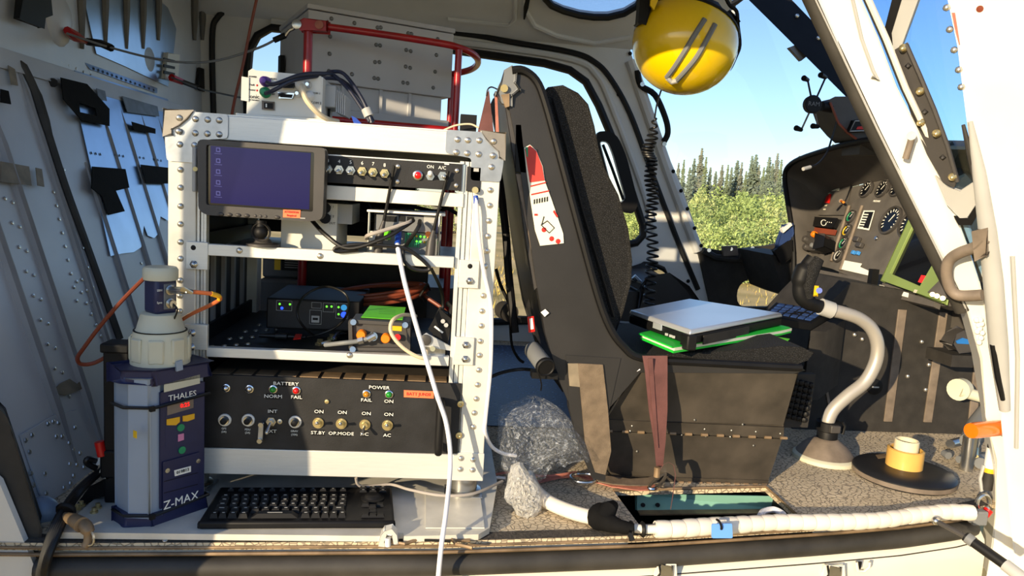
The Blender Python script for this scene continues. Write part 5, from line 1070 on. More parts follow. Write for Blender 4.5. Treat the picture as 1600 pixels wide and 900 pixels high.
# ---------------------------------------------------------------- left foreground: cable bundle, plug, hook
bd = thing('cable_bundle', 'thick bundle of black cables tied together at the doorway corner', 'cables', A(90,830,Z=0.0))
for i in range(5):
    d_ = (i-2)*3.2
    mk('strand', B().tube(cat([A(62+d_*.6,915,Y=-.17),A(72+d_*.7,870,Y=-.16-.003*i),A(90+d_,822,Y=-.14),A(105+d_*.7,792,Y=-.11+.004*i),A(125+d_*.6,765,Y=-.07),A(150+d_*.4,742,Y=-.03),A(172+d_*.2,728,Y=.0)],5), .0055, 8), m_cablek, bd)
mk('tie_wrap', B().lathe([(.014,-.004),(.016,0),(.014,.004)], A(103,797,Y=-.115), nrm(A(125,765,Y=-.07)-A(90,822,Y=-.14)), 12), m_black, bd)
lp = thing('tagged_connector', 'green and white connector with a printed white tag on black cable', 'connector', A(155,740,Y=.0)*V(1,1,0)+V(0,0,.014))
mk('cable', B().tube(cat([A(180,716,Y=.02),A(166,722,Y=0.0),A(150,720,Y=-.02),A(137,717,Y=-.03),A(136,724,Y=-.03),A(150,732,Y=-.02)],4), .005, 8), m_cablek, lp)
mk('white_sleeve', B().cyl(A(153,721,Y=-.024), A(170,724,Y=-.012), .0065, n=10), m_whitep, lp); mk('green_sleeve', B().cyl(A(170,724,Y=-.012), A(182,723,Y=-.005), .007, n=10), m_green, lp)
tgp = mk('paper_tag', B().prism([A(x,y,Y=-.03) for x,y in ((158,726),(172,726),(174,742),(168,749),(154,744))], (0,.001,0)), m_text, lp)
for k in range(3): mk('print_line', B().prism([A(x,y+5*k,Y=-.0305) for x,y in ((158,731),(170,732),(170,734),(158,733))], (0,.0004,0)), m_textk, tgp)
mk('loop_strap', B().prism([A(x,y,Y=-.02) for x,y in ((140,760),(170,745),(190,752),(160,775),(118,790))], (0,.03,-.01)), m_black, lp)
hk = thing('brass_hook', 'metal snap hook resting over the plate front-left corner', 'hook', A(128,840,Z=0))
mk('barrel', B().tube([A(100,806,Z=.03),A(115,812,Z=.034),A(128,820,Z=.034)], [.007,.010,.012], 12), m_brass2, hk)
mk('hook_loop', B().tube(cat([A(128,818,Y=-.15),A(136,826,Y=-.158),A(137,845,Y=-.162),A(132,854,Y=-.165)],4), [.010]*6+[.006]*7, 10), m_brass2, hk); mk('clip_wire', B().tube(cat([A(140,826,Y=-.16),A(146,838,Y=-.165),A(145,850,Y=-.166),A(136,852,Y=-.166)],4), .0018, 6), m_steel, hk)
mk('tip', B().tube([A(96,801,Z=.032),A(104,808,Z=.032)], [.003,.003], 6), m_green, hk)
pd = thing('grey_pad', 'pale blue-grey worn pad at the bottom of the bulkhead', 'pad', A(70,800,Z=0))
mk('pad', B().ball(A(66,800,Y=-.06), .03, 14, (.9,.8,.9)), m_silverb, pd)
# ---------------------------------------------------------------- unseen door panel added to cast the shadow band on the rack
sd = thing('shadow_door', 'unseen white door panel with a narrow slot, added to cast the shadow band on the rack', 'door', (-.8,-.60,-.5))
DYs = -.60
oo = [V(x,DYs,z) for x,z in ((-.30,-.55),(-.30,-.2),(-.29,.05),(-.272,.20),(-.275,.28),(-.30,.37),(-.335,.46),(-.368,.56),(-.380,.64),(-.368,.72),(-.34,.82),(-.325,.90),(-.27,.96),(-.25,1.05),(-.36,1.16),(-1.5,1.16),(-1.55,-.55))]  # front edge follows the outline wanted for the shadow
ih = [V(x,DYs,z) for x,z in ((-.47,-.20),(-.47,.05),(-.472,.30),(-.474,.55),(-.474,.80),(-.44,.86),(-.375,.93),(-.36,1.00),(-.38,1.08),(-.55,1.08),(-.60,1.02),(-.59,.50),(-.53,.36),(-.525,-.14),(-.50,-.20))]  # slot cut where sun should reach the post, sill and converter box
mk('panel', B().holed(oo, [ih], (0,.03,0)), m_white, sd, bevel=.004)
mk('pane', B().prism([p+V(0,.012,0) for p in ih], (0,.003,0)), m_glass, sd)
mk('window_seal', B().tube(ih, .008, 8, closed=True), m_seal, sd)
mk('track_arm', B().obox(V(-.7,DYs+.03,-.25), V(.06,0,0), V(0,.44,0), V(0,0,.05)), m_steel, sd)
# ================================================================== PILOT SEAT
SN, SF = .07, .50            # near and far side of the seat shell
sp = lambda x, y, Y=SN: A(x, y, Y=Y)
seat = thing('pilot_seat', 'black high-backed pilot seat with mesh cushions right of the rack', 'seat', (.95,.3,0))
side = [(793,112),(812,108),(836,124),(850,160),(872,240),(900,345),(930,455),(950,510),(972,540),(1002,558),(1100,566),(1250,572),(1258,579),(1240,584),(1000,582),(950,640),(930,700),(905,665),(876,600),(852,520),(836,430),(822,330),(808,230),(792,150),(786,128)]
def shellside(Y, t): return B().prism([sp(x,y,SN)+V(0,Y-SN,0) for x,y in side], (0,t,0))
mk('side_shell', shellside(SN,.03), m_vinyl, seat, bevel=.006, seg=3); mk('side_shell', shellside(SF-.03,.03), m_vinyl, seat, bevel=.006)
bk_ = [(795,118),(812,116),(828,160),(850,250),(874,345),(905,455),(928,520),(955,560),(940,600),(905,640),(876,590),(852,515),(836,428),(822,330),(806,225)]
mk('back_shell', B().prism([sp(x,y)+V(0,.03,0) for x,y in bk_], (0,SF-SN-.06,0)), m_vinyl, seat)
rim = [sp(x,y,SN-.004) for x,y in ((800,110),(818,110),(838,126),(852,160),(874,240),(902,345),(932,455),(952,510),(974,541),(1004,560),(1100,567),(1252,575))]
mk('rim', B().tube(cat(rim,4), .0075, 8), m_black, seat)
cush = [(848,146),(862,137),(884,134),(908,142),(924,160),(934,195),(944,250),(972,305),(988,360),(994,410),(992,445),(980,490),(966,522),(950,505),(930,455),(900,345),(872,240),(852,170)]
mk('back_cushion', B().prism([sp(x,y)+V(0,.036,0) for x,y in cush], (0,SF-SN-.072,0)), m_mesh, seat, bevel=.016, seg=4)
mk('cushion_strap', B().tube([sp(x,y)+V(0,.033,0) for x,y in ((868,150),(890,230),(915,330),(945,430),(965,500))], .003, 6), m_black, seat)
ct, cb = A(1010,545,Y=.10)[2], .285
scu = [(985,556),(1060,552),(1150,548),(1220,541),(1252,543),(1272,551),(1262,563),(1240,571),(1100,566),(1010,562)]
mk('seat_cushion', B().prism([sp(x,y,.10) for x,y in scu], (0,.34,0)), m_mesh, seat, bevel=.012, seg=4)
# box below the seat, two hinged panels
def bx(x, y):                                   # sloping near face of the box
    return ON(x, y, (1.0,.165,0), (0,1,.30*0+.35))
up_ = [(955,577),(1255,583),(1226,668),(940,658)]
mk('base_block', B().prism([bx(x,y)+V(0,.006,0) for x,y in ((955,574),(1250,580),(1222,680),(1200,756),(958,752),(938,665))], (0,.30,0)), m_boxp, seat, bevel=.002)
pu = mk('upper_panel', B().prism([bx(x,y) for x,y in ((1000,578),(1246,584),(1224,664),(946,655),(962,630))], (0,.005,0)), m_boxp, seat, bevel=.001)
pl2 = mk('lower_panel', B().prism([bx(x,y) for x,y in ((942,674),(1222,686),(1200,752),(956,742),(936,690))], (0,.005,0)), m_boxp, seat, bevel=.001)
hg = mk('hinge', B().prism([bx(x,y)+V(0,-.003,0) for x,y in ((942,655),(1224,667),(1223,684),(941,672))], (0,.005,0)), m_boxp, seat, bevel=.0006)
for i in range(12):
    t = i/11; p, q_ = bx(946+t*272,672+t*11)+V(0,-.005,0), bx(956+t*272,672.4+t*11)+V(0,-.005,0); mk('hinge_knuckle', B().cyl(p, q_, .0032, n=8), m_brass2, hg)
h2 = mk('lower_hinge', B().prism([bx(x,y)+V(0,-.003,0) for x,y in ((950,742),(1200,750),(1199,758),(952,752))], (0,.005,0)), m_boxp, seat)
for i in range(10):
    t = i/9; p, q_ = bx(1060+t*130,752+t*4)+V(0,-.005,0), bx(1067+t*130,752.3+t*4)+V(0,-.005,0); mk('hinge_knuckle', B().cyl(p, q_, .0028, n=8), m_brass2, h2)
for x, y in ((949,663),(987,665),(1024,667),(1100,670),(1142,672),(1180,674),(1218,677),(984,673),(1064,679),(1102,681),(1140,682)): mk('panel_rivet', B().ball(bx(x,y)+V(0,-.003,0), .0024, 6), m_dsteel, hg)
for x, y in ((1085,656),(995,705),(1177,696),(1160,663)): mk('panel_screw', B().ball(bx(x,y)+V(0,-.001,0), .0028, 8), m_dsteel, seat)
mk('edge_bead', B().tube([bx(x,y)+V(0,-.002,0) for x,y in ((1000,577),(990,582),(980,596),(962,628),(946,655))], .002, 6), m_rivet, seat)
mk('velcro_patch', B().prism([sp(x,y,SN-.007) for x,y in ((903,568),(942,570),(950,640),(955,705),(946,742),(930,738),(914,690))], (0,.004,0)), m_velcro, seat)
mk('beige_patch', B().prism([sp(x,y,SN-.006) for x,y in ((887,568),(904,568),(908,605),(890,603))], (0,.003,0)), m_tapeb, seat)
mk('side_flap', B().prism([sp(x,y,SN-.002) for x,y in ((884,555),(970,560),(950,650),(946,752),(926,748),(910,712),(890,640))], (0,.03,0)), m_vinyl, seat)
mk('rubber_bumps', (lambda b: [b.ball(A(1236+8*(i%5)-2*(i//5),594+9*(i//5)+2*(i%5),Y=.22), .007, 6) for i in range(35)] and b)(B()), m_black, seat, kind='stuff')
mk('bump_sheet', B().prism([A(x,y,Y=.225) for x,y in ((1232,585),(1275,585),(1262,668),(1222,668))], (0,.02,0)), m_blackm, seat)
# rear structure of the seat: tracks, card, reels
mk('rear_track', B().prism([sp(x,y,SN+.01) for x,y in ((786,135),(800,130),(815,230),(828,330),(846,440),(836,450),(818,360),(802,250))], (0,.02,0)), m_charc, seat, bevel=.002)
mk('tan_track', B().prism([sp(x,y,SN+.005) for x,y in ((806,272),(822,272),(838,380),(844,400),(832,400))], (0,.012,0)), m_handle, seat)
mk('track_block', B().prism([sp(x,y,SN-.0) for x,y in ((806,195),(814,195),(822,270),(806,268))], (0,.014,0)), m_black, seat)
hb = mk('harness_guide', B().prism([sp(x,y,SN-.005) for x,y in ((776,145),(782,128),(790,112),(800,106),(808,112),(806,130),(812,140),(800,150),(798,162),(786,158))], (0,.05,0)), m_grey, seat, bevel=.004)
mk('guide_pin', B().cyl(sp(788,138,SN-.012), sp(788,138,SN+.05), .007, n=10), m_brass, hb); mk('guide_tab', B().prism([sp(x,y,SN-.008) for x,y in ((783,148),(796,146),(796,166),(790,168))], (0,.012,0)), m_brass2, hb)
card = [(819,231),(828,226),(838,235),(848,260),(852,285),(862,312),(880,365),(881,380),(844,384),(836,360),(830,320),(823,270)]
cd_ = mk('safety_card', B().prism([sp(x,y,SN-.003) for x,y in card], (0,.002,0)), m_paper, seat, label='white and red printed safety card in the seat side pocket')
mk('red_print', B().prism([sp(x,y,SN-.0042) for x,y in ((820,233),(828,227),(838,236),(847,260),(851,282),(828,285))], (0,.001,0)), mat('card_red', (.82,.25,.22), .6), cd_)
mk('green_print', B().prism([sp(x,y,SN-.0048) for x,y in ((821,230),(825,230),(825,246),(823,244))], (0,.0006,0)), m_green, cd_)
for pts in (((829,290),(853,284),(853,286),(829,292)), ((830,303),(858,297),(858,299),(830,305)), ((835,334),(840,334),(840,337),(835,337)), ((866,328),(872,338),(870,340),(864,331))): mk('print_line', B().prism([sp(x,y,SN-.0042) for x,y in pts], (0,.001,0)), m_textr, cd_)
for i in range(6): mk('print_figure', B().prism([sp(x,y,SN-.0042) for x,y in ((834+i*4,312-i*.8),(836+i*4,311-i*.8),(836+i*4,318-i*.8),(834+i*4,319-i*.8))], (0,.001,0)), m_textk, cd_)
mk('print_figure', B().tube([sp(x,y,SN-.0042) for x,y in ((845,352),(855,345),(866,356),(858,364),(846,352),(850,338))], .0009, 4), m_textk, cd_)
for i,(x,y) in enumerate(((850,362),(862,376),(872,380))): mk('print_spot', B().lathe([(.005,0),(.0001,.0006)], sp(x,y-3,SN-.0032), (0,-1,0), 8), m_textr, cd_)
mk('red_label', B().prism([sp(x,y,SN+.015) for x,y in ((824,495),(834,494),(836,518),(826,520))], (0,.001,0)), m_redd, seat); mk('white_print', B().prism([sp(x,y,SN+.0145) for x,y in ((827,498),(832,497),(834,514),(829,515))], (0,.0004,0)), m_text, seat)
mk('white_tag', B().prism([sp(x,y,SN-.006) for x,y in ((845,488),(852,483),(858,489),(851,495))], (0,.001,0)), m_text, seat)
# torch and reel clipped behind the seat
tch = thing('torch', 'black cylindrical torch clipped behind the seat, end facing out', 'torch', A(848,590,Y=.04))
c = A(851,572,Y=.03); d_ = nrm(V(-.25,1,.25)); mk('barrel', B().cyl(c, c+d_*.07, .017, n=24), m_grey, tch); mk('lens_ring', B().lathe([(.0185,0),(.0185,-.006),(.016,-.008),(.0145,-.006),(.0001,-.006)], c, d_, 24), m_black, tch)
mk('wrist_cord', B().tube(cat([c+V(-.01,.0,-.015), A(846,600,Y=.04), A(845,610,Y=.05)],4), .0015, 6), m_cablek, tch); mk('clip', B().obox(c+V(-.02,.02,-.03), V(.05,0,0), V(0,.03,0), V(0,0,.012)), m_black, tch)
rl_ = thing('belt_reel', 'small round black belt reel with a metal hub beside the rack', 'reel', A(795,505,Y=.2))
c = A(797,489,Y=.20); mk('drum', B().cyl(c, c+V(-.012,.04,.0), .019, n=20), m_blackm, rl_); mk('hub', B().cyl(c+V(0,-.004,0), c, .006, n=12), m_steel, rl_); mk('bracket', B().obox(c+V(.0,.0,-.02), V(.045,0,0), V(0,.02,0), V(0,0,.012)), m_black, rl_)
mk('strap', B().tube(cat([A(775,420,Y=.25),A(782,445,Y=.24),A(795,472,Y=.21)],4), .004, 6), m_black, rl_); mk('lower_strap', B().tube(cat([A(797,505,Y=.2),A(800,540,Y=.19),A(810,560,Y=.17),A(818,566,Y=.16)],4), .003, 6), m_black, rl_)
cable('black_floor_cable', 'black cable running from rack side to the seat base', [A(760,592,Y=.10),A(785,582,Y=.12),A(815,577,Y=.13),A(845,580,Y=.10)], .0035, m_cablek)
cable('hanging_black_strap', 'dark strap hanging between the rack and seat back', [A(772,235,Y=.2),A(780,280,Y=.2),A(790,360,Y=.19),A(795,430,Y=.18),A(805,520,Y=.16)], .008, m_black, 'strap')
# maroon harness hanging over the rack corner
hs_ = thing('shoulder_harness', 'brown harness webbing fanning down beside the seat top guide', 'harness', A(765,205,Y=.12))
mk('webbing', B().prism([A(x,y,Y=.10) for x,y in ((760,148),(764,140),(772,212),(745,212))], (0,.002,0)), m_belt, hs_); mk('strap', B().prism([A(x,y,Y=.09) for x,y in ((773,150),(777,150),(780,214),(775,214))], (0,.002,0)), m_pinkw, hs_)
mk('cord', B().tube(cat([A(760,150,Y=.1),A(762,140,Y=.1),A(768,136,Y=.1),A(778,140,Y=.09)],4), .0015, 6), m_cablek, hs_)
mk('bracket', B().box(*(lambda a,b:(a[0],b[0],.12,.16,b[2],a[2]))(A(720,178,Y=.12),A(744,205,Y=.12))), m_black, hs_)
cable('thin_beige_cable', 'thin beige cable arching along the rack top right end', [A(690,205,Y=.1),A(712,196,Y=.1),A(735,194,Y=.1),A(748,200,Y=.1)], .0018, m_cabler)
# lap belt
bt_ = thing('lap_belt', 'maroon lap belt hanging over the seat edge to the floor hatch', 'belt', A(1030,770,Y=.1))
def strip(L, R_, Y, name, m): return mk(name, B().grid([[A(*l,Y=Y_), A(*r,Y=Y_)] for l, r, Y_ in zip(L, R_, Y)], thick=(0,.0025,0)), m, bt_)
strip([(1004,556),(1008,580),(1014,640),(1022,690),(1026,732)], [(1043,556),(1043,580),(1043,640),(1040,690),(1036,728)], [.058,.048,.05,.06,.07], 'webbing', m_belt)
strip([(1013,560),(1019,640),(1026,700)], [(1020,560),(1025,640),(1029,700)], [.0455,.047,.059], 'fold', m_belt)
mk('loop', B().grid([[A(x,y,Y=.05), A(x,y,Y=.085)] for x,y in ((1030,735),(1036,726),(1044,722),(1052,727),(1055,742),(1052,765),(1049,785),(1047,796))], thick=(.0015,0,0)), m_belt, bt_)
mk('buckle', B().tube([A(1027,730,Y=.055),A(1026,745,Y=.055)], .006, 8), m_brass2, bt_)
# pink webbing with carabiner lying at the box foot
pk = thing('cargo_strap', 'pink webbing strap with steel rings on the floor before the seat box', 'strap', A(960,752,Z=.0))
def fs(pts, name, m, r=.0025, Z=.012): return mk(name, B().tube(cat([A(x,y,Z=Z) for x,y in pts],5), r, 6), m, pk)
def band(ptsL, ptsR, name, m, Z=.010): return mk(name, B().grid([[A(*l,Z=Z), A(*q_,Z=Z-.002)] for l, q_ in zip(ptsL, ptsR)], thick=(0,0,-.002)), m, pk)
band([(840,750),(870,742),(900,737),(930,742),(960,752),(1000,760),(1024,757)], [(842,754),(872,747),(902,743),(928,752),(955,760),(1000,766),(1022,764)], 'webbing', m_pinkw)
band([(928,742),(955,744),(985,748),(1012,746),(1026,742)], [(935,752),(957,756),(985,758),(1012,758),(1024,752)], 'padding', m_velcro, .022)
mk('ring', B().tube(cat([A(x,y,Z=.018) for x,y in ((892,746),(900,752),(915,754),(928,752),(932,746),(922,741),(905,740),(895,742))],4,True), .0035, 8, closed=True), m_steel, pk)
mk('carabiner', B().tube(cat([A(x,y,Z=.020) for x,y in ((1014,762),(1022,752),(1032,744),(1040,740),(1038,748),(1030,758),(1022,764))],4,True), .0035, 8, closed=True), m_chrome, pk)
# ---------------------------------------------------------------- laptop stack on the seat
LZ, LB = .352, .322
fo = thing('green_folder', 'bright green folder of papers under the silver laptop', 'folder', A(1080,556,Z=.30))
fz = .308
fpts = [A(1052,552,Z=fz), A(1220,524,Z=fz), A(1236,520,Z=fz), A(1150,497,Z=fz), A(1000,530,Z=fz)]
mk('cover', B().prism(fpts, (0,0,.004)), m_folder, fo); mk('papers', B().prism([p+V(.003,.004,.004) for p in fpts], (0,0,.006)), m_paper, fo); mk('cover', B().prism([p+V(-.004,-.001,.010) for p in fpts], (0,0,.003)), m_folder, fo)
mk('tab', B().prism([A(x,y,Z=fz+.002) for x,y in ((1215,527),(1234,530),(1228,536),(1212,534))], (0,0,.001)), m_lime, fo)
LQ = [A(1079,516,Z=LZ), A(1224,489,Z=LZ), A(1076,466,Z=LZ), A(983,484,Z=LZ)]
lpt = thing('laptop', 'closed rugged laptop with silver lid and black body lying on the pilot seat', 'laptop', sum(LQ)/4*V(1,1,0)+V(0,0,LB))
inset = lambda k: [p+(sum(LQ)/4-p)*k for p in LQ]
mk('lid', B().hexa([p+V(0,0,-.010) for p in inset(.0)]+[p for p in inset(.02)]), m_lid, lpt, bevel=.003)
mk('body', B().hexa([p*V(1,1,0)+V(0,0,LB) for p in inset(.01)]+[p+V(0,0,-.011) for p in inset(.005)]), m_black, lpt, bevel=.003)
cn = LQ[0]; mk('corner_guard', B().cbox(cn+V(0,.006,-.024), V(.02,.004,0), V(-.008,.024,0), V(0,0,.030)), m_black, lpt, bevel=.003)
e1 = nrm(LQ[1]-LQ[0]); e0 = nrm(LQ[3]-LQ[0])
mk('port_cover', B().obox(LQ[0]+e1*.05+V(.002,-.003,-.033), e1*.2, V(-.001,.003,0), V(0,0,.018)), m_blackm, lpt); mk('latch', B().obox(LQ[0]+e0*.10+V(-.002,-.002,-.02), e0*.03, V(.003,0,0), V(0,0,.012)), m_lid, lpt)
for k in (.05,.06,.075): mk('side_port', B().obox(LQ[0]+e0*k+V(-.003,-.002,-.026), e0*.006, V(.003,0,0), V(0,0,.005)), m_lgrey, lpt)
l2 = thing('dark_laptop', 'open dark laptop keyboard with blue-lit keys behind the silver laptop', 'laptop', A(1235,500,Y=.52))
q2_ = [A(1175,482,Z=.352), A(1262,505,Z=.345), A(1288,478,Z=.352), A(1206,466,Z=.36)]
q2_ = [A(1190,492,Y=.42), A(1268,505,Y=.46), A(1300,486,Y=.545), A(1212,472,Y=.545)]
mk('deck', B().hexa([p+V(0,0,-.02) for p in q2_]+q2_), m_black, l2, bevel=.002)
mk('stand', B().hexa([p+V(0,0,-.2) for p in q2_[1:3]]+[q2_[2]+V(.04,.0,-.2),q2_[1]+V(.04,0,-.2)]+[p+V(0,0,-.02) for p in q2_[1:3]]+[q2_[2]+V(.04,.0,-.02),q2_[1]+V(.04,0,-.02)]), m_blackm, l2)
for i in range(6):
    for j in range(4):
        s, t = .08+.145*i, .12+.2*j; g = lambda s,t: ((q2_[0]*(1-s)+q2_[1]*s)*(1-t)+(q2_[3]*(1-s)+q2_[2]*s)*t)
        mk('key', B().hexa([g(s,t)+V(0,0,.0005),g(s+.12,t)+V(0,0,.0005),g(s+.12,t+.16)+V(0,0,.0005),g(s,t+.16)+V(0,0,.0005)]+[g(s+.01,t+.02)+V(0,0,.004),g(s+.11,t+.02)+V(0,0,.004),g(s+.11,t+.14)+V(0,0,.004),g(s+.01,t+.14)+V(0,0,.004)]), m_keyb, l2)
# far seat
fs_ = thing('passenger_seat', 'black far-side seat cushion seen behind the laptop', 'seat', (1.2,1.2,0))
mk('cushion', B().prism([A(x,y,Y=1.15) for x,y in ((1000,448),(1015,438),(1045,434),(1075,446),(1092,470),(1096,500),(1000,500))], (0,.35,0)), m_vinyl, fs_, bevel=.02, seg=3)
mk('base', B().box(1.02,1.35,1.16,1.5,0,.28), m_vinyl, fs_)
mk('seat_bar', B().tube([A(990,432,Y=1.2),A(1002,444,Y=1.2),A(1010,448,Y=1.2)], .01, 8), m_steel, fs_)
vf = back
oo_ = rnd([A(x,y,Y=1.5) for x,y in ((930,204),(962,206),(978,240),(998,318),(990,335),(968,330),(935,232))], .04, 4)
ii_ = rnd([A(x,y,Y=1.5) for x,y in ((936,220),(950,221),(958,240),(978,310),(970,318),(960,312))], .02, 4)
mk('vent_frame', B().holed(oo_, [ii_], (0,.025,0)), m_black, vf, bevel=.004); mk('slot_rim', B().tube([p+V(0,.004,0) for p in ii_], .004, 6, closed=True), m_whitep, vf); mk('slot_bar', B().tube([A(x,y,Y=1.5) for x,y in ((942,226),(956,262),(974,312))], .006, 6), m_black, vf)
# ---------------------------------------------------------------- helmet hanging from the roof
HY = .42; HC = A(1070,66,Y=HY); hm = thing('flight_helmet', 'glossy yellow flight helmet hanging upside down from the roof', 'helmet', HC-V(0,0,.11))
Ra, Rb, Rc = .118, .125, .112
ax = nrm(V(-.30,-.28,-.91)); 
hb_ = B(); t1 = nrm(np.cross(ax, V(0,1,0))); t2 = np.cross(ax, t1); m_ = 16; n_ = 36
def hpt(th_, ph, k=1.0): return HC+V(0,0,-.005)+(ax*math.cos(th_)*.112+t1*math.sin(th_)*math.cos(ph)*.122+t2*math.sin(th_)*math.sin(ph)*.118)*k
rows = [[hpt(2.0*i/m_, 2*math.pi*j/n_) for j in range(n_+1)] for i in range(m_+1)]
hb_.grid(rows); hb_.grid([[p*1.0 for p in rows[m_]], [HC+(p-HC)*.93 for p in rows[m_]]]); hb_.grid([[HC+(p-HC)*.93 for p in rows[m_-k]] for k in range(0,9)])
shl = mk('shell', hb_, m_helmet, hm)
mk('edge_trim', B().tube([hpt(2.0, 2*math.pi*j/n_) for j in range(n_)], .0045, 8, closed=True), m_black, hm)
def hpx(x, y, k=1.01):                      # hit the shell along a sight line
    d = nrm(ray(x,y)); 
    o = CAM-(HC+V(0,0,-.005)); best = None
    for s_ in np.linspace(1.0, 2.4, 1400):
        p = o+d*s_; e = ((p@ax)/.112)**2+((p@t1)/.122)**2+((p@t2)/.118)**2
        if e <= k*k: return HC+V(0,0,-.005)+p
    return CAM+d*1.9
for pts in (((1101,30),(1085,55),(1070,80),(1054,105),(1042,121)), ((1117,38),(1103,64),(1088,90),(1070,112),(1057,126))):
    mk('visor_rail', B().tube(cat([hpx(x,y) for x,y in pts],4), .0062, 8), m_grey, hm)
mk('rail_end', B().tube([hpx(x,y,1.03) for x,y in ((1043,122),(1050,128),(1058,126))], .006, 8), m_lgrey, hm)
ec = hpx(1143,60,1.06); mk('ear_cup', B().prism([A(x,y,Y=HY-.0) for x,y in ((1122,32),(1140,20),(1153,32),(1155,60),(1150,72),(1138,52))], (0,.05,0)), m_black, hm, bevel=.006)
mk('chin_strap', B().tube(cat([A(x,y,Y=HY) for x,y in ((1131,-10),(1140,8),(1151,18),(1153,40),(1156,70),(1150,88),(1140,108),(1132,108))],4), .0045, 8), m_black, hm)
mk('side_ear', B().prism([A(x,y,Y=HY-.05) for x,y in ((1003,-12),(1024,-12),(1018,10),(1008,36),(1000,34),(1002,10))], (0,.04,0)), m_black, hm, bevel=.004)
mk('yellow_strap', B().prism([A(x,y,Y=HY-.07) for x,y in ((1018,-12),(1034,-12),(1026,6),(1022,16),(1016,8))], (0,.006,0)), m_helmet, hm)
mk('hanging_loop', B().tube([A(1060,-30,Y=HY), A(1064,30,Y=HY)], .004, 6), m_black, hm)
mk('cheek_pad', B().ball(HC+V(0,.0,.05), .09, 14, (1,1,.6)), m_black, hm)
# coiled cord below the helmet
cdp = cat([hpx(1040,130,.99)]+[A(x,y,Y=.52) for x,y in ((1038,128),(1026,165),(1020,210),(1012,236),(1018,252),(1016,280),(1020,310),(1016,345),(1020,390),(1017,430),(1014,475))],14)
hl = []
for i, p in enumerate(cdp):
    if i < 34: hl.append(p); continue
    if i % 1 == 0:
        for k in range(8):
            q_ = k*math.pi/4; p2 = p+(cdp[min(i+1,len(cdp)-1)]-p)*k/8; hl.append(p2+V(math.cos(q_)*.011, math.sin(q_)*.011, 0)) if (i % 2 == 0) else None
hl2 = []; turns = 34; seg = cdp[34:]
for i in range(turns*10):
    t = i/(turns*10-1)*(len(seg)-1); k = int(min(t, len(seg)-2)); p = seg[k]+(seg[k+1]-seg[k])*(t-k); r_ = .014*min(1, i/40+.3); q_ = i*2*math.pi/10
    hl2.append(p+V(math.cos(q_)*r_, math.sin(q_)*r_*.9, 0))
ck_ = thing('headset_cable', 'black coiled headset cord hanging down from the yellow helmet', 'cord', cdp[-1])
mk('lead', B().tube(cdp[:35], .0022, 6), m_cablek, ck_); mk('coil', B().tube(hl2, .0028, 5), m_cablek, ck_)
# ================================================================== INSTRUMENT PANEL
IP, IN_ = V(1.82,.8,.58), V(1,0,-.38)
ip = lambda x, y, o=0.: ON(x, y, IP-nrm(IN_)*o, IN_)
IU, IV = V(0,-1,0), nrm(V(.38,0,1)); INN = -nrm(IN_)
pnl = thing('dashboard', 'black helicopter instrument dashboard with round gauges, switches and hooded top', 'instrument panel', (1.80,.85,.30))
fpts = [(1296,302),(1318,296),(1360,285),(1420,272),(1500,262),(1560,330),(1560,480),(1470,478),(1340,437),(1300,420),(1268,412),(1266,380),(1280,335)]
mk('face', B().prism([ip(x,y) for x,y in fpts], -INN*.03), m_panel, pnl)
mk('centre_face', B().prism([ip(x,y,.004) for x,y in ((1331,318),(1352,303),(1440,300),(1520,330),(1520,470),(1465,470),(1318,428))], -INN*.004), m_panel, pnl, bevel=.002)
HX = 1.70
hl_ = lambda x, y: A(x, y, X=HX)
lipc = [(1243,470),(1240,430),(1240,395),(1236,350),(1229,305),(1226,275),(1232,260),(1250,248),(1285,236),(1320,226),(1355,219),(1390,217),(1430,220),(1480,228)]
inc = [(1268,430),(1266,412),(1266,395),(1272,362),(1280,335),(1290,312),(1300,302),(1312,297),(1330,292),(1350,287),(1370,283),(1395,278),(1430,271),(1480,264)]
L_ = cat([hl_(*p) for p in lipc],3); I_ = cat([ip(*p,.002) for p in inc],3)
mk('hood', B().grid([L_, [p*.6+q_*.4+V(.02,0,.0) for p,q_ in zip(L_,I_)], I_], thick=(.012,0,.012)), m_hood, pnl)
mk('hood_lip', B().tube(L_, .009, 8), m_black, pnl)
mk('hood_top', B().grid([L_[21:], [p+V(.25,-.02,.01) for p in L_[21:]], [p+V(.5,-.04,-.06) for p in L_[21:]]], thick=(0,0,-.008)), m_hood, pnl)
mk('panel_back', B().box(1.86,2.1,.45,1.05,.3,.66), m_hood, pnl)
mk('pedestal_neck', B().box(1.76,2.0,.58,.98,.2,.42), m_hood, pnl)
def gauge(x, y, r, m=m_gface, ticks=10, ring=m_charc, needle=.7):
    c = ip(x,y,.004); g = mk('gauge', B().lathe([(r*1.16,0),(r*1.16,.008),(r*1.02,.010),(r,.004),(.0001,.004)], c, INN, 28), ring, pnl)
    mk('dial', B().lathe([(r*.99,.0045),(.0001,.0046)], c, INN, 24), m, g)
    tk = B()
    for i in range(ticks):
        q_ = math.radians(225-270*i/(ticks-1)); d_ = IU*math.cos(q_)+IV*math.sin(q_); e_ = np.cross(INN, d_); tk.cbox(c+INN*.005+d_*r*.80, d_*r*.22, e_*r*.07, INN*.0006)
    mk('dial_marks', tk, m_text, g)
    q_ = math.radians(60); d_ = IU*math.cos(q_)+IV*math.sin(q_); mk('needle', B().cbox(c+INN*.006+d_*r*.2, d_*r*needle, np.cross(INN,d_)*r*.07, INN*.0008), m_text, g)
    return g
for x, y in ((1355,296.5),(1380,295.5),(1403,294),(1420,297)): gauge(x, y, .026)
gauge(1393,345,.040,ticks=14); gauge(1424,350,.040,ticks=14)
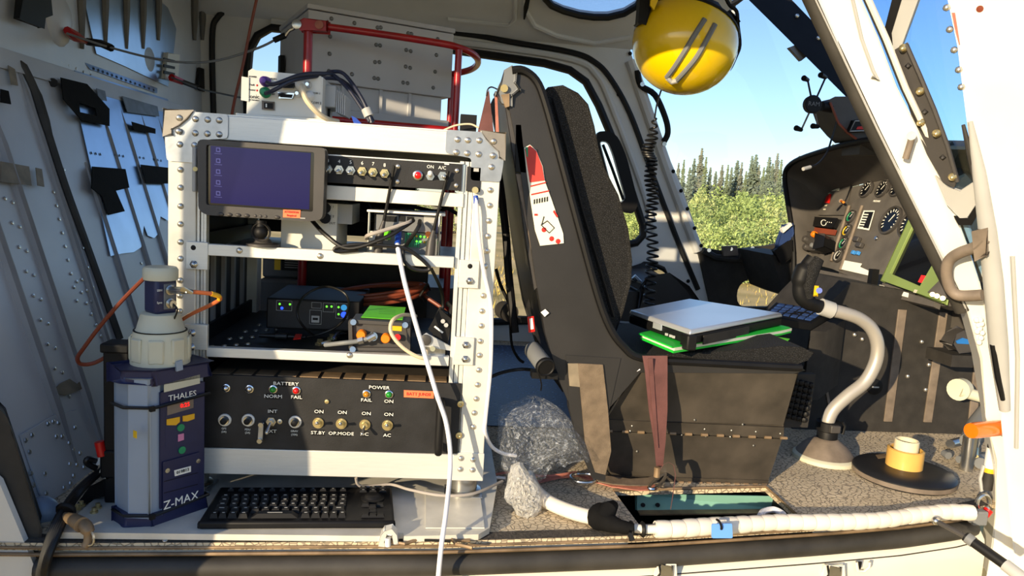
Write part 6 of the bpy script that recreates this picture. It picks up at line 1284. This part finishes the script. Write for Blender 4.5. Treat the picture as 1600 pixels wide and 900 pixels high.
for x, y, mm in ((1331,339,m_green),(1324.5,361,m_yellow),(1319,381,m_green),(1311,400,m_lgrey)):
    g = gauge(x, y, .020); c = ip(x,y,.004)
    mk('colour_arc', B().tube([c+INN*.0055+(IU*math.cos(q_)+IV*math.sin(q_))*.016 for q_ in np.linspace(2.2,5.2,10)], .0022, 5), mm, g)
# trim bars either side of the small gauges
for a, b_ in (((1327,322),(1299,408)),((1347,322),(1313,422))): mk('divider', B().tube([ip(*a,.006), ip(*b_,.006)], .006, 6), m_handle, pnl)
mk('placard', B().prism([ip(x,y,.0085) for x,y in ((1350,329),(1367,329),(1358,360),(1340,357))], INN*.001), m_text, pnl); mk('placard_core', B().prism([ip(x,y,.0097) for x,y in ((1351,331),(1365,331),(1357,357),(1342,355))], INN*.0004), m_black, pnl)
for i in range(6): a = ip(1350-i*1.6,334+i*4,.0105); mk('placard_line', B().obox(a, IU*.022*1.2, IV*-.004, INN*.0003), m_text, pnl)
text('gauge_label', 'PRESSURE', ip(1370,314.5,.004), .0065, m_text, pnl, u=IU, v=IV)
# left switch column
mk('switch_plate', B().prism([ip(x,y,.004) for x,y in ((1295,300),(1330,292),(1320,336),(1276,336))], INN*.004), m_panel, pnl, bevel=.002)
mk('label_strip', B().prism([ip(x,y,.009) for x,y in ((1297,295),(1312,294),(1311,298),(1296,299)) for _ in (0,)], INN*.001), m_beige, pnl)
mk('red_guard', B().prism([ip(x,y,.010) for x,y in ((1294,309),(1299,304),(1296,318),(1291,318))], INN*.008), m_redd, pnl)
for x, y in ((1288,322),(1286,328),(1293,303)): mk('label_mark', B().obox(ip(x,y,.0085), IU*.016, IV*.005, INN*.0004), m_beige, pnl)
tgl = mk('toggle_base', B().cyl(ip(1314,314,.004), ip(1314,314,.014), .007, n=10), m_handle, pnl); mk('toggle_lever', B().cyl(ip(1314,314,.014), ip(1318,316,.035), .004, n=8), m_orange, tgl)
mk('lamp_pair', B().cyl(ip(1313,286,.004), ip(1324,284,.012), .006, n=8), m_brass, pnl)
pb_ = mk('push_button_unit', B().prism([ip(x,y,.004) for x,y in ((1270,341),(1314,344),(1306,358),(1267,354))], INN*.014), m_black, pnl, bevel=.002)
mk('knob_ring', B().tube(cat([ip(1287+4*math.cos(q_),348+4.5*math.sin(q_),.019) for q_ in np.linspace(0,5.5,10)],2), .0013, 5), m_text, pb_)
for i in range(3): mk('dot', B().ball(ip(1293+i*3,347+i*.4,.019), .0016, 6), m_text, pb_)
mk('copper_plate', B().prism([ip(x,y,.006) for x,y in ((1261,354),(1308,360),(1305,368),(1258,363))], INN*.003), m_brownc, pnl)
ck2 = mk('control_cluster', B().prism([ip(x,y,.006) for x,y in ((1258,365),(1300,372),(1305,385),(1290,396),(1262,394),(1254,380))], INN*.03), m_charc, pnl, bevel=.004)
for x, y, r, m in ((1261,375,.012,m_charc),(1262,387,.012,m_charc),(1249,383,.011,m_grey),(1275,367.5,.011,m_orange),(1283,383,.011,m_orange),(1273,385,.009,m_grey)): mk('knob', B().lathe([(r,0),(r,.012),(r*.8,.016),(r*.5,.017),(.0001,.015)], ip(x,y,.034), INN, 14), m, ck2)
mk('black_switch_box', B().prism([ip(x,y,.02) for x,y in ((1290,372),(1304,378),(1302,392),(1286,396))], INN*.04), m_black, pnl, bevel=.003)
for x, y, m in ((1339,374,m_charc),(1343,383,m_charc)): mk('selector', B().cbox(ip(x,y,.012), IU*.03, IV*.016, INN*.014), m, pnl, bevel=.002)
for x, y in ((1333.5,394.5),(1340.5,395.5)): mk('blue_button', B().cbox(ip(x,y,.012), IU*.013, IV*.012, INN*.01), mat('blue_lamp', (.25,.55,.85), .4), pnl, bevel=.001)
mk('info_label', B().prism([ip(x,y,.0082) for x,y in ((1320,407),(1347,412),(1344,417),(1364,426),(1363,432),(1315,421))], INN*.001), m_text, pnl)
mk('panel_screw', B().lathe([(.007,0),(.0055,.003),(.0001,.003)], ip(1369,372,.008), INN, 12), m_steel, pnl)
lw = [ip(x,y,.012) for x,y in ((1283,424),(1345,437),(1400,453),(1470,476),(1468,484),(1392,466),(1345,452),(1280,436))]
mk('lower_ledge', B().prism(lw, INN*.02), m_panel, pnl, bevel=.002)
for pts in (((1368,444),(1382,447),(1381,452),(1367,449)), ((1394,451),(1420,458),(1419,465),(1393,458))): mk('ledge_label', B().prism([ip(x,y,.0335) for x,y in pts], INN*.001), m_text, pnl)
# moving-map display with olive bezel
mapd = thing('map_display', 'olive green framed moving map display on the instrument panel', 'display', ip(1420,440))
dq = [(1432,328),(1520,345),(1500,480),(1382,440)]
mo = [ip(x,y,.016) for x,y in ((1434,330),(1505,350),(1480,476),(1383,441))]; mi = [ip(x,y,.016) for x,y in ((1438,343),(1495,362),(1444,450),(1397,430))]
mk('bezel', B().holed(mo, [mi], INN*.014), m_olive, mapd, bevel=.002); mk('screen', B().prism([p-INN*.002 for p in mi], INN*.008), m_scrd, mapd); mk('red_mark', B().cbox(ip(1441,436,.024), IU*.02, IV*.02, INN*.001), m_ledr, mapd)
mk('maker_mark', B().obox(ip(1427,457,.031), IU*.012, IV*.009, INN*.0008), m_beige, mapd)
mk('side_keys', B().prism([ip(x,y,.030) for x,y in ((1490,420),(1510,400),(1500,470),(1474,466),(1452,458))], INN*.006), m_panel, mapd)
for x, y in ((1457,460),(1464,462.5),(1473,466)): mk('key', B().cyl(ip(x,y,.036), ip(x,y,.044), .006, n=10), m_brass, mapd)
# radio unit below the panel and loose lever
ra = thing('radio_unit', 'small lit radio head with silver face between blue screws below the panel', 'radio', ip(1310,470))
mk('case', B().prism([ip(x,y,.01) for x,y in ((1283,432),(1340,446),(1335,478),(1280,470))], INN*.03), m_black, ra, bevel=.002); mk('face', B().prism([ip(x,y,.041) for x,y in ((1290,440),(1328,450),(1325,472),(1288,464))], INN*.002), m_grey, ra)
for i in range(10): mk('key', B().cbox(ip(1294+(i%5)*7,446+(i//5)*12+(i%5)*1.8,.045), IU*.020, IV*.012, INN*.005), m_brass if i % 2 else m_lgrey, ra)
for x, y in ((1280,454),(1327,466)): mk('screw', B().cyl(ip(x,y,.041), ip(x,y,.047), .007, n=12), m_blue, ra)
lv = thing('lever_linkage', 'brown lever rod hanging under the instrument panel edge', 'lever', A(1380,490,Y=.66))
mk('rod', B().tube(cat([A(1342,478,Y=.66),A(1360,478,Y=.64),A(1385,483,Y=.62),A(1412,478,Y=.60)],4), [.006]*6+[.010]*7, 8), m_brass2, lv); mk('knuckle', B().cbox(A(1363,474,Y=.65), V(.05,0,0), V(0,.04,0), V(0,0,.06)), m_blackm, lv, bevel=.006)
mk('hanger', B().box(*(lambda c:(c[0]-.01,c[0]+.01,c[1],c[1]+.02,c[2],.44))(A(1363,470,Y=.66))), m_black, lv)
# compass hood on top, phone mount
ch = thing('compass_hood', 'dark compass hood with worn orange edge above the panel hood', 'compass', A(1350,218,Y=.86))
CY = .86; cp2 = lambda x, y, Y=CY: A(x, y, Y=Y)
mk('shell', B().prism([cp2(x,y) for x,y in ((1297,157),(1305,153),(1370,152),(1405,160),(1405,215),(1338,218),(1325,208),(1308,188))], (0,.12,0)), m_hood, ch, bevel=.004)
mk('worn_edge', B().tube([cp2(x,y,CY-.003) for x,y in ((1297,160),(1303,175),(1310,192),(1324,207),(1338,217))], .004, 6), m_brownc, ch)
dm = mk('dial_box', B().prism([cp2(x,y,CY-.02) for x,y in ((1335,188),(1367,187),(1361,204),(1327,206))], (0,.02,0)), m_black, ch, bevel=.002)
mk('dial_rim', B().tube([cp2(x,y,CY-.021) for x,y in ((1336,189),(1366,188),(1360,204),(1328,205))], .002, 6, closed=True), m_lgrey, dm); mk('dial_print', B().prism([cp2(x,y,CY-.022) for x,y in ((1340,198),(1350,197),(1349,202),(1338,202))], (0,.001,0)), m_textr, dm)
mk('beige_cheek', B().prism([cp2(x,y,CY-.012) for x,y in ((1366,194),(1378,217),(1360,212))], (0,.01,0)), m_beige, ch)
mk('support', B().box(*(lambda c:(c[0]-.03,c[0]+.08,CY+.0,CY+.1,c[2]-.05,c[2]))(cp2(1360,216))), m_hood, ch)
ph = thing('phone_mount', 'black four-armed phone mount with rubber-tipped steel legs', 'phone mount', A(1272,165,Y=.88))
PY = .86; pp = lambda x, y, Y=PY: A(x, y, Y=Y)
c = pp(1270,163); hbm = mk('hub', B().lathe([(.026,-.012),(.027,0),(.024,.006),(.0001,.007)], c, (0,-1,0), 24), m_black, ph); text('hub_lettering', 'RAM', c+V(0,-.0072,0), .013, m_grey, ph)
mk('hub_rim', B().lathe([(.0255,.003),(.0275,.001),(.0255,-.001)], c, (0,-1,0), 24), m_charc, ph)
mk('neck', B().cyl(pp(1284,166,PY+.01), pp(1306,168,PY+.02), .014, .018, 14), m_black, ph)
for p0, p1, tipc in (((1267,150),(1262,125),(1256,122)), ((1277,150),(1290,121),(1282,117)), ((1264,177),(1252,203),(1244,200)), ((1274,178),(1278,198),(1270,197))):
    am = mk('arm', B().tube([pp(*p0),pp(*p1)], .0028, 6), m_black if p1[1] < 150 else m_handle, ph); mk('tip', B().cyl(pp(*p1), pp(*tipc,PY-.02), .006, .0085, 10), m_black, am)
cable('gooseneck_mic', 'thin black gooseneck lamp bending down in front of the hood', [pp(1308,188),pp(1300,215),pp(1292,238,.84),pp(1278,256,.80),pp(1262,262,.78)], .003, m_cablek, 'lamp')
mk('lamp_tip', B().cyl(pp(1266,261,.785), pp(1255,264,.77), .0055, n=8), m_lgrey, bpy.data.objects['gooseneck_mic'])
bl_ = thing('blue_belt', 'folded blue belt hanging beside the panel hood over the far sill', 'belt', A(1225,410,Y=1.2))
mk('webbing', B().prism([A(x,y,Y=1.2) for x,y in ((1226,352),(1238,350),(1240,365),(1226,400),(1214,400),(1216,378))], (0,.02,0)), mat('blue_webbing', (.12,.22,.42), .8, bump=.3), bl_, bevel=.003)
mk('buckle', B().prism([A(x,y,Y=1.18) for x,y in ((1212,392),(1236,376),(1240,400),(1222,412))], (0,.03,0)), m_black, bl_, bevel=.004); mk('white_edge', B().prism([A(x,y,Y=1.19) for x,y in ((1222,358),(1236,348),(1238,352),(1224,364))], (0,.02,0)), m_whitep, bl_)
mk('holder', B().prism([A(x,y,Y=1.205) for x,y in ((1205,398),(1250,398),(1250,470),(1225,460))], (0,.3,0)), m_blackm, bl_)
# ---------------------------------------------------------------- cyclic stick
cy_ = thing('cyclic_stick', 'curved grey cyclic stick with black grip and round floor boot', 'control stick', A(1287,725,Z=0))
SYc = .33
bc_ = A(1288,716,Z=0.0); 
stk_ = [V(bc_[0],bc_[1],.09)]+[A(x,y,Y=SYc) for x,y in ((1293,660),(1302,640),(1325,618),(1352,596),(1368,566),(1371,538),(1362,514),(1343,498),(1318,489),(1300,485))]
mk('tube', B().tube(cat(stk_,5), .0155, 16), m_stick, cy_)
mk('grip_collar', B().tube([A(1300,485,Y=SYc),A(1282,479,Y=SYc)], .020, 14), m_lgrey, cy_)
mk('grip', B().tube(cat([A(1284,480,Y=SYc),A(1266,474,Y=SYc),A(1252,462,Y=SYc),A(1251,440,Y=SYc),A(1258,420,Y=SYc),A(1270,404,Y=SYc)],5), [.016]*5+[.018]*10+[.022]*6+[.016]*5, 14), m_black, cy_)
mk('grip_front', B().tube([A(1264,466,Y=SYc-.012),A(1262,445,Y=SYc-.012),A(1268,422,Y=SYc-.012),A(1280,404,Y=SYc-.012)], [.010,.015,.018,.012], 12), m_mesh, cy_)
mk('yellow_tab', B().prism([A(x,y,Y=SYc-.02) for x,y in ((1266,447),(1278,448),(1277,462),(1264,462))], (0,.02,0)), m_yellow, cy_, bevel=.002); mk('trim_button', B().cyl(A(1280,454,Y=SYc-.024), A(1280,454,Y=SYc), .007, n=10), m_blue, cy_)
mk('boot_ring', B().lathe([(.074,0),(.074,.008),(.066,.014)], V(bc_[0],bc_[1],0), n=32), m_beige, cy_); mk('boot', B().lathe([(.068,.012),(.050,.034),(.030,.048),(.024,.052)], V(bc_[0],bc_[1],0), n=32), m_handle, cy_)  # boot coloured dark to hold the shadow on it, ring left beige
mk('boot_cuff', B().lathe([(.024,.048),(.024,.085),(.020,.09)], V(bc_[0],bc_[1],0), n=20), m_black, cy_)
mk('clamp', B().lathe([(.026,.070),(.029,.072),(.029,.092),(.026,.094)], V(bc_[0],bc_[1],0), n=20), m_black, cy_); mk('clamp_bolt', B().obox(V(bc_[0]-.012,bc_[1]-.036,.074), V(.024,0,0), V(0,.012,0), V(0,0,.018)), m_charc, cy_, bevel=.002)
mk('clamp_tab', B().tube([V(bc_[0]+.028,bc_[1]-.01,.095),V(bc_[0]+.036,bc_[1]-.01,.085),V(bc_[0]+.032,bc_[1]-.01,.065)], .004, 6), m_black, cy_)
# round plug with tan ring
pg = thing('floor_plug', 'large round black disc with a tan ring and ivory cup on it', 'disc', A(1412,735,Z=0))
DC = A(1411,742,Z=0.006)
mk('disc', B().lathe([(.104,-.006),(.108,0),(.108,.010),(.104,.014),(.060,.018),(.0001,.018)], DC, n=48), m_disc, pg); mk('disc_edge', B().lathe([(.1085,-.002),(.1085,.008)], DC, n=48), m_handle, pg)
mk('tan_ring', B().lathe([(.036,.016),(.039,.018),(.039,.058),(.035,.060),(.033,.058),(.033,.018)], DC+V(.006,.010,0), n=32), m_wood, pg); mk('ivory_cup', B().lathe([(.026,.018),(.026,.078),(.024,.080),(.021,.078),(.021,.05),(.0001,.05)], DC+V(.006,.010,0), n=24), m_ivory, pg)
mk('disc_label', B().prism([A(x,y,Z=.0245) for x,y in ((1368,711),(1383,709),(1385,715),(1372,717))], (0,0,.0005)), m_brass2, pg)
# pedals and brackets at the right
pe = thing('rudder_pedal', 'round worn metal pedal arm at the nose end of the floor', 'pedal', A(1500,690,Y=.5))
c = A(1497,609,Y=.42); mk('disc', B().cyl(c, c+V(.02,.012,0), .028, n=20), m_beige, pe); mk('arm', B().cyl(A(1500,611,Y=.42), A(1545,624,Y=.40), .015, .014, 12), m_beige, pe)
mk('lower_tube', B().tube([A(1545,640,Y=.40),A(1525,665,Y=.36),A(1515,690,Y=.30)], .022, 12), m_grey, pe); mk('post', B().cyl(A(1517,682,Y=.28), A(1513,712,Y=.28), .016, n=14), m_steel, pe); mk('post_foot', B().cyl(A(1513,710,Y=.28), V(*(A(1513,710,Y=.28)[:2]),0), .014, n=12), m_steel, pe)
hwp = thing('pedal_hardware', 'greasy metal clamp hardware on the floor beside the pedal', 'hardware', A(1520,730,Z=0))
for x0, y0, x1, y1, r in ((1485,694,1500,690,.012),(1498,718,1540,714,.009),(1525,716,1532,724,.014),(1475,708,1482,712,.009)): mk('clamp', B().cyl(A(x0,y0,Z=.018), A(x1,y1,Z=.018), r, n=10), m_grey if y0 > 700 else m_steel, hwp)
mk('pin', B().cyl(A(1525,714,Z=.03), A(1526,700,Z=.03), .006, n=8), m_brass, hwp)
fl2 = thing('blue_instrument', 'small round blue-faced instrument near the door post', 'gauge', A(1506,560,Y=.40))
c = A(1506,535,Y=.40); mk('body', B().prism([A(x,y,Y=.40) for x,y in ((1487,538),(1496,524),(1512,516),(1524,520),(1528,548),(1500,550))], (0,.04,0)), m_charc, fl2, bevel=.004); mk('face', B().prism([A(x,y,Y=.397) for x,y in ((1494,533),(1504,528),(1519,532),(1520,538),(1496,537))], (0,.004,0)), mat('blue_face', (.15,.45,.75), .4), fl2); mk('bracket', B().box(*(lambda c:(c[0],c[0]+.06,.40,.5,c[2]-.03,c[2]))(A(1488,555,Y=.40))), m_blackm, fl2)
ol = thing('orange_lamp', 'orange cylindrical marker lamp poking from the door post', 'lamp', NP(1540,672,.02))
c0_, c1_ = NP(1568,668,.0), NP(1517,673,.06); mk('lens', B().lathe([(.016,0),(.016,np.linalg.norm(c1_-c0_)*.92),(.0145,np.linalg.norm(c1_-c0_)),(.0001,np.linalg.norm(c1_-c0_)+.001)], c0_, c1_-c0_, 24), mat('amber_lens', (.95,.48,.08), .2, coat=.5, trans=.15), ol); mk('mount', B().cyl(c0_+(c0_-c1_)*.15, c0_, .019, n=16), m_charc, ol)
ex = thing('small_cylinder', 'small white cylinder with yellow band strapped to the post foot', 'cylinder', A(1545,770,Y=.09))
pA, pB_ = A(1551,700,Y=.085), A(1541,768,Y=.085); d_ = pB_-pA
mk('cap', B().cyl(pA-d_*.15, pA, .010, n=14), m_black, ex); mk('body', B().cyl(pA, pA+d_*.45, .0115, n=14), m_whitep, ex); mk('yellow_band', B().cyl(pA+d_*.45, pA+d_*.55, .0118, n=14), m_amber, ex); mk('lower_body', B().cyl(pA+d_*.55, pA+d_*.95, .0105, n=14), m_blackm, ex); mk('side_pipe', B().tube([pA+d_*.4+V(-.014,0,0),pA+d_*.7+V(-.018,0,0),pA+d_*1.0+V(-.010,0,0)], .0035, 6), m_lgrey, ex)
rg = thing('ring_bolt', 'red-collared eye bolt at the end of the white hose', 'bolt', A(1538,800,Z=.0))
c = A(1536,786,Y=.05); mk('eye', B().tube([c+V(math.cos(q_)*.014,0,math.sin(q_)*.018) for q_ in np.linspace(0,5.8,14)], .0045, 8), m_steel, rg); mk('collar', B().cyl(c+V(.004,-.004,-.024), c+V(.012,-.004,-.012), .009, n=12), m_redd, rg); mk('block', B().cbox(A(1528,808,Y=.03), V(.03,0,0), V(0,.02,0), V(0,0,.03)), m_grey, rg, bevel=.003)
# ---------------------------------------------------------------- white spiral-wrapped hose
hz_ = thing('spiral_hose', 'white spiral-wrapped hose lying along the door sill with a blue tag', 'hose', A(1130,824,Z=.0))
hpx_ = [(826,745),(836,765),(855,783),(885,797),(915,806),(945,811)]
def hp3(x, y, z=.018): return A(x, y, Z=z)
mk('bare_section', B().tube(cat([hp3(x,y) for x,y in hpx_],6), .0135, 14), m_spiral, hz_)
mk('thin_section', B().tube([hp3(x,y) for x,y in ((985,824),(1004,827),(1030,827))], .008, 10), m_spiral, hz_)
hose = cat([hp3(x,y,.017) for x,y in ((1024,827),(1060,826),(1100,823),(1140,821),(1180,818),(1220,816),(1280,816),(1330,815),(1380,812),(1430,805),(1480,800),(1520,801))],10)
acc = [0.]
for p, q_ in zip(hose, hose[1:]): acc.append(acc[-1]+np.linalg.norm(q_-p))
n_seg = 26
for k in range(n_seg):
    s0, s1 = acc[-1]*k/n_seg, acc[-1]*(k+.97)/n_seg; pts = []
    for s_ in np.linspace(s0, s1, 5): pts.append(np.array([np.interp(s_, acc, [p[i] for p in hose]) for i in range(3)]))
    rr = .0155*random.uniform(.94,1.06); mk('wrap_turn', B().tube(pts, [rr*.93,rr,rr,rr,rr*.95], 12), m_spiral, hz_)
mk('inner_core', B().tube(hose, .0125, 10), m_grey, hz_)
jn = mk('taped_joint', B().tube(cat([hp3(x,y,.022) for x,y in ((930,802),(942,810),(955,818),(970,823),(990,827)) for _ in (0,)],4), [.016,.022,.025,.026,.024,.021,.019,.017,.016,.015,.014,.013,.012,.012,.011,.010,.010], 12), m_tape, hz_, label='joint wrapped in black tape')
mk('stub', B().tube([hp3(945,806,.03),hp3(950,797,.04),hp3(958,790,.035)], [.018,.016,.010], 12), m_tape, hz_)
for x, y in ((1004,827),(986,826)): mk('cable_tie', B().lathe([(.0125,-.003),(.0145,0),(.0125,.003)], hp3(x,y), (1,0,0), 12), m_black, hz_)
mk('tie_tail', B().tube([hp3(986,826),A(985,836,Y=-.13),A(988,845,Y=-.135)], .005, 6), m_black, hz_)
tg2 = mk('blue_tag', B().prism(rnd([A(x,y,Y=-.118) for x,y in ((1112,819),(1144,818),(1145,841),(1112,841))],.003,2), (0,.002,0)), m_tag, hz_, label='blue plastic tag'); mk('tag_tie', B().tube(cat([A(1120,812,Y=-.10),A(1124,815,Y=-.118),A(1127,822,Y=-.121),A(1127,827,Y=-.119)],4), .0022, 6), m_black, tg2)
mk('white_loop', B().tube(cat([hp3(x,y,.014) for x,y in ((1186,810),(1192,800),(1208,796),(1222,802),(1226,810))],5), .006, 8), m_cablew, hz_)
# clear plastic bag over the hose end
m_bag = bpy.data.materials.new('clear_bag'); m_bag.use_nodes = True
_n = m_bag.node_tree.nodes; _l = m_bag.node_tree.links; _p = _n['Principled BSDF']; _o = _n['Material Output']
_t = _n.new('ShaderNodeBsdfTransparent'); _x = _n.new('ShaderNodeMixShader'); _nz = _n.new('ShaderNodeTexNoise'); _nz.inputs['Scale'].default_value = 9; _nz.inputs['Detail'].default_value = 5; _nz.inputs['Distortion'].default_value = 2.5
_r = _n.new('ShaderNodeValToRGB'); _r.color_ramp.elements[0].position = .5; _r.color_ramp.elements[0].color = (.06,.06,.06,1); _r.color_ramp.elements[1].position = .72; _r.color_ramp.elements[1].color = (.42,.42,.42,1)
_p.inputs['Base Color'].default_value = (.75,.80,.88,1); _p.inputs['Roughness'].default_value = .15
_bp = _n.new('ShaderNodeBump'); _bp.inputs['Strength'].default_value = .8; _bp.inputs['Distance'].default_value = .01; _l.new(_nz.outputs['Fac'], _bp.inputs['Height']); _l.new(_bp.outputs[0], _p.inputs['Normal'])
_l.new(_nz.outputs['Fac'], _r.inputs[0]); _l.new(_r.outputs[0], _x.inputs[0]); _l.new(_t.outputs[0], _x.inputs[1]); _l.new(_p.outputs[0], _x.inputs[2]); _l.new(_x.outputs[0], _o.inputs[0])
bg_ = thing('plastic_bag', 'crumpled clear plastic bag tied around the hose end beside the rack', 'bag', A(815,780,Z=.0))
def crumple(loop, depth, name, m, seed, k=.010, n=14):
    R = random.Random(seed); c = sum(np.array(p) for p in loop)/len(loop); rows = []
    L2 = cat(loop, 4, True)
    for i in range(n+1):
        s_ = 1-i/n; row = []
        for j, p in enumerate(L2):
            bul = math.sqrt(max(0,1-s_*s_))*depth; jit = V(R.uniform(-k,k),R.uniform(-k,k),R.uniform(-k,k))*(.3 if i == 0 else 1)*min(1,s_*3)
            row.append(c+(p-c)*s_+V(0,-bul,0)+jit)
        row.append(row[0]); rows.append(row)
    return mk(name, B().grid(rows), m, bg_)
film = [A(x,y,Y=.05) for x,y in ((780,652),(800,640),(835,628),(870,645),(905,680),(925,715),(890,722),(860,735),(842,752),(800,752),(785,735),(778,700))]
crumple(film, .035, 'film', m_bag, 1, .005); crumple([p+V(.004,.05,.0) for p in film], -.03, 'film', m_bag, 2, .005)
m_bagw = m_bag.copy(); m_bagw.name = 'bunched_plastic'
for q_ in m_bagw.node_tree.nodes:
    if q_.type == 'VALTORGB': q_.color_ramp.elements[0].color = (.40,.40,.40,1); q_.color_ramp.elements[1].color = (.85,.85,.85,1)
    if q_.type == 'BSDF_PRINCIPLED': q_.inputs['Base Color'].default_value = (.86,.86,.84,1); q_.inputs['Roughness'].default_value = .25
bun = [A(x,y,Y=-.01) for x,y in ((798,732),(812,722),(826,740),(842,760),(846,785),(842,800),(826,812),(810,808),(800,790),(788,778),(792,755))]
crumple(bun, .025, 'bunched_end', m_bagw, 3, .0035); crumple([p+V(0,.002,0) for p in bun], -.02, 'bunched_end', m_bagw, 4, .0035)
# loose cables on floor by the rack foot
for k, (pts, m, lab) in enumerate((([(752,748),(775,746),(790,747)], m_cablew, 'thin white wire on the floor beside the rack foot'), ([(752,744),(770,742),(800,738),(850,744),(900,738)], m_pinkw, 'thin red wire running from the rack foot under the bag'), ([(752,700),(760,720),(768,735),(758,742)], m_cablek, 'black wire curling beside the rack right foot'))):
    cable('floor_wire', lab, [A(x,y,Z=.010) for x,y in pts], .003, m)
# gas strut, latches below the sill
gs = thing('gas_strut', 'black and silver gas strut crossing the sill toward the open door', 'strut', A(1500,840,Y=-.06))
g0, g1, g2, g3 = A(1462,814,Y=-.045), A(1508,838,Y=-.10), A(1570,882,Y=-.16), A(1600,905,Y=-.19)
mk('rod', B().cyl(g0, g1, .0048, n=10), m_charc, gs); mk('cylinder', B().cyl(g1, g2, .0095, n=14), m_black, gs); mk('end_cap', B().cyl(g2, g3, .011, n=12), m_lgrey, gs); mk('ball_end', B().ball(g0, .008, 10), m_steel, gs); mk('band', B().cyl(g1+(g2-g1)*.05, g1+(g2-g1)*.22, .0105, n=14), m_grey, gs)
for k, (x, y) in enumerate(((1042,886),(1305,888))):
    lt_ = thing('sill_latch', ('small steel latch under the sill below the hose', 'small steel latch under the sill toward the nose')[k], 'latch', A(x,y+14,Y=SY(A(x,y,Y=-.09)[0])-.02))
    yy = SY(A(x,y,Y=-.09)[0])-.014
    mk('plate', B().prism([A(x+dx,y+dy,Y=yy) for dx,dy in ((-14,-4),(14,-4),(16,20),(-20,20))], (0,.006,0)), m_skin, lt_, bevel=.001); mk('hook', B().prism([A(x+dx,y+dy,Y=yy-.004) for dx,dy in ((-7,-2),(9,-1),(8,14),(-8,13))], (0,.006,0)), m_steel, lt_, bevel=.002); mk('gap', B().tube([A(x+dx,y+dy,Y=yy-.001) for dx,dy in ((-12,-4),(-10,10),(-18,20))], .002, 6), m_black, lt_)
fh = thing('fuel_flap', 'small dark recess with pale rim under the sill', 'recess', A(1346,890,Y=-.05))
yy = SY(1.28)-.013; mk('rim', B().tube([A(x,y,Y=yy) for x,y in ((1338,878),(1340,892),(1350,893),(1358,886),(1359,878))], .003, 6), m_skin, fh); mk('recess', B().prism([A(x,y,Y=yy-.001) for x,y in ((1338,878),(1347,878),(1345,889),(1339,889))], (0,.002,0)), m_black, fh)
